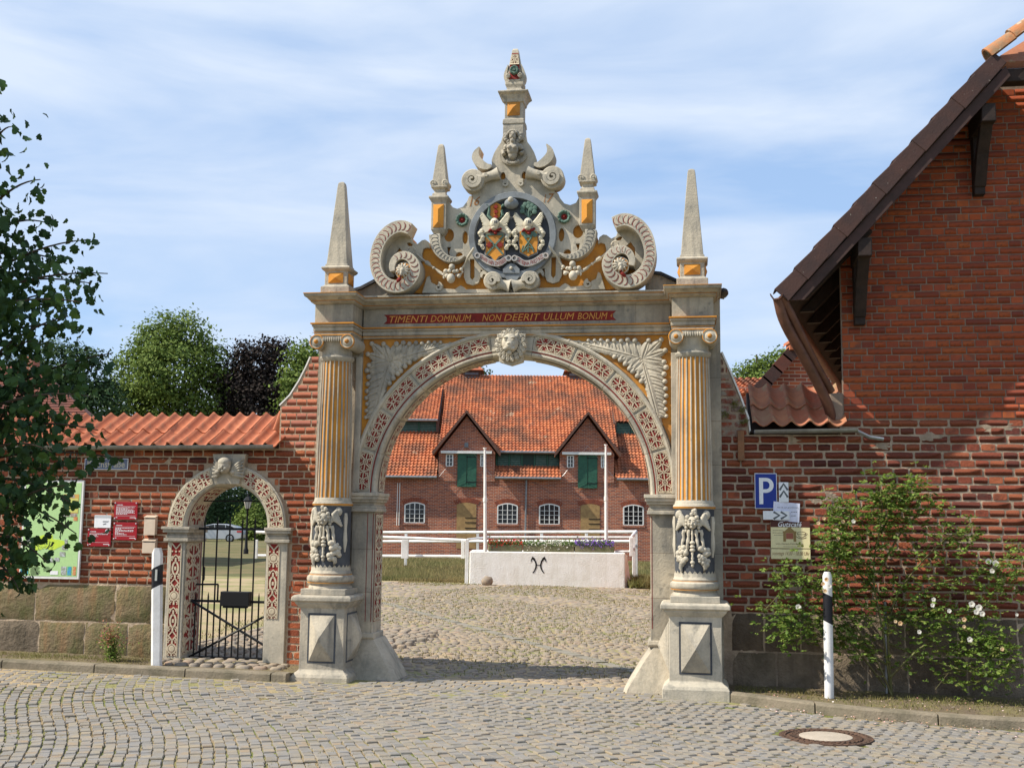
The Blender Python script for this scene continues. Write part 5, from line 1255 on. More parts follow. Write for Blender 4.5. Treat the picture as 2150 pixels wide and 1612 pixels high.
up = (Tb-Ta).normalized(); nrm = Vector((-up.y, up.x))
# roof slab
mb = MB(); A0 = Ta-up*.0; B0 = Tb; th = .05
sec = [A0, B0, B0-nrm*th, A0-nrm*th]
mb.loft([[hp(p.x, VO-.03, p.y, t) for p in sec] for t in (0, 10)]); part('roof_boarding', mb, WOOD_D, hs_)
# sides of roof: tiles seen only as an uneven edge
n_t = 11; L_ = (Tb-Ta).length/n_t*1.0
for i in range(n_t):
    p = Ta+up*(L_*i-.02); q = p+up*(L_+.045); mb = MB(); w = .175; lift = .012
    a_, b_ = p+nrm*(.055+lift), q+nrm*.045; c_, d_ = q-nrm*(w-.06), p-nrm*(w-.05)
    mb.loft([[(v.x, -(dd), v.y) for v in (a_, b_, c_, d_)] for dd in (VO+.030+(.008 if i % 2 else 0), VO+.004)])
    mb.loft([[(v.x, -dd, v.y) for v in (a_, b_, b_-nrm*.014, a_-nrm*.014)] for dd in (VO+.02, VO-.22)])
    part('verge_tile', mb, VERGE, hs_, bevel=.006)
mb = MB(); sec = [Ta-nrm*.13, Tb-nrm*.13, Tb-nrm*.235+up*-.05, Ta-nrm*.23+up*.10]
mb.loft([[(v.x, -dd, v.y) for v in sec] for dd in (VO-.02, VO+.004)]); part('verge_board', mb, mat('brown_board', (.06, .032, .028), (.04, .024, .02), 6, .8, .3, 30), hs_, bevel=.003)
for i in range(9):                       # rafters under the eaves
    t = .35+i*.75; mb = MB(); sec = [Ta+up*.05-nrm*.06, Ta+up*1.15-nrm*.06, Ta+up*1.15-nrm*.19, Ta+up*.16-nrm*.17]
    mb.loft([[hp(v.x, VO-.02, v.y, tt) for v in sec] for tt in (t, t+.09)]); part('rafter', mb, WOOD_D, hs_)
for sx in (3.72, 4.98):                   # purlins on brackets
    zt = vz(sx)-.40; mb = MB(); mb.box(sx-.07, sx+.07, -.05, VO-.02, zt-.17, zt+.02); br = part('bracket', mb, WOOD_D, hs_, bevel=.01)
    mb = MB(); mb.loft([[(sx+k, -d_, z) for k in (-.06, .06)][::1]+[(sx+k, -d_+(.11), z) for k in (.06, -.06)] for d_, z in ((VO-.10, zt-.15), (.30, zt-.42), (.14, zt-.72))]); part('brace', mb, WOOD_D, br, bevel=.008)
    mb = MB(); mb.box(sx-.055, sx+.055, .0, .12, zt-.80, zt-.10); part('wall_post', mb, WOOD_D, br, bevel=.008)
# gutter and downpipe
mb = MB(); gr_ = [(.065*math.cos(a), .065*math.sin(a)) for a in [PI+PI*i/8 for i in range(9)]]+[(.056*math.cos(a), .056*math.sin(a)) for a in [2*PI-PI*i/8 for i in range(9)]]
mb.loft([[ (hp(Ta.x-.045+g_[0], VO+.05, Ta.y-.02+g_[1], t)) for g_ in gr_] for t in (0, 10)]); part('gutter', mb, COPPER, hs_, smooth=40)
mb = MB(); g0 = (Ta.x-.02, VO-.08, Ta.y-.10)
pts = [(Ta.x-.02, VO-.04, Ta.y-.05), (Ta.x+.03, VO-.10, Ta.y-.28), (Ta.x+.22, VO-.28, Ta.y-.58), (3.26, .16, 3.22), (3.40, .04, 2.95), (3.44, -.08, 2.70)]
mb.tube([p for p in smoothpts(pts, 2)], .055, 12); dp = part('downpipe', mb, COPPER, hs_, smooth=60)
pts = [(Ta.x+.02, VO-.02, Ta.y-.03), (Ta.x+.16, VO-.14, Ta.y-.30), (3.22, .22, 3.44), (3.42, .0, 3.14)]
mb = MB(); mb.tube(smoothpts(pts, 2), .042, 10); part('upper_pipe', mb, COPPER, dp, smooth=60)
# crest: half hip with ridge tiles
RT = mat('ridge_tile', (.42, .17, .07), (.20, .17, .11), 7, .85, .6, 40, bdist=.01, spots=((.45, .45, .38), .6, 10, .6))
p = Vector((Tb.x-.05, Tb.y+.02)); 
for i in range(5):
    a = Vector((p.x+.24*i, p.y+.19*i)); b = a+Vector((.30, .225)); mb = MB(); rg = []
    for c_, r_ in ((a, .115), (b, .095)): rg.append([(c_.x-.6*r_*math.sin(q), -(VO-.05+.9*r_*math.cos(q)), c_.y+.85*r_*math.sin(q)) for q in [PI*k/8-.1 for k in range(9)]]+[(c_.x-.6*(r_-.02)*math.sin(q), -(VO-.05+.9*(r_-.02)*math.cos(q)), c_.y+.85*(r_-.02)*math.sin(q)) for q in [PI-PI*k/8 for k in range(9)]])
    mb.loft(rg); part('ridge_tile', mb, RT, hs_, smooth=40)
mb = MB(); mb.loft([[(Tb.x-.05, -(VO-.06), Tb.y-.02), (Tb.x+2.2, -(VO-.06), Tb.y-.02), (Tb.x+2.2, .8, Tb.y+1.9), (Tb.x+1.2, .3, Tb.y+.95)], [(Tb.x-.05, -(VO-.10), Tb.y-.08), (Tb.x+2.2, -(VO-.10), Tb.y-.08), (Tb.x+2.2, .8, Tb.y+1.8), (Tb.x+1.2, .3, Tb.y+.85)]]); part('half_hip', mb, TILE_O, hs_)
mb = MB(); mb.loft([[(x, -(VO+.03+g_[0]), Tb.y-.06+g_[1]) for g_ in gr_] for x in (Tb.x+.28, Tb.x+2.2)]); part('hip_gutter', mb, COPPER, hs_, smooth=40)
mb = MB(); mb.box(Tb.x-.15, 7.6, VO-.20, VO-.04, Tb.y-.24, Tb.y-.10); part('collar_beam', mb, WOOD_D, hs_, bevel=.01)

# ---------------------------------------------------------------- barn across the courtyard
BY = 60.0
def BX(X, Y, Yd=BY): return D(780+X/3.2234, 740+Y/3.2234, Yd)
def bz(Y, Yd=BY, X=950): return BX(X, Y, Yd)[1]
def bxx(X, Yd=BY, Y=1000): return BX(X, Y, Yd)[0]
BTILE = mat('barn_pantile', (.5, .18, .08), (.17, .075, .045), .8, .8, .2, 20, var=[(.40, .115, .045), (.34, .10, .045), (.46, .15, .06), (.28, .09, .045), (.50, .17, .075), (.37, .12, .05)], noisepos=(.44, .62), spots=((.40, .34, .24), .6, 1.1, .66))
GREEN = mat('green_shutter', (.035, .12, .075), (.028, .09, .06), 6, .6, .2, 40)
GREEND = mat('dark_green_louvre', (.025, .05, .04), None, rough=.7, bump=0)
GLASS = mat('dark_glass', (.012, .014, .016), None, rough=.12, bump=0, spec=.6)
ODOOR = mat('brown_door', (.38, .24, .10), (.28, .17, .075), 5, .75, .3, 30)
VB = mat('verge_timber', (.14, .07, .05), (.09, .05, .04), 6, .85, .3, 30)
FLINT = mat('silver_metal', (.45, .46, .47), None, rough=.35, bump=0, metal=.6)
# world coordinates; MB stores (x, -d, z), so d = -Y
xL, xR = bxx(-560), bxx(2500); zE = bz(845, BY-.35); zB = .25
barn = thing('brick_barn', 'long brick barn with orange pantile roof, two gabled dormers and green hatches', 'barn', ((xL+xR)/2, BY, zB), frame=W4)
mb = MB(); mb.box(xL, xR, -(BY+11), -BY, zB-.6, zE+.16); part('wall', mb, BARN, barn)
zR = bz(163, BY+7.6); RYm = BY+7.6
# pantile field as real relief
def tilefield(name, x0, x1, Y0, z0, Y1, z1, parent, pw=.19, rl=.27, clip=None):
    nx = max(1, round((x1-x0)/pw)); L = math.hypot(Y1-Y0, z1-z0); nr = max(1, round(L/rl)); pw = (x1-x0)/nx
    uy, uz = (Y1-Y0)/L, (z1-z0)/L; ny_, nz_ = -uz, uy; rl = L/nr; mb = MB(); prof = [(0, .045), (.22, .05), (.42, .01), (.68, 0), (.9, .02), (1.02, .045)]
    for r in range(nr):
        for c_ in range(nx):
            xa = x0+c_*pw; t0 = r*rl; t1 = t0+rl*1.06
            if clip and not clip(xa+pw/2, t0/L): continue
            V = []; jx = R.uniform(-.008, .008); jh = R.uniform(-.006, .008)
            for t, e in ((t0, .045+jh), (t0, .02), (t1, .0)):
                for u, h in prof:
                    hh = h+e-(.03 if (t == t0 and e == .02) else 0); V.append((xa+jx+u*pw, Y0+uy*t+ny_*hh, z0+uz*t+nz_*hh))
            n = len(prof); Fc = []
            for i in range(n-1): Fc.append((i, i+1, 2*n+i+1, 2*n+i)); Fc.append((n+i, n+i+1, i+1, i))
            mb.add(V, Fc)
    if mb.v:
        return part(name, mb, BTILE, parent, kind='stuff', recalc=False)
slz = lambda Y: zE+(zR-zE)*(Y-(BY-.35))/(7.6+.35)
def slY(z): return BY-.35+(z-zE)*(7.95)/(zR-zE)
mb = MB(); mb.loft([[(x, BY+.10, zE+.30), (x, RYm, zR-.04), (x, RYm+7.9, zE-.05)] for x in (xL-.4, xR+.4)]); rf = part('roof', mb, VB, barn)
# dormer data: crop X of left wall, right wall, apex, overhang ends
DM = [((450, 833), 637, (412, 868)), ((1272, 1642), 1462, (1238, 1680))]
DF = BY-.06
zSp = bz(690, DF); zAp = bz(402, DF)
def in_dorm(x, z):
    for (a, b), ap, (oa, ob) in DM:
        xa, xb, xp = bxx(a, DF), bxx(b, DF), bxx(ap, DF)
        if xa < x < xb and z < zAp-.2: 
            if z < zSp or abs(x-xp)/(xb-xa)*2 < (zAp-z)/(zAp-zSp): return True
    return False
xM0, xM1 = bxx(833), bxx(1272)
# clipped field: leave out the louvre bands and the dormers
zl0, zl1 = bz(768, slY(bz(768)) if 0 else BY+.9), bz(685, BY+.9)
YlM = BY+.45; zlM0 = slz(YlM); zlM1 = bz(680, YlM)
YlL = slY(bz(548, BY+3.2)); zlL0 = slz(YlL); zlL1 = bz(470, YlL)
xLs = bxx(440, YlL); xRs = bxx(1645, YlL)
def clipF(x, t):
    z = zE+(zR-zE)*t
    if in_dorm(x, z): return False
    if bxx(833) < x < bxx(1272) and slY(z) > YlM: return False
    if (x < xLs or x > xRs) and YlL < slY(z) < YlL+2.6: return False
    return True
tilefield('roof_tiles', xL-.3, xR+.3, BY-.35, zE, RYm, zR, rf, clip=clipF)
# raised roof between the dormers above the louvres
zt0 = zlM1+.05; xm0, xm1 = bxx(470, BY+3), bxx(1640, BY+3)
def clipM(x, t):
    z = zt0+(zR-.35-zt0)*t
    for (a, b), ap, (oa, ob) in DM:
        xp = bxx(ap, DF); hw = (bxx(ob, DF)-bxx(oa, DF))/2
        if abs(x-xp) < hw*max(0, (zAp-z)/(zAp-zSp))-.1: return False
    return True
def wedge(x0, x1, Ya, za, Yb, zb):
    m = MB(); m.loft([[(x, Ya, za), (x, Yb, zb), (x, Yb, zb-.12), (x, Ya+.0, za-.10)] for x in (x0, x1)]); return m
tilefield('roof_tiles', bxx(470, BY+3), bxx(1640, BY+3), YlM-.25, zt0, RYm+.02, zR+.06, rf, clip=clipM)
mb = wedge(bxx(840), bxx(1268), YlM-.25, zt0, YlM+1.2, zt0+(zR-zt0)*.19); part('raised_roof_board', mb, VB, rf)
for x0_, x1_ in ((xL, xLs), (xRs, xR)):
    tilefield('roof_tiles', x0_, x1_, YlL-.25, zlL1+.05, YlL+3.4, slz(YlL+3.4)+.10, rf)
    xs_ = xLs if x0_ == xL else xRs
    mb = MB(); mb.prism([(0, 0), (1, 0), (1, 1)], 0, 1) if 0 else None
    mb = MB(); mb.loft([[(xs_-.08, YlL-.2, zlL0), (xs_-.08, YlL-.2, zlL1), (xs_-.08, YlL+3.4, slz(YlL+3.4)+.10)], [(xs_+.08, YlL-.2, zlL0), (xs_+.08, YlL-.2, zlL1), (xs_+.08, YlL+3.4, slz(YlL+3.4)+.10)]]); part('cheek_wall', mb, VB, rf)
def louvre(x0, x1, Y, z0, z1, panels, parent):
    mb = MB(); mb.box(x0, x1, -(Y+.3), -Y, z0, z1); lb = part('louvre_band', mb, GREEND, parent)
    w = (x1-x0)/panels
    for i in range(panels):
        a, b = x0+w*i, x0+w*(i+1)
        mb = MB(); mb.box(a, a+.07, -Y, -(Y-.05), z0, z1); part('post', mb, GREEN, lb)
        if i == panels//2: continue
        mb = MB(); k = 7
        for j in range(k):
            z = z0+(z1-z0)*(j+.3)/k; mb.loft([[(x, Y-.04, z), (x, Y-.005, z+(z1-z0)/k*.7), (x, Y, z+(z1-z0)/k*.7), (x, Y-.03, z)] for x in (a+.1, b-.03)])
        part('slats', mb, GREENP, lb, kind='stuff')
louvre(bxx(838, YlM), bxx(1270, YlM), YlM, zlM0, zlM1, 5, rf)
louvre(xL, xLs, YlL, zlL0, zlL1, 7, rf); louvre(xRs, xR, YlL, zlL0, zlL1, 7, rf)
def bgut(x0, x1, Y, z, parent): mb = MB(); mb.tube([(x0, -Y, z), (x1, -Y, z)], .07, 8); part('gutter', mb, ZINC, parent, smooth=60)
bgut(xL, bxx(443), BY-.42, zE-.03, rf); bgut(bxx(835), bxx(1280), BY-.42, zE-.03, rf); bgut(bxx(1655), xR, BY-.42, zE-.03, rf)
bgut(bxx(868), bxx(1240), YlM-.33, zt0-.02, rf); bgut(xL, xLs, YlL-.33, zlL1+.02, rf)
def arched(x0, x1, z0, z1, rise, n=8):
    return [(x0, z0), (x1, z0)]+[(x1+(x0-x1)*i/n, z1-rise+rise*math.sin(PI*i/n)) for i in range(n+1)]
def bwin(X0, X1, Y0, Y1, cols, rows, parent, Yd, rise=.12):
    x0, x1 = bxx(X0, Yd), bxx(X1, Yd); z1, z0 = bz(Y0, Yd), bz(Y1, Yd)
    mb = MB(); mb.prism(arched(x0, x1, z0, z1, rise), -(Yd+.05), -(Yd-.015)) if rise else mb.box(x0, x1, -(Yd+.05), -(Yd-.015), z0, z1); w = part('window', mb, GLASS, parent)
    mb = MB(); f = .045
    for i in range(cols+1): x = x0+(x1-x0)*i/cols; e = (f if i in (0, cols) else .02 if i != cols/2 else .032); zt = z1-(rise*(1-math.sin(PI*i/cols)) if rise else 0); mb.box(x-e/1.4, x+e/1.4, -Yd, -(Yd-.04), z0, zt)
    part('mullions', mb, WHITE, w, kind='stuff')
    mb = MB()
    for j in range(rows): z = z0+(z1-rise-z0)*j/max(1, rows-(0 if rise else 0)); e = .04 if j == 0 else .02; mb.box(x0, x1, -Yd, -(Yd-.042), z-e/2, z+e/2+.0)
    if rise: mb.ribbon([(x1+(x0-x1)*i/8, z1-rise+rise*math.sin(PI*i/8), .03) for i in range(9)], -Yd, -(Yd-.043))
    else: mb.box(x0, x1, -Yd, -(Yd-.042), z1-.04, z1)
    part('glazing_bars', mb, WHITE, w, kind='stuff')
    return x0, x1, z0, z1, w
SOLD = mat('lintel_brick', (.30, .085, .045), (.2, .06, .04), 3, .9, .3, 30, var=[(.32, .09, .04), (.24, .07, .04), (.38, .11, .05)])
def lintel(x0, x1, zs, rise, parent, Yd):
    n = 15; mb = MB(); c = (x0+x1)/2; hw = (x1-x0)/2+.08
    for i in range(n):
        t = -1+2*(i+.5)/n; x = c+t*hw; z = zs+rise*(1-t*t)*1.0-.01; a = -t*.5; co, si = math.cos(a), math.sin(a)
        V = [(x+dx*co+dz*si*-1, Yd+dy, z+dx*si+dz*co) for dy in (-.02, .02) for dx, dz in ((-.034, 0), (.034, 0), (.036, .24), (-.036, .24))]
        mb.add(V, [(0, 1, 2, 3), (0, 4, 5, 1), (1, 5, 6, 2), (2, 6, 7, 3), (3, 7, 4, 0)])
    part('brick_lintel', mb, SOLD, parent, kind='stuff')
for X0, X1 in ((-420, -290), (228, 360), (855, 987), (1138, 1270), (1706, 1838)):
    x0, x1, z0, z1, w = bwin(X0, X1, 1022, 1157, 4, 4, barn, BY); lintel(x0, x1, z1-.12, .14, w, BY)
    mb = MB(); mb.box(x0-.08, x1+.08, -BY, -(BY-.05), z0-.12, z0-.02); part('sill', mb, BARN, w)
for X0, X1 in ((578, 710), (1415, 1545)):
    x0, x1 = bxx(X0), bxx(X1); z1, z0 = bz(1018), .42
    mb = MB(); mb.prism(arched(x0, x1, z0, z1, .10), -(BY+.05), -(BY-.02)); d_ = part('door', mb, ODOOR, barn)
    for k in (1120, 1152, 1190): mb = MB(); mb.box(x1-.58, x1+.02, -(BY-.02), -(BY-.04), bz(k)-.02, bz(k)+.02); part('hinge', mb, IRON, d_)
    lintel(x0, x1, z1-.10, .12, d_, BY)
for (a, b), ap, (oa, ob) in DM:
    xa, xb, xp = bxx(a, DF), bxx(b, DF), bxx(ap, DF); zg = zE-.2
    mb = MB(); mb.prism([(xa, zg), (xb, zg), (xb, zSp+.1), (xp, zAp-.25), (xa, zSp+.1)], -(BY+.9), -DF); dg = part('dormer', mb, BARN, barn)
    mb = MB(); mb.loft([[(xa, BY, zg), (xb, BY, zg), (xb, BY, zSp+.1), (xa, BY, zSp+.1)], [(xa, YlL+1.0, zg), (xb, YlL+1.0, zg), (xb, YlL+1.0, zSp+.1), (xa, YlL+1.0, zSp+.1)]]); part('cheek', mb, BARN, dg)
    xoa, xob = bxx(oa, DF), bxx(ob, DF)
    for xe in (xoa, xob):                 # verge boards and roof slopes
        mb = MB(); e = -1 if xe < xp else 1
        mb.loft([[(xe, Yd, zSp-.10), (xp, Yd, zAp-.11), (xp, Yd, zAp+.05), (xe-.05*-e, Yd, zSp+.08)] for Yd in (DF-.40, DF-.32)]); part('verge_board', mb, VB, dg)
        n_r = 14; nc_ = 9; m2 = MB(); m2.loft([[(xe, Yd, zSp-.02), (xp, Yd, zAp+.02), (xp, Yd, zAp-.06), (xe, Yd, zSp-.10)] for Yd in (DF-.35, BY+6.0)]); part('dormer_slope', m2, BTILE, dg)
    mb = MB(); mb.box(bxx(a+15, DF), bxx(b-22, DF), -DF, -(DF-.25), bz(687, DF), bz(670, DF)); part('white_beam', mb, WHITE, dg)
    c0, c1 = (578, 708) if ap == 637 else (1397, 1528)
    x0, x1 = bxx(c0, DF), bxx(c1, DF); z0, z1 = bz(912, DF), bz(684, DF); xm = (x0+x1)/2
    for q, (u0, u1) in enumerate(((x0, xm-.008), (xm+.008, x1))):
        hb = MB(); hb.box(u0, u1, -DF, -(DF-.07), z0, z1); ht = part('hatch', hb, GREEN, dg)
        for s2 in range(2):                 # herringbone boards
            zz0 = z0+(z1-z0)*.5*s2; zz1 = zz0+(z1-z0)*.5-.02; k = 6
            for j in range(k):
                mb = MB(); za = zz0+(zz1-zz0)*(j)/k; zb2 = zz0+(zz1-zz0)*(j+1)/k-.012; dz = (.22 if (q+s2) % 2 else -.22)
                P_ = [(u0+.03, za+(dz if dz > 0 else 0)), (u1-.03, za-(dz if dz < 0 else 0)), (u1-.03, zb2-(dz if dz < 0 else 0)), (u0+.03, zb2+(dz if dz > 0 else 0))]
                P_ = [(x, max(zz0, min(zz1, z))) for x, z in P_]
                mb.prism(P_, -(DF-.07), -(DF-.085-.004*(j % 2))); 
                part('board', mb, GREEN, ht)
        if q:
            for zz in (z0+.25, z1-.2): mb = MB(); mb.box(u1-.55, u1+.02, -(DF-.09), -(DF-.10), zz-.02, zz+.02); part('hinge', mb, IRON, ht)
    for u0, u1 in (((502, 545), (736, 768)) if ap == 637 else ((1325, 1365), (1556, 1582))):
        bwin(u0, u1, 692, 772, 2, 3, dg, DF, 0)
    for q in (-1, 1): mb = MB(); mb.tube([(xp, -(DF-.15), zSp+.5), (xp+q*1.4, -(DF-.15), zSp-1.2)], .006, 4); part('stay_wire', mb, FLINT, dg)
    if ap == 637: mb = MB(); mb.box(xp-.10, xp+.10, -DF, -(DF-.2), zSp+.35, zSp+.58); part('lamp', mb, GREYP, dg)
mb = MB(); mb.tube([(bxx(1047), -(BY-.08), bz(850)), (bxx(1042), -(BY-.08), .4)], .05, 8); part('downpipe', mb, ZINC, barn)
for X in (175, 190): mb = MB(); mb.tube([(bxx(X), -(BY-.05), bz(890)), (bxx(X), -(BY-.05), bz(1178))], .022, 6); part('conduit', mb, WHITE, barn)
for X0, X1 in ((605, 725), (1320, 1425)):      # ridge ventilators
    Yv = RYm-.2; xa, xb = bxx(X0, Yv), bxx(X1, Yv); z0, z1 = bz(200, Yv), bz(125, Yv); zt = bz(92, Yv)
    mb = MB(); mb.box(xa, xb, -(Yv+1.5), -Yv, z0, z1); vt = part('ventilator', mb, VB, rf)
    for j in range(5): z = z0+(z1-z0)*(j+.2)/5; mb = MB(); mb.loft([[(x, Yv-.10, z), (x, Yv-.0, z+.30), (x, Yv-.0, z+.26), (x, Yv-.07, z)] for x in (xa+.12, xb-.12)]); part('slat', mb, ZINC if j % 2 else VB, vt)
    mb = MB(); xm = (xa+xb)/2; mb.loft([[(xa-.2, Yv-.35, z1), (xb+.2, Yv-.35, z1), (xb+.2, Yv+1.8, z1), (xa-.2, Yv+1.8, z1)], [(xm-.4, Yv+.6, zt+.1), (xm+.4, Yv+.6, zt+.1), (xm+.4, Yv+.9, zt+.1), (xm-.4, Yv+.9, zt+.1)]]); part('ventilator_roof', mb, BTILE, vt)

# ---------------------------------------------------------------- things in the courtyard
PYd = 32.6
def px_(x, y, Y=PYd): return D(x, y, Y)
xa, zb2 = px_(985, 1226); xb, _ = px_(1312, 1230); _, zt2 = px_(1000, 1157)
pl = thing('planter_wall', 'low whitewashed wall block with a black horse-head emblem, below the flower troughs', 'wall', ((xa+xb)/2, PYd, gz(xa)), frame=W4)
mb = MB(); nX, nZ = 24, 6; V = []; sd = 3
mb.box(xa, xb, -(PYd+2.0), -PYd, -.1, zt2); wb = part('wall_block', mb, WHITEW, pl, bevel=.03)
mb = MB(); mb.loft([[(xb, PYd+.0, -.1), (xb, PYd, zt2), (xb, PYd+2, zt2), (xb, PYd+2, -.1)], [(xb+.28, PYd+.9, -.1), (xb+.12, PYd+.5, zt2-.1), (xb+.12, PYd+2, zt2-.1), (xb+.28, PYd+2, -.1)]]); part('end_slope', mb, WHITEW, pl)
mb = MB(); ec = px_(780+1130/3.2234, 740+1438/3.2234, PYd-.01); q_ = PYd/2400/3.2234
def E_(X, Y): return (ec[0]+(X-1130)*q_, ec[1]-(Y-1438)*q_)
for sg in (-1, 1):
    f = lambda X, Y: E_(1130+sg*(X-1130), Y)
    pts = [(1092, 1490, 3), (1104, 1475, 4), (1113, 1455, 5), (1115, 1435, 5), (1110, 1415, 5), (1100, 1400, 6), (1092, 1390, 7)]
    mb.ribbon([f(x, y)+(w*q_,) for x, y, w in pts], -(PYd-.001), -(PYd-.006))
    mb.prism([f(*p) for p in [(1090, 1380), (1108, 1395), (1098, 1402), (1088, 1400), (1082, 1415), (1078, 1417), (1080, 1400)][::sg]], -(PYd-.001), -(PYd-.007))
mb.box(E_(1112, 0)[0], E_(1148, 0)[0], -(PYd-.001), -(PYd-.006), E_(0, 1440)[1], E_(0, 1436)[1])
part('emblem', mb, IRON, pl, recalc=False)
FL_R = mat('red_petals', (.65, .03, .02), (.5, .015, .03), 30, .6, 0, 30, trans=.2); FL_W = mat('white_petals', (.80, .78, .70), None, rough=.6, bump=0, trans=.2); FL_P = mat('violet_petals', (.17, .08, .45), (.30, .14, .55), 30, .6, 0, 30, trans=.2)
LEAFG = mat('flower_leaves', (.09, .17, .04), (.15, .20, .05), 20, .6, 0, 30, trans=.3)
TROUGH = mat('mossy_trough', (.20, .18, .11), (.12, .13, .06), 5, .95, .8, 20, bdist=.03)
def scatter_quads(mb, n, fn, size, R_=R):
    for _ in range(n):
        c = Vector(fn()); a = Vector((R_.gauss(0, 1), R_.gauss(0, 1), R_.gauss(0, 1))).normalized(); b = a.orthogonal().normalized(); s_ = size*R_.uniform(.6, 1.3)
        ang = R_.uniform(0, 6.28); b = (b*math.cos(ang)+a.cross(b)*math.sin(ang)); c2 = a.cross(b)
        i = len(mb.v); mb.v += [tuple(c+b*s_), tuple(c+c2*s_*.5), tuple(c-b*s_), tuple(c-c2*s_*.5)]; mb.f.append((i, i+1, i+2, i+3)); mb.m.append(mb.mi)
for X0, X1, fm, lb in ((788, 1022, FL_R, 'mossy stone trough of red flowers, leftmost on the white wall'), (1028, 1375, FL_W, 'longest mossy stone trough, full of white flowers, middle of the white wall'), (1380, 1648, FL_P, 'mossy stone trough of violet flowers, rightmost on the white wall')):
    x0, x1 = px_(780+X0/3.2234, 1150)[0], px_(780+X1/3.2234, 1150)[0]; z1 = px_(1100, 740+1302/3.2234)[1]
    tr = thing('flower_trough', lb, 'flower trough', ((x0+x1)/2, PYd+.4, zt2), 'flower troughs on the white wall', frame=W4)
    mb = MB(); mb.box(x0, x1, -(PYd+.62), -(PYd+.15), zt2, z1); part('trough', mb, TROUGH, tr, bevel=.03)
    mb = MB(); scatter_quads(mb, 700, lambda: (R.uniform(x0, x1), PYd+R.uniform(.12, .6), z1+abs(R.gauss(0, .07))), .035); part('leaves', mb, LEAFG, tr, kind='stuff', recalc=False)
    mb = MB(); n_ = 420 if fm is not FL_P else 700; scatter_quads(mb, n_, lambda: (R.uniform(x0, x1) if fm is not FL_W else R.triangular(x0, x1), PYd+R.uniform(.08, .6), z1+.05+R.gauss(0, .06)-(.15 if fm is FL_W and R.random() < .15 else 0)), .030); part('flowers', mb, fm, tr, kind='stuff', recalc=False)
for x_, ytop, lb in ((1019, 942, 'white flagpole, left of the two, rising from behind the white wall'), (1273, 935, 'white flagpole, right of the two, rising from behind the white wall')):
    Yp = PYd+(.06 if x_ < 1100 else .8); X, z0 = px_(x_, 1155, Yp); X2, z1 = px_(x_-1, ytop, Yp)
    fp = thing('flagpole', lb, 'flagpole', (X, Yp, zt2), 'flagpoles behind the white wall', frame=W4)
    mb = MB(); mb.tube([(X, -Yp, zt2), ((X+X2)/2, -Yp, zt2+(z1-zt2)*.5), (X2, -Yp, z1)], [.052, .046, .030], 12); part('pole', mb, WHITE, fp, smooth=60)
    mb = MB(); mb.tube([(X2, -Yp, z1), (X2, -Yp, z1+.03)], [.05, .05], 12); part('cap', mb, WHITE, fp); mb = MB(); mb.tube([((X+X2)/2, -Yp, zt2+(z1-zt2)*.5-.06), ((X+X2)/2, -Yp, zt2+(z1-zt2)*.5+.06)], .06, 12); part('sleeve', mb, WHITE, fp)
# white railings
WR = mat('white_railing_paint', (.78, .77, .75), (.62, .60, .56), 3, .5, .1, 30)
def rail(t, a, b, r): mb = MB(); mb.tube([(a[0], -a[1], a[2]), (b[0], -b[1], b[2])], r, 8); return part('rail', mb, WR, t, smooth=60)
def post(t, x, Y, z0, z1, r): mb = MB(); mb.box(x-r, x+r, -(Y+r), -(Y-r), z0, z1); return part('post', mb, WR, t, bevel=.01)
t1 = thing('railing', 'nearest white pipe railing, joining the left end of the whitewashed wall', 'railing', (px_(900, 1160, 34)[0], 34, 0), frame=W4)
def pt(X, Y, Yd): x, z = D(780+X/3.2234, 740+Y/3.2234, Yd); return (x, Yd, z)
Yn = 33.4
for y in (1278, 1378): rail(t1, pt(-785, y-4-60*(y < 1300), Yn+1), pt(635, y-8 if y < 1300 else y, Yn), .045)
for X in (-780, -300, 228, 620):
    a = pt(X, 1270, Yn); post(t1, a[0], Yn, pt(X, 1388, Yn)[2]-.02, a[2]+.02, .05 if X != 228 else .10)
for X in (-560, -60): a = pt(X, 1270, Yn); post(t1, a[0], Yn, 0, a[2]-.4, .03)
a = pt(648, 1262, 32.7); post(t1, a[0], 32.7, 0, a[2], .05)
rail(t1, pt(636, 1272, Yn), pt(648, 1268, 32.7), .045); rail(t1, pt(648, 1265, 32.7), pt(790, 1248, 35.5), .035); rail(t1, pt(790, 1248, 35.5), pt(1755, 1250, 35.5), .035)
rail(t1, pt(1795, 1215, 32.9), pt(1755, 1250, 35.5), .04) if 0 else None
t2 = thing('railing', 'far white pipe railing close to the barn wall', 'railing', (px_(1100, 1150, 44)[0], 44, .1), frame=W4)
Yf = 44
for y0, y1 in ((1218, 1212), (1278, 1276)): rail(t2, pt(-500, y0, Yf), pt(1785, y1, Yf-6), .05)
for X in (-490, -200, 235, 720, 1152, 1455): 
    a = pt(X, 1215, Yf-3*(X > 900)); post(t2, a[0], a[1], .1, a[2], .05)
t3 = thing('railing', 'white pipe railing at the right end of the white wall, turning towards the barn', 'railing', (px_(1335, 1200, 33)[0], 33, 0), frame=W4)
c1 = pt(1758, 1250, 33.0); post(t3, c1[0], 33.0, zt2-.1, c1[2], .05); c2 = pt(1790, 1208, 37.9); post(t3, c2[0], 37.9, 0, c2[2], .05); rail(t3, c1, c2, .045); rail(t3, pt(1755, 1345, 33.0), pt(1785, 1300, 37.9), .04)
c3 = pt(1775, 1230, 35.5); post(t3, c3[0], 35.5, 0, c3[2], .045); rail(t3, pt(1650, 1345, 33.0), pt(1755, 1345, 33.0), .03)
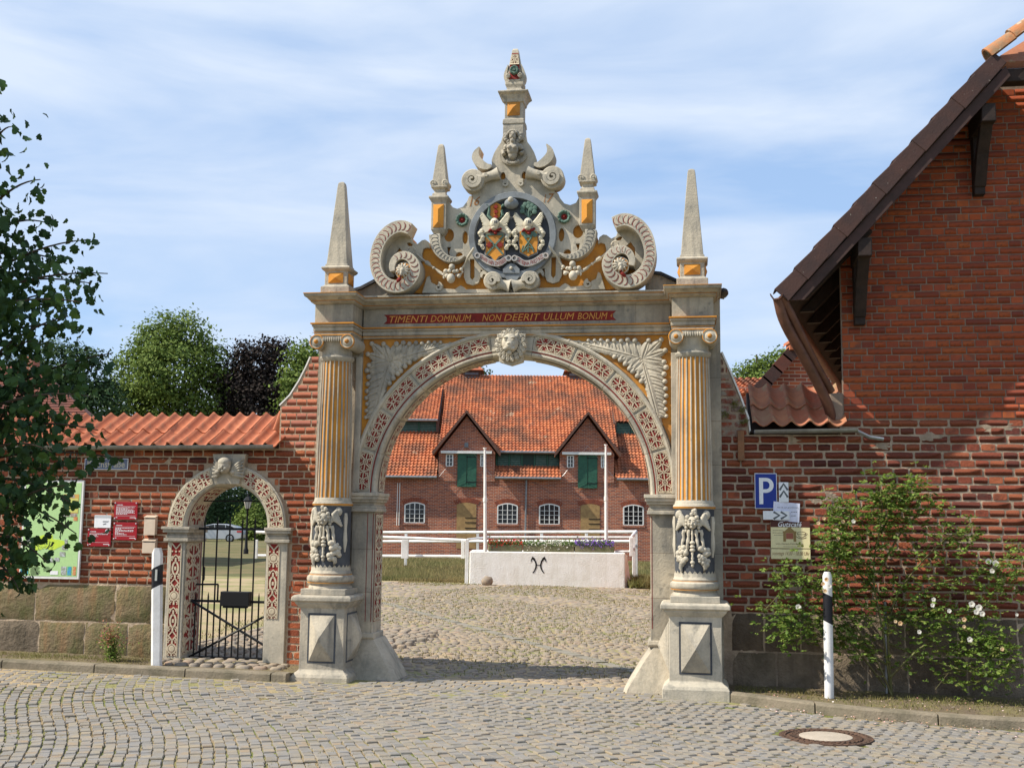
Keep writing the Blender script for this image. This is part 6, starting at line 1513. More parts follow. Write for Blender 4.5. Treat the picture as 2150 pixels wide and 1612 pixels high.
# boulder at the foot of the white wall
mb = MB(); bx_, _ = px_(1023, 1215, 32.2); mb.ball(0, 0, .10, .165, .15, .15, 14, 9)
mb.v = [(bx_+p[0]*(1+.12*noise.noise(Vector(p)*9)), 32.25+p[1]*(1+.15*noise.noise(Vector(p)*7)), gz(bx_)+p[2]*(1+.15*noise.noise(Vector(p)*8))) for p in mb.v]
solo('boulder', mb, FIELDST, 'rounded brown boulder at the left foot of the white wall', 'boulder', frame=W4, smooth=0)
# street lamp and car behind the small archway
LY = 57.0; lx, lz0 = D(516, 1168, LY); sm = LY/2400
def LZ(y): return D(516, y, LY)[1]
lp = thing('street_lamp', 'old black lantern post with a glazed head, seen through the small archway', 'street lamp', (lx, LY, LZ(1168)), frame=W4)
mb = MB(); mb.lathe(lx, -LY, [(.16, LZ(1168)-.3), (.16, LZ(1165)), (.12, LZ(1160)), (.13, LZ(1155)), (.08, LZ(1150)), (.06, LZ(1130)), (.045, LZ(1090)), (.05, LZ(1072)), (.09, LZ(1069)), (.04, LZ(1067))], 12); part('post', mb, IRON, lp, smooth=40)
PALEG = mat('lantern_glass', (.55, .50, .45), None, rough=.2, bump=0)
mb = MB(); mb.lathe(lx, -LY, [(.11, LZ(1067)), (.20, LZ(1051))], 6); part('lantern_glass', mb, PALEG, lp)
mb = MB(); mb.lathe(lx, -LY, [(.235, LZ(1051)), (.22, LZ(1049.5)), (.10, LZ(1043)), (.05, LZ(1042)), (.04, LZ(1037)), (0, LZ(1034))], 6); part('lantern_roof', mb, IRON, lp)
mb = MB()
for i in range(6): a = 2*PI*i/6; mb.tube([(lx+.112*math.cos(a), -LY+.112*math.sin(a), LZ(1067)), (lx+.205*math.cos(a), -LY+.205*math.sin(a), LZ(1051))], .012, 4)
part('lantern_frame', mb, IRON, lp)
CYd = 90.0; ck = CYd/2400
def cz_(X, Y): x, z = D(X, Y, CYd); return x, z
cxr, czg = cz_(507, 1138.5); czg += 0
CARP = mat('silver_car_paint', (.55, .56, .58), None, rough=.25, bump=0, metal=.5); TYRE = mat('tyre_rubber', (.015, .015, .015), None, rough=.8, bump=0); REDL = mat('tail_light_red', (.45, .01, .01), None, rough=.2, bump=0)
cw = 4.55; x0 = cxr-cw; body = [(0, .42), (.02, .72), (.25, .86), (1.05, .95), (1.75, 1.32), (2.3, 1.43), (3.3, 1.42), (4.0, 1.25), (4.30, 1.02), (4.50, .95), (4.55, .60), (4.50, .32), (4.1, .22), (.4, .22), (.05, .28)]
carr = thing('parked_car', 'silver estate car parked on the grass, seen through the small archway', 'car', (x0+cw/2, CYd, czg), frame=W4)
bod = [(x0+a, czg+b) for a, b in body]; mb = MB(); mb.prism(bod[::-1], -(CYd+1.75), -CYd, back=True); part('body', mb, CARP, carr, bevel=.06)
for pts in ([(1.25, .97), (1.85, 1.30), (2.35, 1.37), (2.40, .98)], [(2.46, .98), (2.42, 1.37), (3.2, 1.36), (3.25, .98)], [(3.31, .98), (3.27, 1.355), (3.75, 1.24), (4.05, 1.02)]):
    mb = MB(); mb.prism([(x0+a, czg+b) for a, b in pts], -CYd, -(CYd-.012)); part('side_window', mb, GLASS, carr)
for wx in (.85, 3.62):
    mb = MB(); mb.disc(x0+wx, czg+.32, [(.33, -(CYd+.2)), (.33, -(CYd-.03)), (.24, -(CYd-.03)), (.23, -(CYd-.01)), (0, -(CYd-.01))], 20); wl = part('wheel', mb, TYRE, carr, smooth=40)
    mb = MB(); mb.disc(x0+wx, czg+.32, [(.22, -(CYd-.015)), (.22, -(CYd-.035)), (.19, -(CYd-.035)), (.19, -(CYd-.02)), (.05, -(CYd-.025)), (0, -(CYd-.04))], 20)
    for k in range(8): a = 2*PI*k/8; mb.tube([(x0+wx, -(CYd-.035), czg+.32), (x0+wx+.2*math.cos(a), -(CYd-.035), czg+.32+.2*math.sin(a))], .02, 4)
    part('rim', mb, FLINT, wl)
mb = MB(); mb.box(x0+4.15, x0+4.53, -(CYd), -(CYd-.02), czg+.78, czg+.90); part('tail_light', mb, REDL, carr)
mb = MB(); mb.box(x0+.03, x0+.35, -CYd, -(CYd-.02), czg+.62, czg+.74); part('headlight', mb, FLINT, carr)

# house roof beyond the left wall, gable and roof beyond the right wall
RTM = mat('far_red_roof', (.16, .05, .032), (.10, .04, .03), 1.5, .85, .3, 10)
fh = thing('farmhouse', 'farmhouse with a hipped dark red tile roof beyond the left wall', 'house', (D(60, 880, 40)[0], 42, 0), frame=W4)
P = lambda x, y, Y: (lambda q: (q[0], Y, q[1]))(D(x, y, Y))
a_, b_, c_, d_ = P(-260, 905, 40), P(222, 905, 40), P(80, 770, 45), P(-260, 765, 45)
mb = MB(); mb.add([a_, b_, c_, d_, P(235, 905, 50), P(-260, 905, 50)], [(0, 1, 2, 3), (1, 4, 2), (3, 2, 4, 5), (0, 3, 5)]); rr0 = part('roof', mb, RTM, fh, recalc=False)
mb = MB(); L_ = 26
for i in range(L_):
    t = i/L_; p0 = Vector(a_).lerp(Vector(d_), t); p1 = Vector(b_).lerp(Vector(c_), t); o_ = Vector((0, -.015, .02)); mb.add([tuple(p0), tuple(p1), tuple(p1+o_), tuple(p0+o_), tuple(Vector(a_).lerp(Vector(d_), t+1/L_)), tuple(Vector(b_).lerp(Vector(c_), t+1/L_))], [(0, 1, 2, 3), (3, 2, 5, 4)])
part('tile_courses', mb, RTM, rr0, kind='stuff', recalc=False)
mb = MB(); mb.add([tuple((v[0], v[1]+.4, -.5)) for v in (a_, b_)]+[tuple((v[0], v[1]+.4, v[2])) for v in (b_, a_)], [(0, 1, 2, 3)]); mb.add([tuple((P(222, 905, 40)[0], y, z)) for y, z in ((40.4, -.5), (49.5, -.5), (49.5, a_[2]), (40.4, a_[2]))], [(0, 1, 2, 3)]); part('wall', mb, BARN, fh, recalc=False)
mb = MB(); q = P(52, 765, 44); mb.box(q[0]-.25, q[0]+.25, -44.8, -44.2, q[2]-.6, q[2]+.35); part('chimney', mb, BARN, rr0)
gh = thing('gabled_house', 'brick house gable with brown verge tiles rising behind the small tiled coping on the right', 'house', (P(1720, 850, 24)[0], 24, 0), frame=W4)
ap = P(1745, 640, 24); lf = P(1560, 850, 24)
mb = MB(); x_r = ap[0]+(ap[0]-lf[0]); mb.loft([[(a_+(y-24)*.42, y, z_) for a_, z_ in ((lf[0]+.25, -.2), (x_r, -.2), (x_r, lf[2]), (ap[0], ap[2]-.15), (lf[0]+.25, lf[2]+.1))] for y in (24, 30)]); part('gable', mb, BARN, gh)
mb = MB(); 
for k, (e0, e1) in enumerate(((lf, ap), (ap, (x_r+.2, 24, lf[2])))):
    m_ = MB(); m_.loft([[(e0[0]+(y-23.7)*.42, y, e0[2]-.02), (e1[0]+(y-23.7)*.42, y, e1[2]-.02), (e1[0]+(y-23.7)*.42, y, e1[2]+.10), (e0[0]+(y-23.7)*.42, y, e0[2]+.10)] for y in (23.7, 30)]); part('roof', m_, RTM, gh)
v0 = Vector(lf); v1 = Vector(ap); n_ = 9
for i in range(n_):
    p = v0.lerp(v1, i/n_); q = v0.lerp(v1, (i+1.12)/n_); u = (q-p).normalized(); nn_ = Vector((-u.z, 0, u.x))
    m_ = MB(); m_.loft([[tuple(w_+Vector((0, yy, 0))) for w_ in (p+nn_*.12, q+nn_*.10, q-nn_*.16, p-nn_*.14)] for yy in (-.36, -.32)]); part('verge_tile', m_, VERGE if i % 3 else RTM, gh)
m_ = MB(); q = P(1655, 735, 23.8); m_.box(q[0]-.02, q[0]+.30, -23.9, -23.55, q[2]-.02, q[2]+.12); m_.loft([[(q[0]-.05, 23.4, q[2]+.10), (q[0]+.45, 23.4, q[2]+.42), (q[0]+.45, 24.0, q[2]+.42), (q[0]-.05, 24.0, q[2]+.10)], [(q[0]-.05, 23.4, q[2]+.16), (q[0]+.45, 23.4, q[2]+.48), (q[0]+.45, 24.0, q[2]+.48), (q[0]-.05, 24.0, q[2]+.16)]]); part('small_roof', m_, TILE, gh)
oh = thing('outbuilding', 'low outbuilding whose bright orange pantile roof just shows beside the right coping', 'building', (P(1580, 800, 30)[0], 30, 0), frame=W4)
a1_, a2_ = P(1500, 812, 30), P(1622, 812, 30); r1, r2 = P(1500, 795, 32.5), P(1622, 793, 32.5)
m_ = MB(); m_.box(a1_[0], a2_[0], -35, -30.3, -.2, a1_[2]+.05); ow = part('wall', m_, BARN, oh)
tilefield('roof_tiles', a1_[0]-.2, a2_[0]+.4, 29.9, a1_[2]-.2, 32.5, r1[2], oh)
# ---------------------------------------------------------------- signs, boards and posts on the street side
def boxobj(px0, py0, px1, py1, d, th, pymid=None):
    s0, z1 = F(px0, py0, d); s1, z0 = F(px1, py1, d); return s0, s1, z0, z1
def panel_(m, s0, s1, z0, z1, d0, d1): mb = MB(); mb.box(s0, s1, d0, d1, z0, z1); return mb
def flatq(mb, s0, s1, z0, z1, d): mb.add([(s0, -d, z0), (s1, -d, z0), (s1, -d, z1), (s0, -d, z1)], [(0, 1, 2, 3)])
BLUE = mat('sign_blue', (.012, .035, .26), None, rough=.4, bump=0); SWHITE = mat('sign_white', (.78, .78, .80), None, rough=.4, bump=0); SGREY = mat('sign_grey', (.10, .11, .12), None, rough=.5, bump=0)
CREAMS = mat('sign_cream', (.80, .70, .40), (.76, .67, .39), 4, .6, 0, 30); BROWNS = mat('sign_brown', (.09, .025, .018), None, rough=.5, bump=0); REDS = mat('plaque_red', (.32, .012, .02), (.27, .01, .018), 5, .35, 0, 30)
LIME = mat('map_green', (.42, .62, .28), None, rough=.45, bump=0); PAPER = mat('paper', (.72, .72, .86), None, rough=.7, bump=0); CLEAR = mat('clouded_acrylic', (.62, .50, .38), (.55, .42, .32), 8, .2, 0, 30, spec=.6); STEEL = mat('screw_steel', (.6, .6, .6), None, rough=.3, metal=.8, bump=0)
def strokes2(mb, a, b, z, h, d):
    x = a
    while x < b: L = R.uniform(.6, 1.6)*h; flatq(mb, x, min(x+L, b), z-h*.3, z+h*.3, d); x += L+h*.5
# parking sign
s0, s1, z0, z1 = boxobj(1584, 993, 1632, 1068, .03, 0)
pk = thing('parking_sign', 'blue parking sign with a large white P on the right brick wall', 'sign', ((s0+s1)/2, -.03, z0))
mb = MB(); mb.box(s0, s1, .012, .030, z0, z1); part('plate', mb, SWHITE, pk, bevel=.003)
mb = MB(); mb.box(s0+.007, s1-.007, .030, .032, z0+.007, z1-.007); part('blue_field', mb, BLUE, pk)
mb = MB(); w, h = s1-s0, z1-z0; lx0, lz0_ = s0+w*.20, z0+h*.13; lw_, lh = w*.66, h*.74; st = lw_*.27
n = 14; ro = lh*.285; cxp, czp = lx0+lw_-ro*1.02, lz0_+lh-ro
outer = [(lx0, lz0_), (lx0+st, lz0_), (lx0+st, lz0_+lh-2*ro)]+[(cxp+ro*math.cos(-PI/2+PI*i/n), czp+ro*math.sin(-PI/2+PI*i/n)) for i in range(n+1)]+[(lx0, lz0_+lh)]
ri = ro-st*.92; hole = [(lx0+st, czp-ri)]+[(cxp+ri*.9*math.cos(-PI/2+PI*i/n), czp+ri*math.sin(-PI/2+PI*i/n)) for i in range(n+1)]+[(lx0+st, czp+ri)]
mb.prism(outer, .032, .0335, holes=[hole]); part('letter_p', mb, SWHITE, pk)
def arrow_sign(px0, py0, px1, py1, label, vert, d=.045, tilt=0):
    s0, s1, z0, z1 = boxobj(px0, py0, px1, py1, d, 0)
    t = thing('arrow_sign', label, 'sign', ((s0+s1)/2, -d, z0), 'small chevron signs by the parking sign')
    mb = MB(); mb.box(s0, s1, d-.008, d, z0, z1); part('plate', mb, SWHITE, t, bevel=.002)
    mb = MB(); 
    for k in range(2):
        if vert:
            c = (s0+s1)/2; zt = z1-.018-k*.075; hw = (s1-s0)*.42
            mb.ribbon([(c-hw, zt-.065, .011), (c, zt, .011), (c+hw, zt-.065, .011)], d, d+.0015)
        else:
            c = (z0+z1)/2; x = s1-.03-k*.075; hh = (z1-z0)*.40
            mb.ribbon([(x-.06, c+hh, .011), (x, c, .011), (x-.06, c-hh, .011)], d, d+.0015)
    part('chevrons', mb, SGREY, t)
arrow_sign(1635, 1012, 1656, 1054, 'small white sign with two chevrons pointing up, right of the P', True)
# notice sheet
s0, s1, z0, z1 = boxobj(1622, 1052, 1678, 1092, .05, 0); mb = MB()
nz_ = thing('paper_notice', 'tilted white paper notice stuck between the parking sign and the cafe sign', 'notice', ((s0+s1)/2, -.05, z0))
a_ = math.radians(-4)
V = []; nx_ = 8
for j in range(2):
    for i in range(nx_+1): x = s0+(s1-s0)*i/nx_; V.append((x+(z1-z0)*j*.06, -(.036+.006*math.sin(i*1.1)), z0+(z1-z0)*j-(x-s0)*.08))
mb.add(V, [(i, i+1, i+nx_+2, i+nx_+1) for i in range(nx_)]); part('sheet', mb, PAPER, nz_, smooth=0, recalc=False)
mb = MB(); zt = z1-.055
text_mb('Am 16. Juli geschlossen', (s0+s1)/2+.02, zt-.01, (s1-s0)*.8, .020, .045, mb=mb); strokes2(mb, s1-.08, s1-.02, zt-.055, .010, .045); strokes2(mb, s1-.08, s1-.03, zt-.095, .010, .045)
part('writing', mb, SGREY, nz_, recalc=False)
arrow_sign(1602, 1072, 1658, 1091, 'small white sign with two chevrons pointing right, under the P', False, .06)
# cafe sign
s0, s1, z0, z1 = boxobj(1618, 1093, 1702, 1174, .03, 0); zb = F(1618, 1151, .03)[1]; zh = F(1618, 1106, .03)[1]
cs = thing('cafe_sign', 'cream and brown cafe sign with a drawing of the gateway and a cup', 'sign', ((s0+s1)/2, -.03, z0))
mb = MB(); mb.box(s0, s1, .010, .030, zb+.004, z1); up_ = part('upper_board', mb, CREAMS, cs, bevel=.002); mb = MB(); mb.box(s0, s1, .010, .032, z0, zb-.004); lo_ = part('lower_board', mb, CREAMS, cs, bevel=.002)
mb = MB(); mb.box(s0, s1, .030, .0315, zh, z1); part('brown_header', mb, BROWNS, up_)
W = s1-s0
mb = text_mb('Gutscafé', s0+W*.49, (zh+z1)/2-.002, W*.60, .055, .0325, shear=.3, bold=.012); part('lettering', mb, SWHITE, up_, recalc=False)
mb = MB(); text_mb('www.rittergut-drakenburg.de', s0+W*.47, zb+.05, W*.70, .020, .0315, shear=.2, mb=mb); strokes2(mb, s0+W*.05, s0+W*.32, zh-.035, .008, .0315); strokes2(mb, s0+W*.05, s0+W*.35, zh-.06, .008, .0315); strokes2(mb, s0+W*.08, s0+W*.31, zh-.085, .008, .0315); strokes2(mb, s0+W*.32, s0+W*.64, zb+.022, .007, .0315)
cupx, cupz = s0+W*.78, zh-.06
mb.ribbon([(cupx+.045*math.cos(a), cupz+.014*math.sin(a), .002) for a in [2*PI*i/20 for i in range(21)]], .030, .0315); mb.ribbon([(cupx-.045+.09*i/10, cupz-.045*math.sin(PI*i/10)**.6, .002) for i in range(11)], .030, .0315); mb.ribbon([(cupx+.045, cupz, .002), (cupx+.06, cupz-.008, .002), (cupx+.05, cupz-.022, .002), (cupx+.035, cupz-.03, .002)], .030, .0315); mb.ribbon([(cupx-.07+.12*i/10, cupz-.045-.022*math.sin(PI*i/10)+.02*(1-i/10), .003) for i in range(11)], .030, .0315)
part('print', mb, BROWNS, up_, recalc=False)
mb = MB(); gx, gz_, k = s0+W*.48, zb+.075, .0175                       # small picture of the gateway
for q in (-1, 1): mb.box(gx+q*k*3-k*.8, gx+q*k*3+k*.8, .030, .032, gz_, gz_+k*5.2)
mb.box(gx-k*4, gx+k*4, .030, .0322, gz_+k*5.2, gz_+k*6.2); mb.prism([(gx-k*3, gz_+k*6.2), (gx+k*3, gz_+k*6.2), (gx+k, gz_+k*8), (gx, gz_+k*10), (gx-k, gz_+k*8)], .030, .032); part('gateway_picture', mb, mat('print_tan', (.30, .20, .08), None, bump=0), up_)
mb = MB(); mb.box(gx-k*2.1, gx+k*2.1, .030, .0315, gz_+k*1.5, gz_+k*5.1); part('picture_inner', mb, mat('print_red', (.35, .12, .08), None, bump=0), up_)
mb = text_mb('sonntags 14.00 - 18.00 Uhr', s0+W*.5, (z0+zb)/2, W*.95, .050, .0335, shear=.3); part('lettering', mb, mat('print_brown', (.28, .15, .08), None, bump=0), lo_, recalc=False)
# street name plate
s0, s1, z0, z1 = boxobj(178, 962, 268, 986, .04, 0)
sn = thing('street_name_sign', 'weathered blue street name plate under the left gutter', 'sign', ((s0+s1)/2, -.04, z0))
ENAM = mat('faded_enamel', (.10, .13, .22), (.16, .18, .24), 6, .5, .1, 40)
mb = MB(); mb.box(s0, s1, .03, .038, z0, z1); part('plate', mb, SWHITE, sn, bevel=.003); mb = MB(); mb.box(s0+.008, s1-.008, .038, .040, z0+.008, z1-.008); part('blue_field', mb, ENAM, sn)
mb = text_mb('Kirchstraße', (s0+s1)/2, (z0+z1)/2, (s1-s0)*.86, (z1-z0)*.62, .042, bold=.01); part('lettering', mb, mat('faded_letter', (.50, .46, .36), None, bump=0), sn, recalc=False)
# red plaques
def strokes(mb, a, b, z, h, d):            # print too small to read in the photograph: rows of short strokes
    x = a
    while x < b: L = R.uniform(.6, 1.6)*h; flatq(mb, x, min(x+L, b), z-h/2*.7, z+h/2*.7, d); x += L+h*.45
def plaque(px0, py0, px1, py1, lab, title, lines, logo=False):
    s0, s1, z0, z1 = boxobj(px0, py0, px1, py1, .04, 0)
    t = thing('plaque', lab, 'plaque', ((s0+s1)/2, -.04, z0), 'red plaques on the left wall')
    mb = MB(); mb.box(s0, s1, .026, .034, z0, z1); part('plate', mb, REDS, t, bevel=.002)
    for a in (s0+.014, s1-.014):
        for b in (z0+.014, z1-.014): mb = MB(); mb.disc(a, b, [(.009, 0), (.009, .042), (.006, .045), (0, .045)], 10); part('screw', mb, STEEL, t, smooth=40)
    mb = MB(); w = s1-s0
    strokes(mb, s0+.03, s0+.03+w*.26, z1-.035, .011, .0355); flatq(mb, s0+.025, s1-.02, z1-.052, z1-.050, .0355); flatq(mb, s0+.025, s1-.02, z0+.045, z0+.047, .0355)
    for i, f in enumerate(lines): 
        z = z1-.065-i*.0125; x = s0+.025
        while x < s0+.025+(w-.05)*f:                     # text too small to read, set in rows of strokes as in the photo
            L = R.uniform(.008, .028); flatq(mb, x, min(x+L, s0+.025+(w-.05)*f), z-.003, z+.003, .0355); x += L+.006
    for x, L in ((s0+.025, .02), (s1-.09, .07)): flatq(mb, x, x+L, z0+.022, z0+.028, .0355)
    part('print', mb, SWHITE, t, recalc=False)
    if logo: mb = MB(); mb.disc(s1-.05, z1-.028, [(.022, .033), (.022, .036), (0, .036)], 16); part('logo_ring', mb, SWHITE, t); mb = MB(); mb.disc(s1-.05, z1-.028, [(.015, .036), (.015, .037), (0, .037)], 14); part('logo_core', mb, BLUE, t)
plaque(240, 1053, 287, 1091, 'red plaque, uppermost of the three, with seven lines of small white print', '', [.95, .6, .9, .97, .92, .97, .6])
plaque(238, 1096, 286, 1134, 'red plaque with a paragraph of white print, right of the lower two', '', [.95, .3, .95, .93, .2, .45, .6])
plaque(184, 1109, 231, 1147, 'red plaque with a round logo in its corner, leftmost of the three', '', [.95, .4, .45], True)
s0, s1, z0, z1 = boxobj(199, 1081, 232, 1108, .03, 0)
wp = thing('info_plate', 'small white information plate above the leftmost red plaque', 'plaque', ((s0+s1)/2, -.03, z0))
mb = MB(); mb.box(s0, s1, .022, .032, z0, z1); part('plate', mb, SWHITE, wp, bevel=.002); mb = MB(); flatq(mb, s0, s1, z1-.03, z1-.002, .0335); part('grey_header', mb, mat('light_grey_print', (.45, .48, .5), None, bump=0), wp, recalc=False)
mb = MB(); flatq(mb, s0+.105, s1-.02, z0+.075, z0+.079, .0335); flatq(mb, s0+.105, s1-.03, z0+.065, z0+.069, .0335); mb.ribbon([(s0+.11, z0+.04, .004), (s0+.15, z0+.05, .004)], .033, .034); part('print', mb, SGREY, wp, recalc=False)
for (px0, py0, px1, py1, lb) in ((303, 1081, 324, 1123, 'taller empty clear leaflet box on the wall beside the small archway'), (299, 1130, 324, 1161, 'wider lower clear leaflet box just above the left marker post')):
    s0, s1, z0, z1 = boxobj(px0, py0, px1, py1, .08, 0); lf_ = thing('leaflet_box', lb, 'leaflet box', ((s0+s1)/2, -.05, z0), 'leaflet boxes by the small archway')
    mb = MB(); mb.box(s0, s1, .012, .018, z0, z1); part('back_plate', mb, CLEAR, lf_); mb = MB(); mb.box(s0, s1, .018, .07, z0, z0+.008); mb.box(s0, s0+.006, .018, .07, z0, z1-.02); mb.box(s1-.006, s1, .018, .07, z0, z1-.02); mb.box(s0, s1, .07, .076, z0, z1-.045); part('tray', mb, CLEAR, lf_)
    mb = MB(); mb.loft([[(x, -.012, z1-.01), (x, -.082, z1-.03), (x, -.082, z1-.022), (x, -.012, z1)] for x in (s0-.004, s1+.004)]); part('lid', mb, CLEAR, lf_)
# town map board
s0, _ = F(38, 1216, .06); s1, z0 = F(164, 1216, .06); _, z1 = F(170, 1008, .06)
bd_ = thing('map_board', 'large pale green town map board in a white frame on the left wall', 'board', ((s0+s1)/2, -.05, z0))
mb = MB(); mb.box(s0, s1, .02, .05, z0, z1); part('panel', mb, WHITE, bd_, bevel=.003); mb = MB(); mb.box(s0+.025, s1-.025, .05, .052, z0+.03, z1-.03); mp_b = part('map_sheet', mb, LIME, bd_)
def Bq(X, Y): px_, py_ = X/6.2, 980+Y/6.2; return F(px_, py_, .054)
mb = MB(); pts = []
for i in range(40): a = 2*PI*i/40; r = 150+50*noise.noise(Vector((math.cos(a)*1.6, math.sin(a)*1.6, 4)))*2; pts.append(Bq(560+r*1.35*math.cos(a), 985-r*.75*math.sin(a)))
mb.prism(pts, .052, .0535); part('map_area', mb, mat('map_yellowgreen', (.55, .70, .06), (.48, .66, .08), 12, .5, 0), bd_)
def pics(lst, m, nm, d=.0545):
    mb = MB()
    for X0, Y0, X1, Y1 in lst: a, b = Bq(X0, Y1); c, e = Bq(X1, Y0); flatq(mb, a, c, b, e, d)
    part(nm, mb, m, bd_, recalc=False, kind='stuff')
PB = lambda n_, c, c2: mat(n_, c, c2, 40, .5, 0, 90)
pics([(815, 355, 1030, 600)], PB('map_inset_rim', (.60, .36, .10), None), 'inset_rim'); pics([(825, 410, 1020, 590)], PB('map_inset', (.55, .62, .16), (.6, .5, .15)), 'inset_map', .055)
pics([(820, 365, 870, 402), (880, 365, 920, 402), (930, 365, 975, 402), (805, 605, 900, 645), (910, 605, 1000, 645)], PB('photo_print', (.28, .20, .15), (.45, .45, .42)), 'photo_prints', .0555)
pics([(805, 1020, 880, 1078), (775, 1105, 852, 1165), (705, 1180, 775, 1228), (615, 1185, 690, 1240), (340, 945, 405, 990), (790, 1295, 865, 1405), (840, 940, 880, 1000)], PB('photo_print_b', (.25, .27, .20), (.55, .58, .62)), 'photo_prints', .0545)
pics([(262, 1310, 370, 1395), (872, 1295, 930, 1408)], PB('print_blue', (.05, .25, .60), (.10, .45, .20)), 'blue_prints'); pics([(942, 1295, 990, 1408), (955, 650, 1010, 700)], PB('print_orange', (.55, .16, .05), (.6, .4, .2)), 'orange_prints')
pics([(650, 1352, 755, 1400)], SWHITE, 'white_logo')
mb = MB()
for X0, X1, Y0, Y1 in ((385, 525, 1295, 1410), (555, 650, 1295, 1350)):
    y = Y0
    while y < Y1: a, b = Bq(X0+R.uniform(0, 20), y+5); c, e = Bq(X1-R.uniform(0, 30), y); flatq(mb, a, c, b, e, .0545); y += 13
for i in range(22):                       # streets on the map
    x, y = 560+R.uniform(-150, 150), 985+R.uniform(-80, 80); a = R.uniform(0, 3); L = R.uniform(20, 60); p = [Bq(x+L*t*math.cos(a+t*.6), y+L*t*math.sin(a+t*.6)) for t in (0, .5, 1)]
    mb.ribbon([q+(.0022,) for q in p], .053, .0550)
part('map_print', mb, mat('print_darkgreen', (.16, .22, .10), None, bump=0), bd_, recalc=False)

# marker posts
mp1 = thing('marker_post', 'white roadside marker post with slanted black band, left of the small archway', 'post', (F(328, 1390, .55)[0], -.55, .05))
PW = mat('post_white', (.74, .73, .72), (.62, .60, .58), 5, .55, .15, 40); PBK = mat('post_black', (.012, .012, .016), None, rough=.5, bump=0)
cx = F(328, 1390, .55)[0]; zb = F(328, 1396, .55)[1]-.03; zt = F(328, 1152, .55)[1]; w = .058; cxT = F(329, 1160, .55)[0]
def psec(z, k=1): 
    x = cx+(cxT-cx)*(z-zb)/(zt-zb); return [(x-w*.95, -.50, z), (x-w, -.55, z), (x-w*.35, -.585, z), (x+w*.85, -.57, z), (x+w, -.52, z), (x+w*.7, -.49, z)]
zA, zB_ = F(328, 1185, .55)[1], F(328, 1228, .55)[1]
def slant(z, dz): return [(p[0], p[1], z+dz*(p[0]-cx)/w) for p in psec(z)]
mb = MB(); mb.loft([psec(zb), slant(zB_, .03)], cap1=False); mb.loft([slant(zA, .03), psec(zt-.05), [(p[0]*.6+cxT*.4, p[1], p[2]+.012+.03*(p[0] > cxT-.02)) for p in psec(zt-.03)]]); part('shaft', mb, PW, mp1, smooth=35, recalc=False)
mb = MB(); mb.loft([slant(zB_, .03), slant(zA, .03)]); part('black_band', mb, PBK, mp1, smooth=35)
mb = MB(); mb.loft([[(cxT+.012, -.590, z), (cxT+.035, -.588, z), (cxT+.035, -.580, z), (cxT+.012, -.580, z)] for z in (zB_+.05, zA-.05)]); part('reflector', mb, mat('reflector', (.45, .45, .42), None, rough=.2, bump=0), mp1)
cx = F(1741, 1455, .55)[0]; cxT = F(1737, 1210, .55)[0]; zb = F(1741, 1458, .55)[1]-.03; zt = F(1737, 1200, .55)[1]
mp2 = thing('marker_post', 'round white marker post with black band among the roses on the right', 'post', (cx, -.55, zb))
def sec(z, r=.046): x = cx+(cxT-cx)*(z-zb)/(zt-zb); return [(x+r*math.cos(2*PI*i/16), -.55+r*math.sin(2*PI*i/16), z) for i in range(16)]
zA, zB_ = F(1737, 1247, .55)[1], F(1737, 1306, .55)[1]
sl = lambda z, k: [(p[0], p[1], p[2]+k*(p[0]-cx)) for p in sec(z)]
mb = MB(); mb.loft([sec(zb), sec(zb+.05), sl(zB_, -.5)], cap1=False); mb.loft([sl(zA, -.5), sec(zt-.04), sec(zt, .03)], cap0=False); part('shaft', mb, PW, mp2, smooth=40, recalc=False)
mb = MB(); mb.loft([sl(zB_, -.5), sl(zA, -.5)]); part('black_band', mb, PBK, mp2, smooth=40)

# ---------------------------------------------------------------- vegetation
def foliage_mat(name, var, tr=.35, rough=.6):
    return mat(name, var[0], None, rough=rough, bump=0, var=var, trans=tr, spec=.25, bscale=15)
DARKLEAF = foliage_mat('dark_maple_leaf', [(.016, .04, .012), (.03, .07, .018), (.02, .05, .02), (.06, .12, .03), (.035, .08, .02)], .2, .6)
ROSELEAF = foliage_mat('rose_leaf', [(.11, .20, .035), (.18, .28, .05), (.25, .34, .07), (.08, .14, .03), (.32, .33, .09)], .45)
TREE_G = foliage_mat('lime_foliage', [(.10, .155, .03), (.14, .20, .04), (.18, .235, .05), (.08, .13, .028)], .25, .8)
TREE_D = foliage_mat('dark_foliage', [(.028, .06, .022), (.045, .085, .03), (.06, .105, .035), (.022, .045, .018)], .2, .8)
TREE_C = foliage_mat('copper_foliage', [(.016, .011, .010), (.026, .016, .014), (.034, .024, .018), (.012, .012, .010)], .12, .8)
BARK = mat('bark', (.09, .065, .045), (.05, .04, .03), 9, .95, .9, 20, bdist=.02)
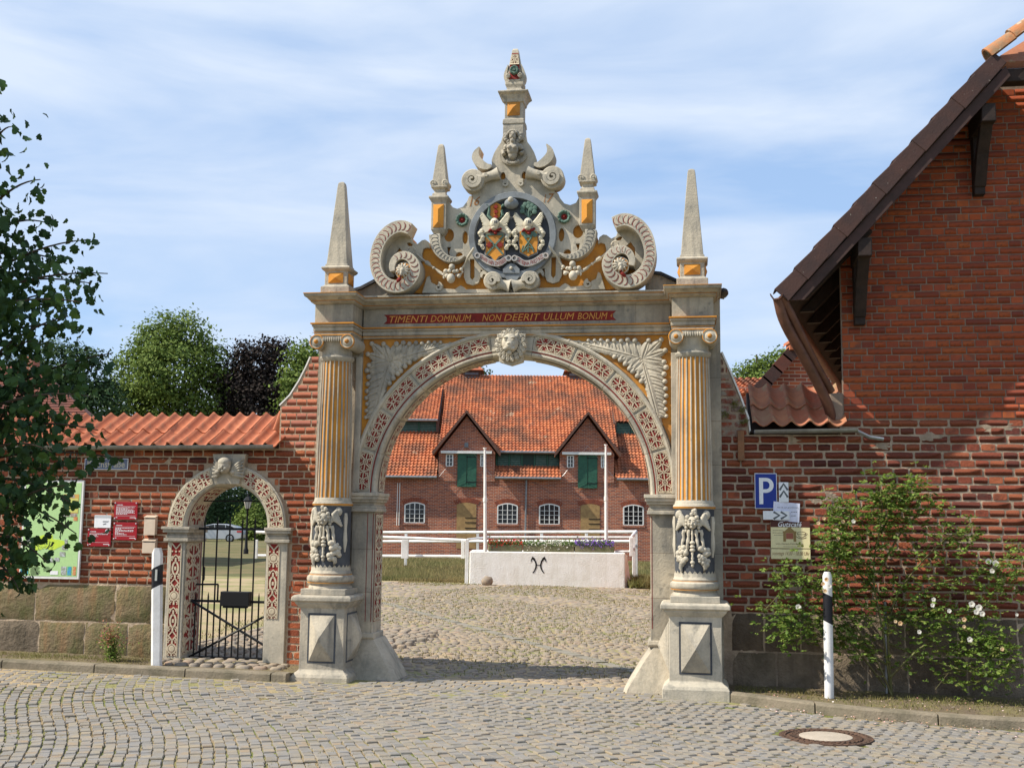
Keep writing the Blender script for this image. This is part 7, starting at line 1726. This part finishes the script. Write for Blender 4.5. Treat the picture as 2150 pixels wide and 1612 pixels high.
def leafy_tree(name, lab, x, y, zbase, H, crowns, m, leaf, n, grp=None, trunk=.3, seed=1, limbs=True):
    rr = random.Random(seed)
    t = thing(name, lab, 'tree', (x, y, zbase), grp, frame=W4)
    mb = MB(); ctr = [Vector(c[:3]) for c in crowns]; zt = max(c.z for c in ctr)
    mb.tube([(x, -y, zbase-.3), (x+.1, -y, zbase+H*.3), (x, -y, zt)], [trunk, trunk*.7, trunk*.2], 8)
    for c in ctr:
        z0 = zbase+(c.z-zbase)*.45; mb.tube([(x, -y, z0), (x+(c.x-x)*.6, -(y+(c.y-y)*.6), z0+(c.z-z0)*.5), (c.x, -c.y, c.z)], [trunk*.45, trunk*.28, trunk*.1], 6)
    part('trunk', mb, BARK, t, smooth=50)
    # clumps: each clump is a small cloud of leaf faces, spread through the crown so that gaps stay open
    mb = MB(); V = mb.v; Fc = mb.f
    vol = [c[3]*c[4]*c[5] if len(c) > 5 else c[3]**3 for c in crowns]; tot = sum(v**.72 for v in vol)
    for c, v in zip(crowns, vol):
        rx, ry, rz = (c[3], c[4], c[5]) if len(c) > 5 else (c[3],)*3
        nc = max(6, int(n*(v**.72)/tot/26))
        for _ in range(nc):
            while True:
                d = Vector((rr.gauss(0, 1), rr.gauss(0, 1), rr.gauss(0, 1))); d.normalize()
                if d.y < .65: break
            r = rr.uniform(.6, 1.02)*(1+.42*noise.noise(d*2.6+Vector((seed, 0, 0))))
            o = Vector((c[0]+d.x*rx*r, c[1]+d.y*ry*r, c[2]+d.z*rz*r)); cs_ = leaf*rr.uniform(2.2, 3.6)
            for _ in range(26):
                q = o+Vector((rr.gauss(0, cs_), rr.gauss(0, cs_), rr.gauss(0, cs_*.6)))
                nrm_ = (d+Vector((rr.gauss(0, .6), rr.gauss(0, .6), rr.gauss(0, .6)+.3))).normalized(); a = nrm_.orthogonal().normalized(); b = nrm_.cross(a); an = rr.uniform(0, 6.28)
                a, b = a*math.cos(an)+b*math.sin(an), b*math.cos(an)-a*math.sin(an); s_ = leaf*rr.uniform(.5, 1.2); i = len(V)
                V.append(tuple(q+a*s_)); V.append(tuple(q+b*s_*.6)); V.append(tuple(q-a*s_)); V.append(tuple(q-b*s_*.6)); Fc.append((i, i+1, i+2, i+3))
    mb.m = [0]*len(mb.f)
    part('crown', mb, m, t, kind='stuff', recalc=False)
    return t
def TC(px, py, r, Y, dy=0, rz=None):      # crown lobe from a picture position
    x, z = D(px, py, Y); k = Y/2400; return (x, Y+dy, z, r*k, r*k*.8, (rz or r)*k)
g_ = 'trees beyond the courtyard'
Y = 105
leafy_tree('lime_tree', 'tall light green tree with a two-peaked top, highest behind the left wall', D(360, 900, Y)[0], Y, -1, 20, [TC(345, 715, 48, Y), TC(400, 700, 42, Y), TC(300, 790, 60, Y), TC(370, 790, 70, Y, -2), TC(430, 760, 45, Y), TC(275, 850, 55, Y), TC(360, 870, 70, Y), TC(440, 850, 50, Y), TC(455, 790, 30, Y), TC(320, 740, 40, Y)], TREE_G, .19, 30000, g_, .45, 3)
leafy_tree('copper_beech', 'dark purple copper beech between two green trees', D(545, 900, Y)[0], Y+3, -1, 18, [TC(545, 770, 42, Y), TC(515, 745, 26, Y), TC(580, 745, 28, Y), TC(510, 820, 48, Y), TC(575, 810, 45, Y), TC(545, 860, 65, Y), TC(600, 870, 40, Y), TC(595, 730, 14, Y), TC(560, 725, 14, Y), TC(480, 790, 30, Y), TC(490, 850, 40, Y)], TREE_C, .18, 22000, g_, .4, 5)
leafy_tree('lime_tree', 'light green tree partly hidden behind the left column', D(640, 900, Y-8)[0], Y-8, -1, 18, [TC(645, 750, 30, Y-8), TC(640, 800, 42, Y-8), TC(655, 850, 48, Y-8), TC(620, 860, 30, Y-8)], TREE_G, .19, 9000, g_, .4, 9)
leafy_tree('oak_tree', 'dark green round tree behind the farmhouse roof, leftmost', D(130, 900, 90)[0], 90, -1, 16, [TC(120, 770, 62, 90), TC(180, 790, 55, 90), TC(60, 800, 60, 90), TC(215, 840, 45, 90), TC(110, 850, 70, 90), TC(190, 870, 60, 90), TC(15, 830, 60, 90)], TREE_D, .17, 20000, g_, .4, 12)
leafy_tree('oak_tree', 'tree whose top shows over the barn ridge left of its ventilators', D(975, 900, 95)[0], 95, 0, 16, [TC(1002, 778, 14, 95), TC(965, 785, 18, 95), TC(955, 800, 25, 95), TC(985, 810, 25, 95)], TREE_D, .16, 3500, g_, .3, 17)
leafy_tree('oak_tree', 'pale green tree beyond the roofs, right of the gateway', D(1590, 850, 80)[0], 80, 0, 14, [TC(1565, 790, 22, 80), TC(1600, 780, 26, 80), TC(1640, 765, 24, 80), TC(1590, 815, 40, 80), TC(1655, 745, 12, 80)], TREE_G, .15, 5000, g_, .3, 21)
# dark woodland edge seen through the small archway
for i, (px, py, r, Yd, m, lb) in enumerate(((430, 1060, 60, 108, TREE_D, 'dark evergreen left of the lamp, seen through the small archway'), (500, 1025, 55, 112, TREE_D, 'tallest dark evergreen, behind the lamp in the small archway'), (545, 1085, 36, 104, TREE_G, 'light green bush at the right inside the small archway'), (385, 1050, 50, 114, TREE_D, 'dark tree at the left edge of the small archway'), (580, 1040, 50, 116, TREE_D, 'dark tree at the right edge of the small archway'))):
    leafy_tree('evergreen_tree' if m is TREE_D else 'bush', lb, D(px, 1130, Yd)[0], Yd, 0, 6, [TC(px, py, r, Yd), TC(px-r*.6, py+r*.7, r*.8, Yd, -1), TC(px+r*.6, py+r*.7, r*.8, Yd, -1), TC(px, py+r*.9, r*.9, Yd, -2)], m, .15, 8000, 'trees seen through the small archway', .25, 40+i)
# hedge line far away closing the view under the trees
mb = MB(); scatter_quads(mb, 16000, lambda: (R.uniform(-75, -8), 118+R.uniform(0, 4), abs(R.gauss(0, 3.2))), .3); solo('hedge', mb, TREE_D, kind='stuff', frame=W4, recalc=False)['label'] = 'far dark hedge closing the meadow'

# grass tufts ----------------------------------------------------------------
def grass(name, n, fn, h, m, lab, w=.006, kind='stuff'):
    mb = MB(); V = mb.v; Fc = mb.f
    for _ in range(n):
        p = fn()
        if not p: continue
        x, y, z = p; a = R.uniform(0, 6.28); hh = h*R.uniform(.4, 1.3); dx, dy = math.cos(a)*w, math.sin(a)*w; lx_, ly_ = R.gauss(0, hh*.35), R.gauss(0, hh*.35); i = len(V)
        V.append((x-dx, y-dy, z)); V.append((x+dx, y+dy, z)); V.append((x+lx_, y+ly_, z+hh)); Fc.append((i, i+1, i+2))
    mb.m = [0]*len(Fc); o = solo(name, mb, m, kind=kind, frame=W4, recalc=False); o['label'] = lab; return o
def meadow_pt():
    y = 33.3+(R.random()**1.6)*24; x = R.uniform(-.14*y, .16*y)
    if -1.3 < x < 3.7 and 32.4 < y < 34.8: return None
    return (x, y, gz(x)-.03)
grass('meadow_grass', 60000, meadow_pt, .15, GRASSD, 'dry uncut meadow grass in front of the barn', .012)
grass('joint_grass', 42000, lambda: (lambda y, x: (x, y, gz(x)-.02) if noise.noise(Vector((x*.5, y*.35, 3))) > -.12 else None)(33-20*R.random()**1.4, R.uniform(-4.5, 4.5)), .05, GRASS, 'grass growing between the courtyard stones', .012)
def moss_pt():
    x, y = R.uniform(-6, 6), R.uniform(7.8, 12.6)
    if not on_road(x, y) or abs(x) > .47*y or noise.noise(Vector((x*.6, y*.8, 7)))+.25*noise.noise(Vector((x*3, y*3, 1))) < .10: return None
    return (x, y, gz(x)-.012)
grass('joint_moss', 30000, moss_pt, .017, GRASS, 'moss and short grass in the joints of the setts', .006)
def verge_pt(a, b):
    s = R.uniform(a, b); d = R.uniform(.02, kerb_d(s)-.16)*(.35+.65*R.random()); q = GM @ Vector((s, -d, 0))
    if -4.0 < s < -2.4 or R.random() < .35: return None
    return (q.x, q.y, gz(q.x)+.07)
grass('verge_weeds', 4200, lambda: verge_pt(-6.4, -4.0), .035, GRASS, 'short weeds on the earth strip under the left wall', .004)
grass('verge_weeds', 5200, lambda: verge_pt(2.35, 6.2), .035, GRASS, 'weeds and fallen leaves on the earth strip under the roses', .005)
grass('corner_grass', 2500, lambda: (R.uniform(3.35, 4.3), R.uniform(32.4, 34.6), -.04), .28, GRASS, 'long grass at the right end of the white wall', .015)
grass('kerb_weeds', 900, lambda: (lambda q: (q.x, q.y, gz(q.x)-.015))(GM @ Vector((lambda s: (s, -(kerb_d(s)+.03+abs(R.gauss(0, .02))), 0))(R.choice((R.uniform(-6.4, -2.3), R.uniform(2.4, 6)))))), .02, GRASS, 'weeds along the foot of the kerb', .004)
PETAL = mat('fallen_petal', (.7, .55, .5), None, bump=0, var=[(.75, .72, .68), (.65, .3, .3), (.45, .30, .15), (.30, .16, .08), (.7, .5, .5)])
mb = MB()
for _ in range(420):
    s = R.uniform(2.6, 6.2); d = kerb_d(s)+abs(R.gauss(.02, .22)) if R.random() < .5 else R.uniform(.1, kerb_d(s)-.12); q = GM @ Vector((s, -d, 0)); z = gz(q.x)+(.012 if d > kerb_d(s) else .085); a = R.uniform(0, 6.28); r = R.uniform(.006, .013); i = len(mb.v)
    mb.add([(q.x+r*math.cos(a+k*PI/2)*(1 if k % 2 else .6), q.y+r*math.sin(a+k*PI/2), z+R.uniform(0, .008)) for k in range(4)], [(0, 1, 2, 3)])
solo('fallen_petals', mb, PETAL, kind='stuff', frame=W4, recalc=False)['label'] = 'fallen petals and dry leaves along the right kerb'

# leaves as shared pieces -------------------------------------------------------
def leaf_mesh(lobed, L):
    mb = MB()
    if lobed: half = [(0, 0), (.16, .06), (.40, .16), (.43, .30), (.34, .36), (.48, .50), (.45, .66), (.30, .66), (.26, .86), (.12, .97), (0, 1)]
    else: half = [(0, 0), (.22, .18), (.33, .42), (.26, .70), (.10, .90), (0, 1)]
    L_ = []; Cn = []
    for x, y in half: Cn.append((0, y))
    V = []; Fc = []
    for x, y in half: V.append((-x*L, y*L, -abs(x)*L*.25+.12*L*math.sin(y*3)*-1))
    for x, y in half: V.append((0, y*L, .12*L*math.sin(y*3)*-1))
    for x, y in half: V.append((x*L, y*L, -abs(x)*L*.25+.12*L*math.sin(y*3)*-1))
    n = len(half)
    for i in range(n-1): Fc.append((i, n+i, n+i+1, i+1)); Fc.append((n+i, 2*n+i, 2*n+i+1, n+i+1))
    mb.add(V, Fc); return mb
from mathutils import Euler
def leaf_set(parent, name, stuff, items, mbs, m, limit=300):
    ms = [mesh_of(name, v, m, (0, 0, 0), 0, recalc=False) for v in mbs]
    items = sorted(items, key=lambda q: -q[3])
    for i, (p, e, s_, key) in enumerate(items[:limit]):
        o = piece(name, ms[i % len(ms)], parent, p, (s_,)*3); o.rotation_euler = e
    big = MB()
    for i, (p, e, s_, key) in enumerate(items[limit:]):
        v = mbs[i % len(mbs)]; M = Matrix.Translation(p) @ e.to_matrix().to_4x4() @ Matrix.Scale(s_, 4); big.add([M @ Vector(q) for q in v.v], v.f)
    if big.v: part(stuff, big, m, parent, smooth=0, kind='stuff', recalc=False)
# foreground tree at the left: twigs reach into the picture, the crown and trunk stand outside it
ft = thing('maple_tree', 'dark leafy tree whose lobed leaves hang into the left edge of the view', 'tree', (-4.1, 4.6, 0), frame=W4)
mb = MB(); mb.tube([(-4.1, -4.6, -.1), (-4.05, -4.65, 1.2), (-4.15, -4.6, 2.6), (-4.0, -4.6, 4.6)], [.20, .15, .12, .06], 10); part('trunk', mb, BARK, ft, smooth=50)
twigs = [  # picture points from the outside in: start, end, depth
    ((-60, 560), (190, 510), 4.6), ((-60, 420), (95, 385), 4.5), ((-50, 470), (110, 475), 4.7), ((-60, 600), (235, 580), 4.6), ((-80, 640), (180, 640), 4.4), ((-60, 700), (170, 690), 4.7), ((-60, 760), (90, 720), 4.6),
    ((-60, 830), (245, 745), 4.8), ((-60, 900), (215, 905), 4.6), ((-60, 960), (260, 965), 4.7), ((-60, 850), (200, 835), 4.4), ((-60, 1000), (165, 1060), 4.6), ((-60, 1040), (170, 1120), 4.7), ((-40, 1080), (150, 1020), 4.5), ((-60, 1120), (110, 1180), 4.6), ((-60, 1180), (50, 1235), 4.7), ((-60, 1210), (70, 1215), 4.8),
    ((-60, 520), (150, 560), 4.8), ((-60, 660), (130, 620), 4.8), ((-50, 740), (150, 670), 4.5), ((-60, 780), (120, 880), 4.7), ((-60, 940), (120, 950), 4.4), ((-60, 300), (34, 275), 4.6), ((-60, 590), (200, 600), 4.9), ((-60, 1100), (80, 1060), 4.8), ((-60, 980), (130, 1000), 4.8), ((-40, 880), (110, 800), 4.6)]
items = []; tw = MB(); rr = random.Random(5)
for (a, b, Yd) in twigs:
    P0 = Vector((lambda q: (q[0], Yd+.15, q[1]))(D(a[0], a[1], Yd))); P1 = Vector((lambda q: (q[0], Yd-.05, q[1]))(D(b[0], b[1], Yd))); mid = (P0+P1)/2+Vector((0, 0, .06))
    cur = [P0.lerp(mid, t).lerp(mid.lerp(P1, t), t) for t in [i/8 for i in range(9)]]
    tw.tube([(p.x, -p.y, p.z) for p in cur], [.007-.0006*i for i in range(9)], 5); L = (P1-P0).length
    bq = [Vector((-4.05, 4.62, P0.z-rr.uniform(.35, 1.0))), Vector((-3.5+rr.uniform(-.2, .2), 4.62+rr.uniform(-.35, .35), P0.z-rr.uniform(.05, .45))), Vector((P0.x-.45, P0.y+rr.uniform(-.2, .2), P0.z+rr.uniform(-.22, .1))), P0]
    bq = [Vector(q) for q in smoothpts([tuple(q) for q in bq], 2)]; tw.tube([(q.x, -q.y, q.z) for q in bq], [.016-.009*i/len(bq) for i in range(len(bq))], 5)
    for _ in range(120):
        q = bq[rr.randrange(4, len(bq)-1)]+Vector((rr.gauss(0, .16), rr.gauss(0, .22), rr.gauss(0, .16)))
        if q.x < -.448*q.y-.02: items.append((q, Euler((rr.uniform(-1.9, -.5), rr.uniform(-.7, .7), rr.uniform(-2.6, 2.6))), rr.uniform(.04, .06), -1))
    for k in range(int(L/.013)):
        t = rr.random()**.8; i = min(7, int(t*8)); p = cur[i].lerp(cur[i+1], t*8-i); sp_ = .085*(1-.80*t)+.014
        p = p+Vector((rr.gauss(0, sp_), rr.gauss(0, sp_*1.6), rr.gauss(0, sp_*.8)))
        e = Euler((rr.uniform(-1.9, -.5), rr.uniform(-.7, .7), rr.uniform(-2.6, 2.6))); items.append((p, e, rr.uniform(.026, .046), (rr.random()*.2 + (1 if t > .35 else 0))))
for (px, py, r) in ((20, 700, .17), (60, 600, .12), (30, 560, .14), (10, 840, .19), (70, 700, .12), (60, 860, .14), (110, 880, .10), (30, 960, .18), (20, 1060, .17), (120, 1040, .08), (10, 1140, .15), (60, 1150, .08), (20, 1200, .08), (10, 500, .12), (130, 960, .09), (60, 780, .13), (110, 810, .09), (10, 620, .16)):
    for _ in range(int(62*(r/.12)**2)):
        q = D(px-28, py, 4.65); p = Vector((q[0]+rr.gauss(0, r*.62), 4.65+rr.gauss(0, .16), q[1]+rr.gauss(0, r*.55))); items.append((p, Euler((rr.uniform(-1.9, -.5), rr.uniform(-.7, .7), rr.uniform(-2.6, 2.6))), rr.uniform(.026, .046), rr.random()*.9))
cen = [(-2.75, 4.6, 2.9, .6), (-2.8, 4.7, 2.2, .6), (-2.8, 4.6, 3.5, .6), (-2.75, 4.7, 1.6, .4), (-3.3, 4.6, 2.6, .75), (-3.5, 4.6, 3.6, .9), (-3.2, 4.8, 1.7, .55), (-4.4, 4.6, 4.6, 1.1), (-4.6, 4.2, 3.0, 1.0), (-3.4, 4.0, 4.2, .8), (-4.9, 5.0, 3.9, 1.0)]
for cx_, cy_, cz_0, r in cen:
    for _ in range(650):
        d = Vector((rr.gauss(0, 1), rr.gauss(0, 1), rr.gauss(0, 1))).normalized()*r*rr.random()**.45; p = Vector((cx_, cy_, cz_0))+d
        if p.x > -.448*p.y-.02: continue
        items.append((p, Euler((rr.uniform(-1.9, -.5), rr.uniform(-.7, .7), rr.uniform(-2.6, 2.6))), rr.uniform(.05, .08), -1))
part('branches', tw, BARK, ft, smooth=60)
leaf_set(ft, 'leaf', 'leaves', items, [leaf_mesh(True, 1.0)], DARKLEAF)

# climbing rose at the right wall
rs = thing('rose_bush', 'large straggling rose bush with white and apricot blooms against the right wall', 'rose bush', (GM @ Vector((3.95, -.35, 0))).to_tuple() and (3.95, -.35, .05))
rr = random.Random(8); st_ = MB(); items = []
def RP(px, py, d): s, z = F(px, py, d); return Vector((s, -d, z))
canes = [  # (picture points, depth from the wall at start/end)
    [(1872, 1458), (1850, 1300), (1828, 1200), (1855, 1080), (1848, 1020)], [(1872, 1458), (1840, 1380), (1780, 1290), (1755, 1210), (1765, 1110)], [(1870, 1455), (1790, 1350), (1700, 1270), (1600, 1280)],
    [(1872, 1455), (1860, 1280), (1930, 1180), (2010, 1110), (2030, 1130)], [(1860, 1300), (1950, 1290), (2050, 1330), (2130, 1400)], [(1855, 1290), (1960, 1280), (2070, 1290), (2110, 1180)], [(1850, 1250), (1780, 1180), (1745, 1130)],
    [(1845, 1200), (1900, 1100), (1960, 1060)], [(1850, 1150), (1800, 1080), (1760, 1070)], [(1870, 1400), (1780, 1340), (1690, 1300), (1640, 1330)], [(1870, 1420), (1960, 1330), (2060, 1360), (2120, 1350)], [(1850, 1120), (1880, 1050), (1915, 1020)],
    [(1860, 1330), (1930, 1230), (2080, 1200)], [(1820, 1250), (1710, 1230), (1650, 1200)], [(1865, 1350), (1990, 1400), (2090, 1420)]]
for pts in canes:
    n = len(pts); Q = [RP(x, y, .25+.35*i/n+rr.uniform(-.05, .05)) for i, (x, y) in enumerate(pts)]
    Q = [Vector(q) for q in smoothpts([tuple(q) for q in Q], 2)]
    st_.tube([(q.x, -q.y, q.z) for q in Q], [.011*(1-.8*i/len(Q))+.002 for i in range(len(Q))], 5)
    for i in range(len(Q)-1):
        t = i/len(Q)
        if t < .25: continue
        for _ in range(int(rr.choice((10, 20, 34)))):
            p = Q[i].lerp(Q[i+1], rr.random())+Vector((rr.gauss(0, .11), rr.gauss(0, .08), rr.gauss(0, .09)))
            # a rose leaf carries several leaflets
            az = rr.uniform(0, 6.28); tilt = rr.uniform(-.9, .5); ax = Vector((math.cos(az), math.sin(az), rr.uniform(-.5, .4))).normalized()
            for k in range(5):
                c = p+ax*(.022*(k//2)); e = Euler((tilt+rr.gauss(0, .3), rr.gauss(0, .4), az+(-1)**k*.9*(k < 4)-PI/2)); items.append((c, e, rr.uniform(.024, .050), -c.y+rr.random()*.1))
        if rr.random() < .5:
            e_ = Q[i]+Vector((rr.gauss(0, .15), rr.gauss(0, .05), rr.gauss(0.03, .12))); st_.tube([(Q[i].x, -Q[i].y, Q[i].z), (e_.x, -e_.y, e_.z)], [.004, .0015], 4)
for (px, py, r) in ((2140, 1155, .07), (2135, 1210, .09), (1900, 1040, .06)):
    c = RP(px, py, .3)
    for _ in range(130): items.append((c+Vector((rr.gauss(0, r), rr.gauss(0, r*.6), rr.gauss(0, r))), Euler((rr.uniform(-1.2, .3), rr.gauss(0, .4), rr.uniform(0, 6.28))), rr.uniform(.025, .04), -c.y))
CANE = mat('rose_cane', (.10, .085, .035), (.16, .17, .06), 6, .8, .4, 40)
part('canes', st_, CANE, rs, smooth=60)
leaf_set(rs, 'leaf', 'leaves', items, [leaf_mesh(False, 1.0)], ROSELEAF)
ROSEW = mat('white_rose_petal', (.80, .76, .68), None, rough=.6, bump=0, trans=.2); ROSEA = mat('apricot_rose_petal', (.72, .45, .22), (.75, .6, .4), 30, .6, 0, 30, trans=.2)
def rose(c, r, m):
    mb = MB(); c = Vector(c)
    for ring_n, (cnt, rad, op) in enumerate(((5, 1.0, .95), (5, .75, .6), (4, .45, .3))):
        for k in range(cnt):
            a = 2*PI*k/cnt+ring_n*.6+rr.random()*.3; out_ = Vector((math.cos(a), -.15, math.sin(a))); tan = Vector((-math.sin(a), 0, math.cos(a))); f = Vector((0, -1, .15))
            p0 = c; tip = c+(out_*op+f*(1.05-op))*r*rad; mid = c+(out_*op*.6+f*.35)*r*rad; w_ = r*rad*.55; i = len(mb.v)
            mb.add([p0, mid-tan*w_, tip-tan*w_*.5, tip+tan*w_*.5, mid+tan*w_], [(0, 1, 2, 3, 4)])
    part('rose_bloom', mb, m, rs, smooth=0, recalc=False)
for px, py, r, m in ((1676, 1274, .030, 'w'), (2075, 1178, .030, 'w'), (2090, 1182, .032, 'w'), (2083, 1198, .026, 'w'), (2040, 1268, .032, 'w'), (2055, 1275, .034, 'w'), (2062, 1288, .028, 'w'), (2050, 1284, .028, 'w'), (2036, 1342, .028, 'w'), (1958, 1270, .022, 'w'), (1960, 1258, .022, 'w'), (1993, 1282, .022, 'w'), (1792, 1094, .022, 'w'), (1890, 1308, .024, 'a'), (1880, 1304, .018, 'a'), (2024, 1300, .024, 'a'), (2024, 1315, .018, 'a'), (1730, 1088, .018, 'a'), (1718, 1098, .020, 'a'), (1770, 1095, .020, 'a'), (1735, 1216, .022, 'a'), (1728, 1225, .020, 'a'), (1742, 1230, .020, 'w'), (1732, 1240, .022, 'a'), (2104, 1362, .020, 'a'), (1757, 1112, .018, 'a'), (1750, 1122, .018, 'a'), (1760, 1130, .018, 'a'), (1930, 1326, .022, 'w'), (2135, 1290, .016, 'w')):
    q = RP(px, py, .62); rose(q, r, ROSEW if m == 'w' else ROSEA)
for (px, py, r) in ((1928, 1018, .05),): pass
# steel stake beside the bush
sk = MB(); a = F(1862, 1455, .22); b = F(1858, 1262, .22); sk.tube([(a[0], .22, a[1]), (b[0], .22, b[1])], .016, 8); solo('stake', sk, ZINC, 'thin grey stake standing in the rose bush near its stem', 'stake', smooth=50)
# small red-tipped shrub by the left blocks
sh = thing('rose_shrub', 'small shrub with reddish young leaves at the foot of the left stone blocks', 'shrub', (F(237, 1380, .35)[0], -.35, .08))
st_ = MB(); items = []; items2 = []
for i in range(13):
    b0 = RP(237+rr.uniform(-6, 6), 1382, .35); tp_ = RP(237+rr.uniform(-38, 36), rr.uniform(1298, 1345), .40+rr.uniform(-.1, .1)); mid = (b0+tp_)/2+Vector((0, 0, .03))
    st_.tube([(q.x, -q.y, q.z) for q in (b0, mid, tp_)], [.005, .004, .002], 4)
    for _ in range(60):
        t = rr.random(); p = b0.lerp(tp_, t)+Vector((rr.gauss(0, .03), rr.gauss(0, .03), rr.gauss(0, .025))); (items2 if t > .62 and rr.random() < .65 else items).append((p, Euler((rr.uniform(-1.2, .3), rr.gauss(0, .4), rr.uniform(0, 6.28))), rr.uniform(.02, .034), -p.y))
part('stems', st_, CANE, sh); leaf_set(sh, 'leaf', 'leaves', items, [leaf_mesh(False, 1.0)], ROSELEAF, 200)
leaf_set(sh, 'red_leaf', 'red_leaves', items2, [leaf_mesh(False, 1.0)], foliage_mat('young_red_leaf', [(.35, .10, .07), (.42, .20, .12), (.25, .08, .05), (.45, .28, .18)], .3), 100)
# small weeds rooted in the right flank
mb = MB()
for px, py in ((1543, 848), (1523, 870), (1558, 862), (1562, 885)):
    c = RP(px, py, .02); scatter_quads(mb, 70, lambda: (c.x+R.gauss(0, .02), c.y-abs(R.gauss(0, .02)), c.z+R.gauss(0, .02)), .012)
solo('wall_moss', mb, GRASS, kind='stuff', recalc=False)['label'] = 'tufts of moss on the brick shoulder right of the gateway'
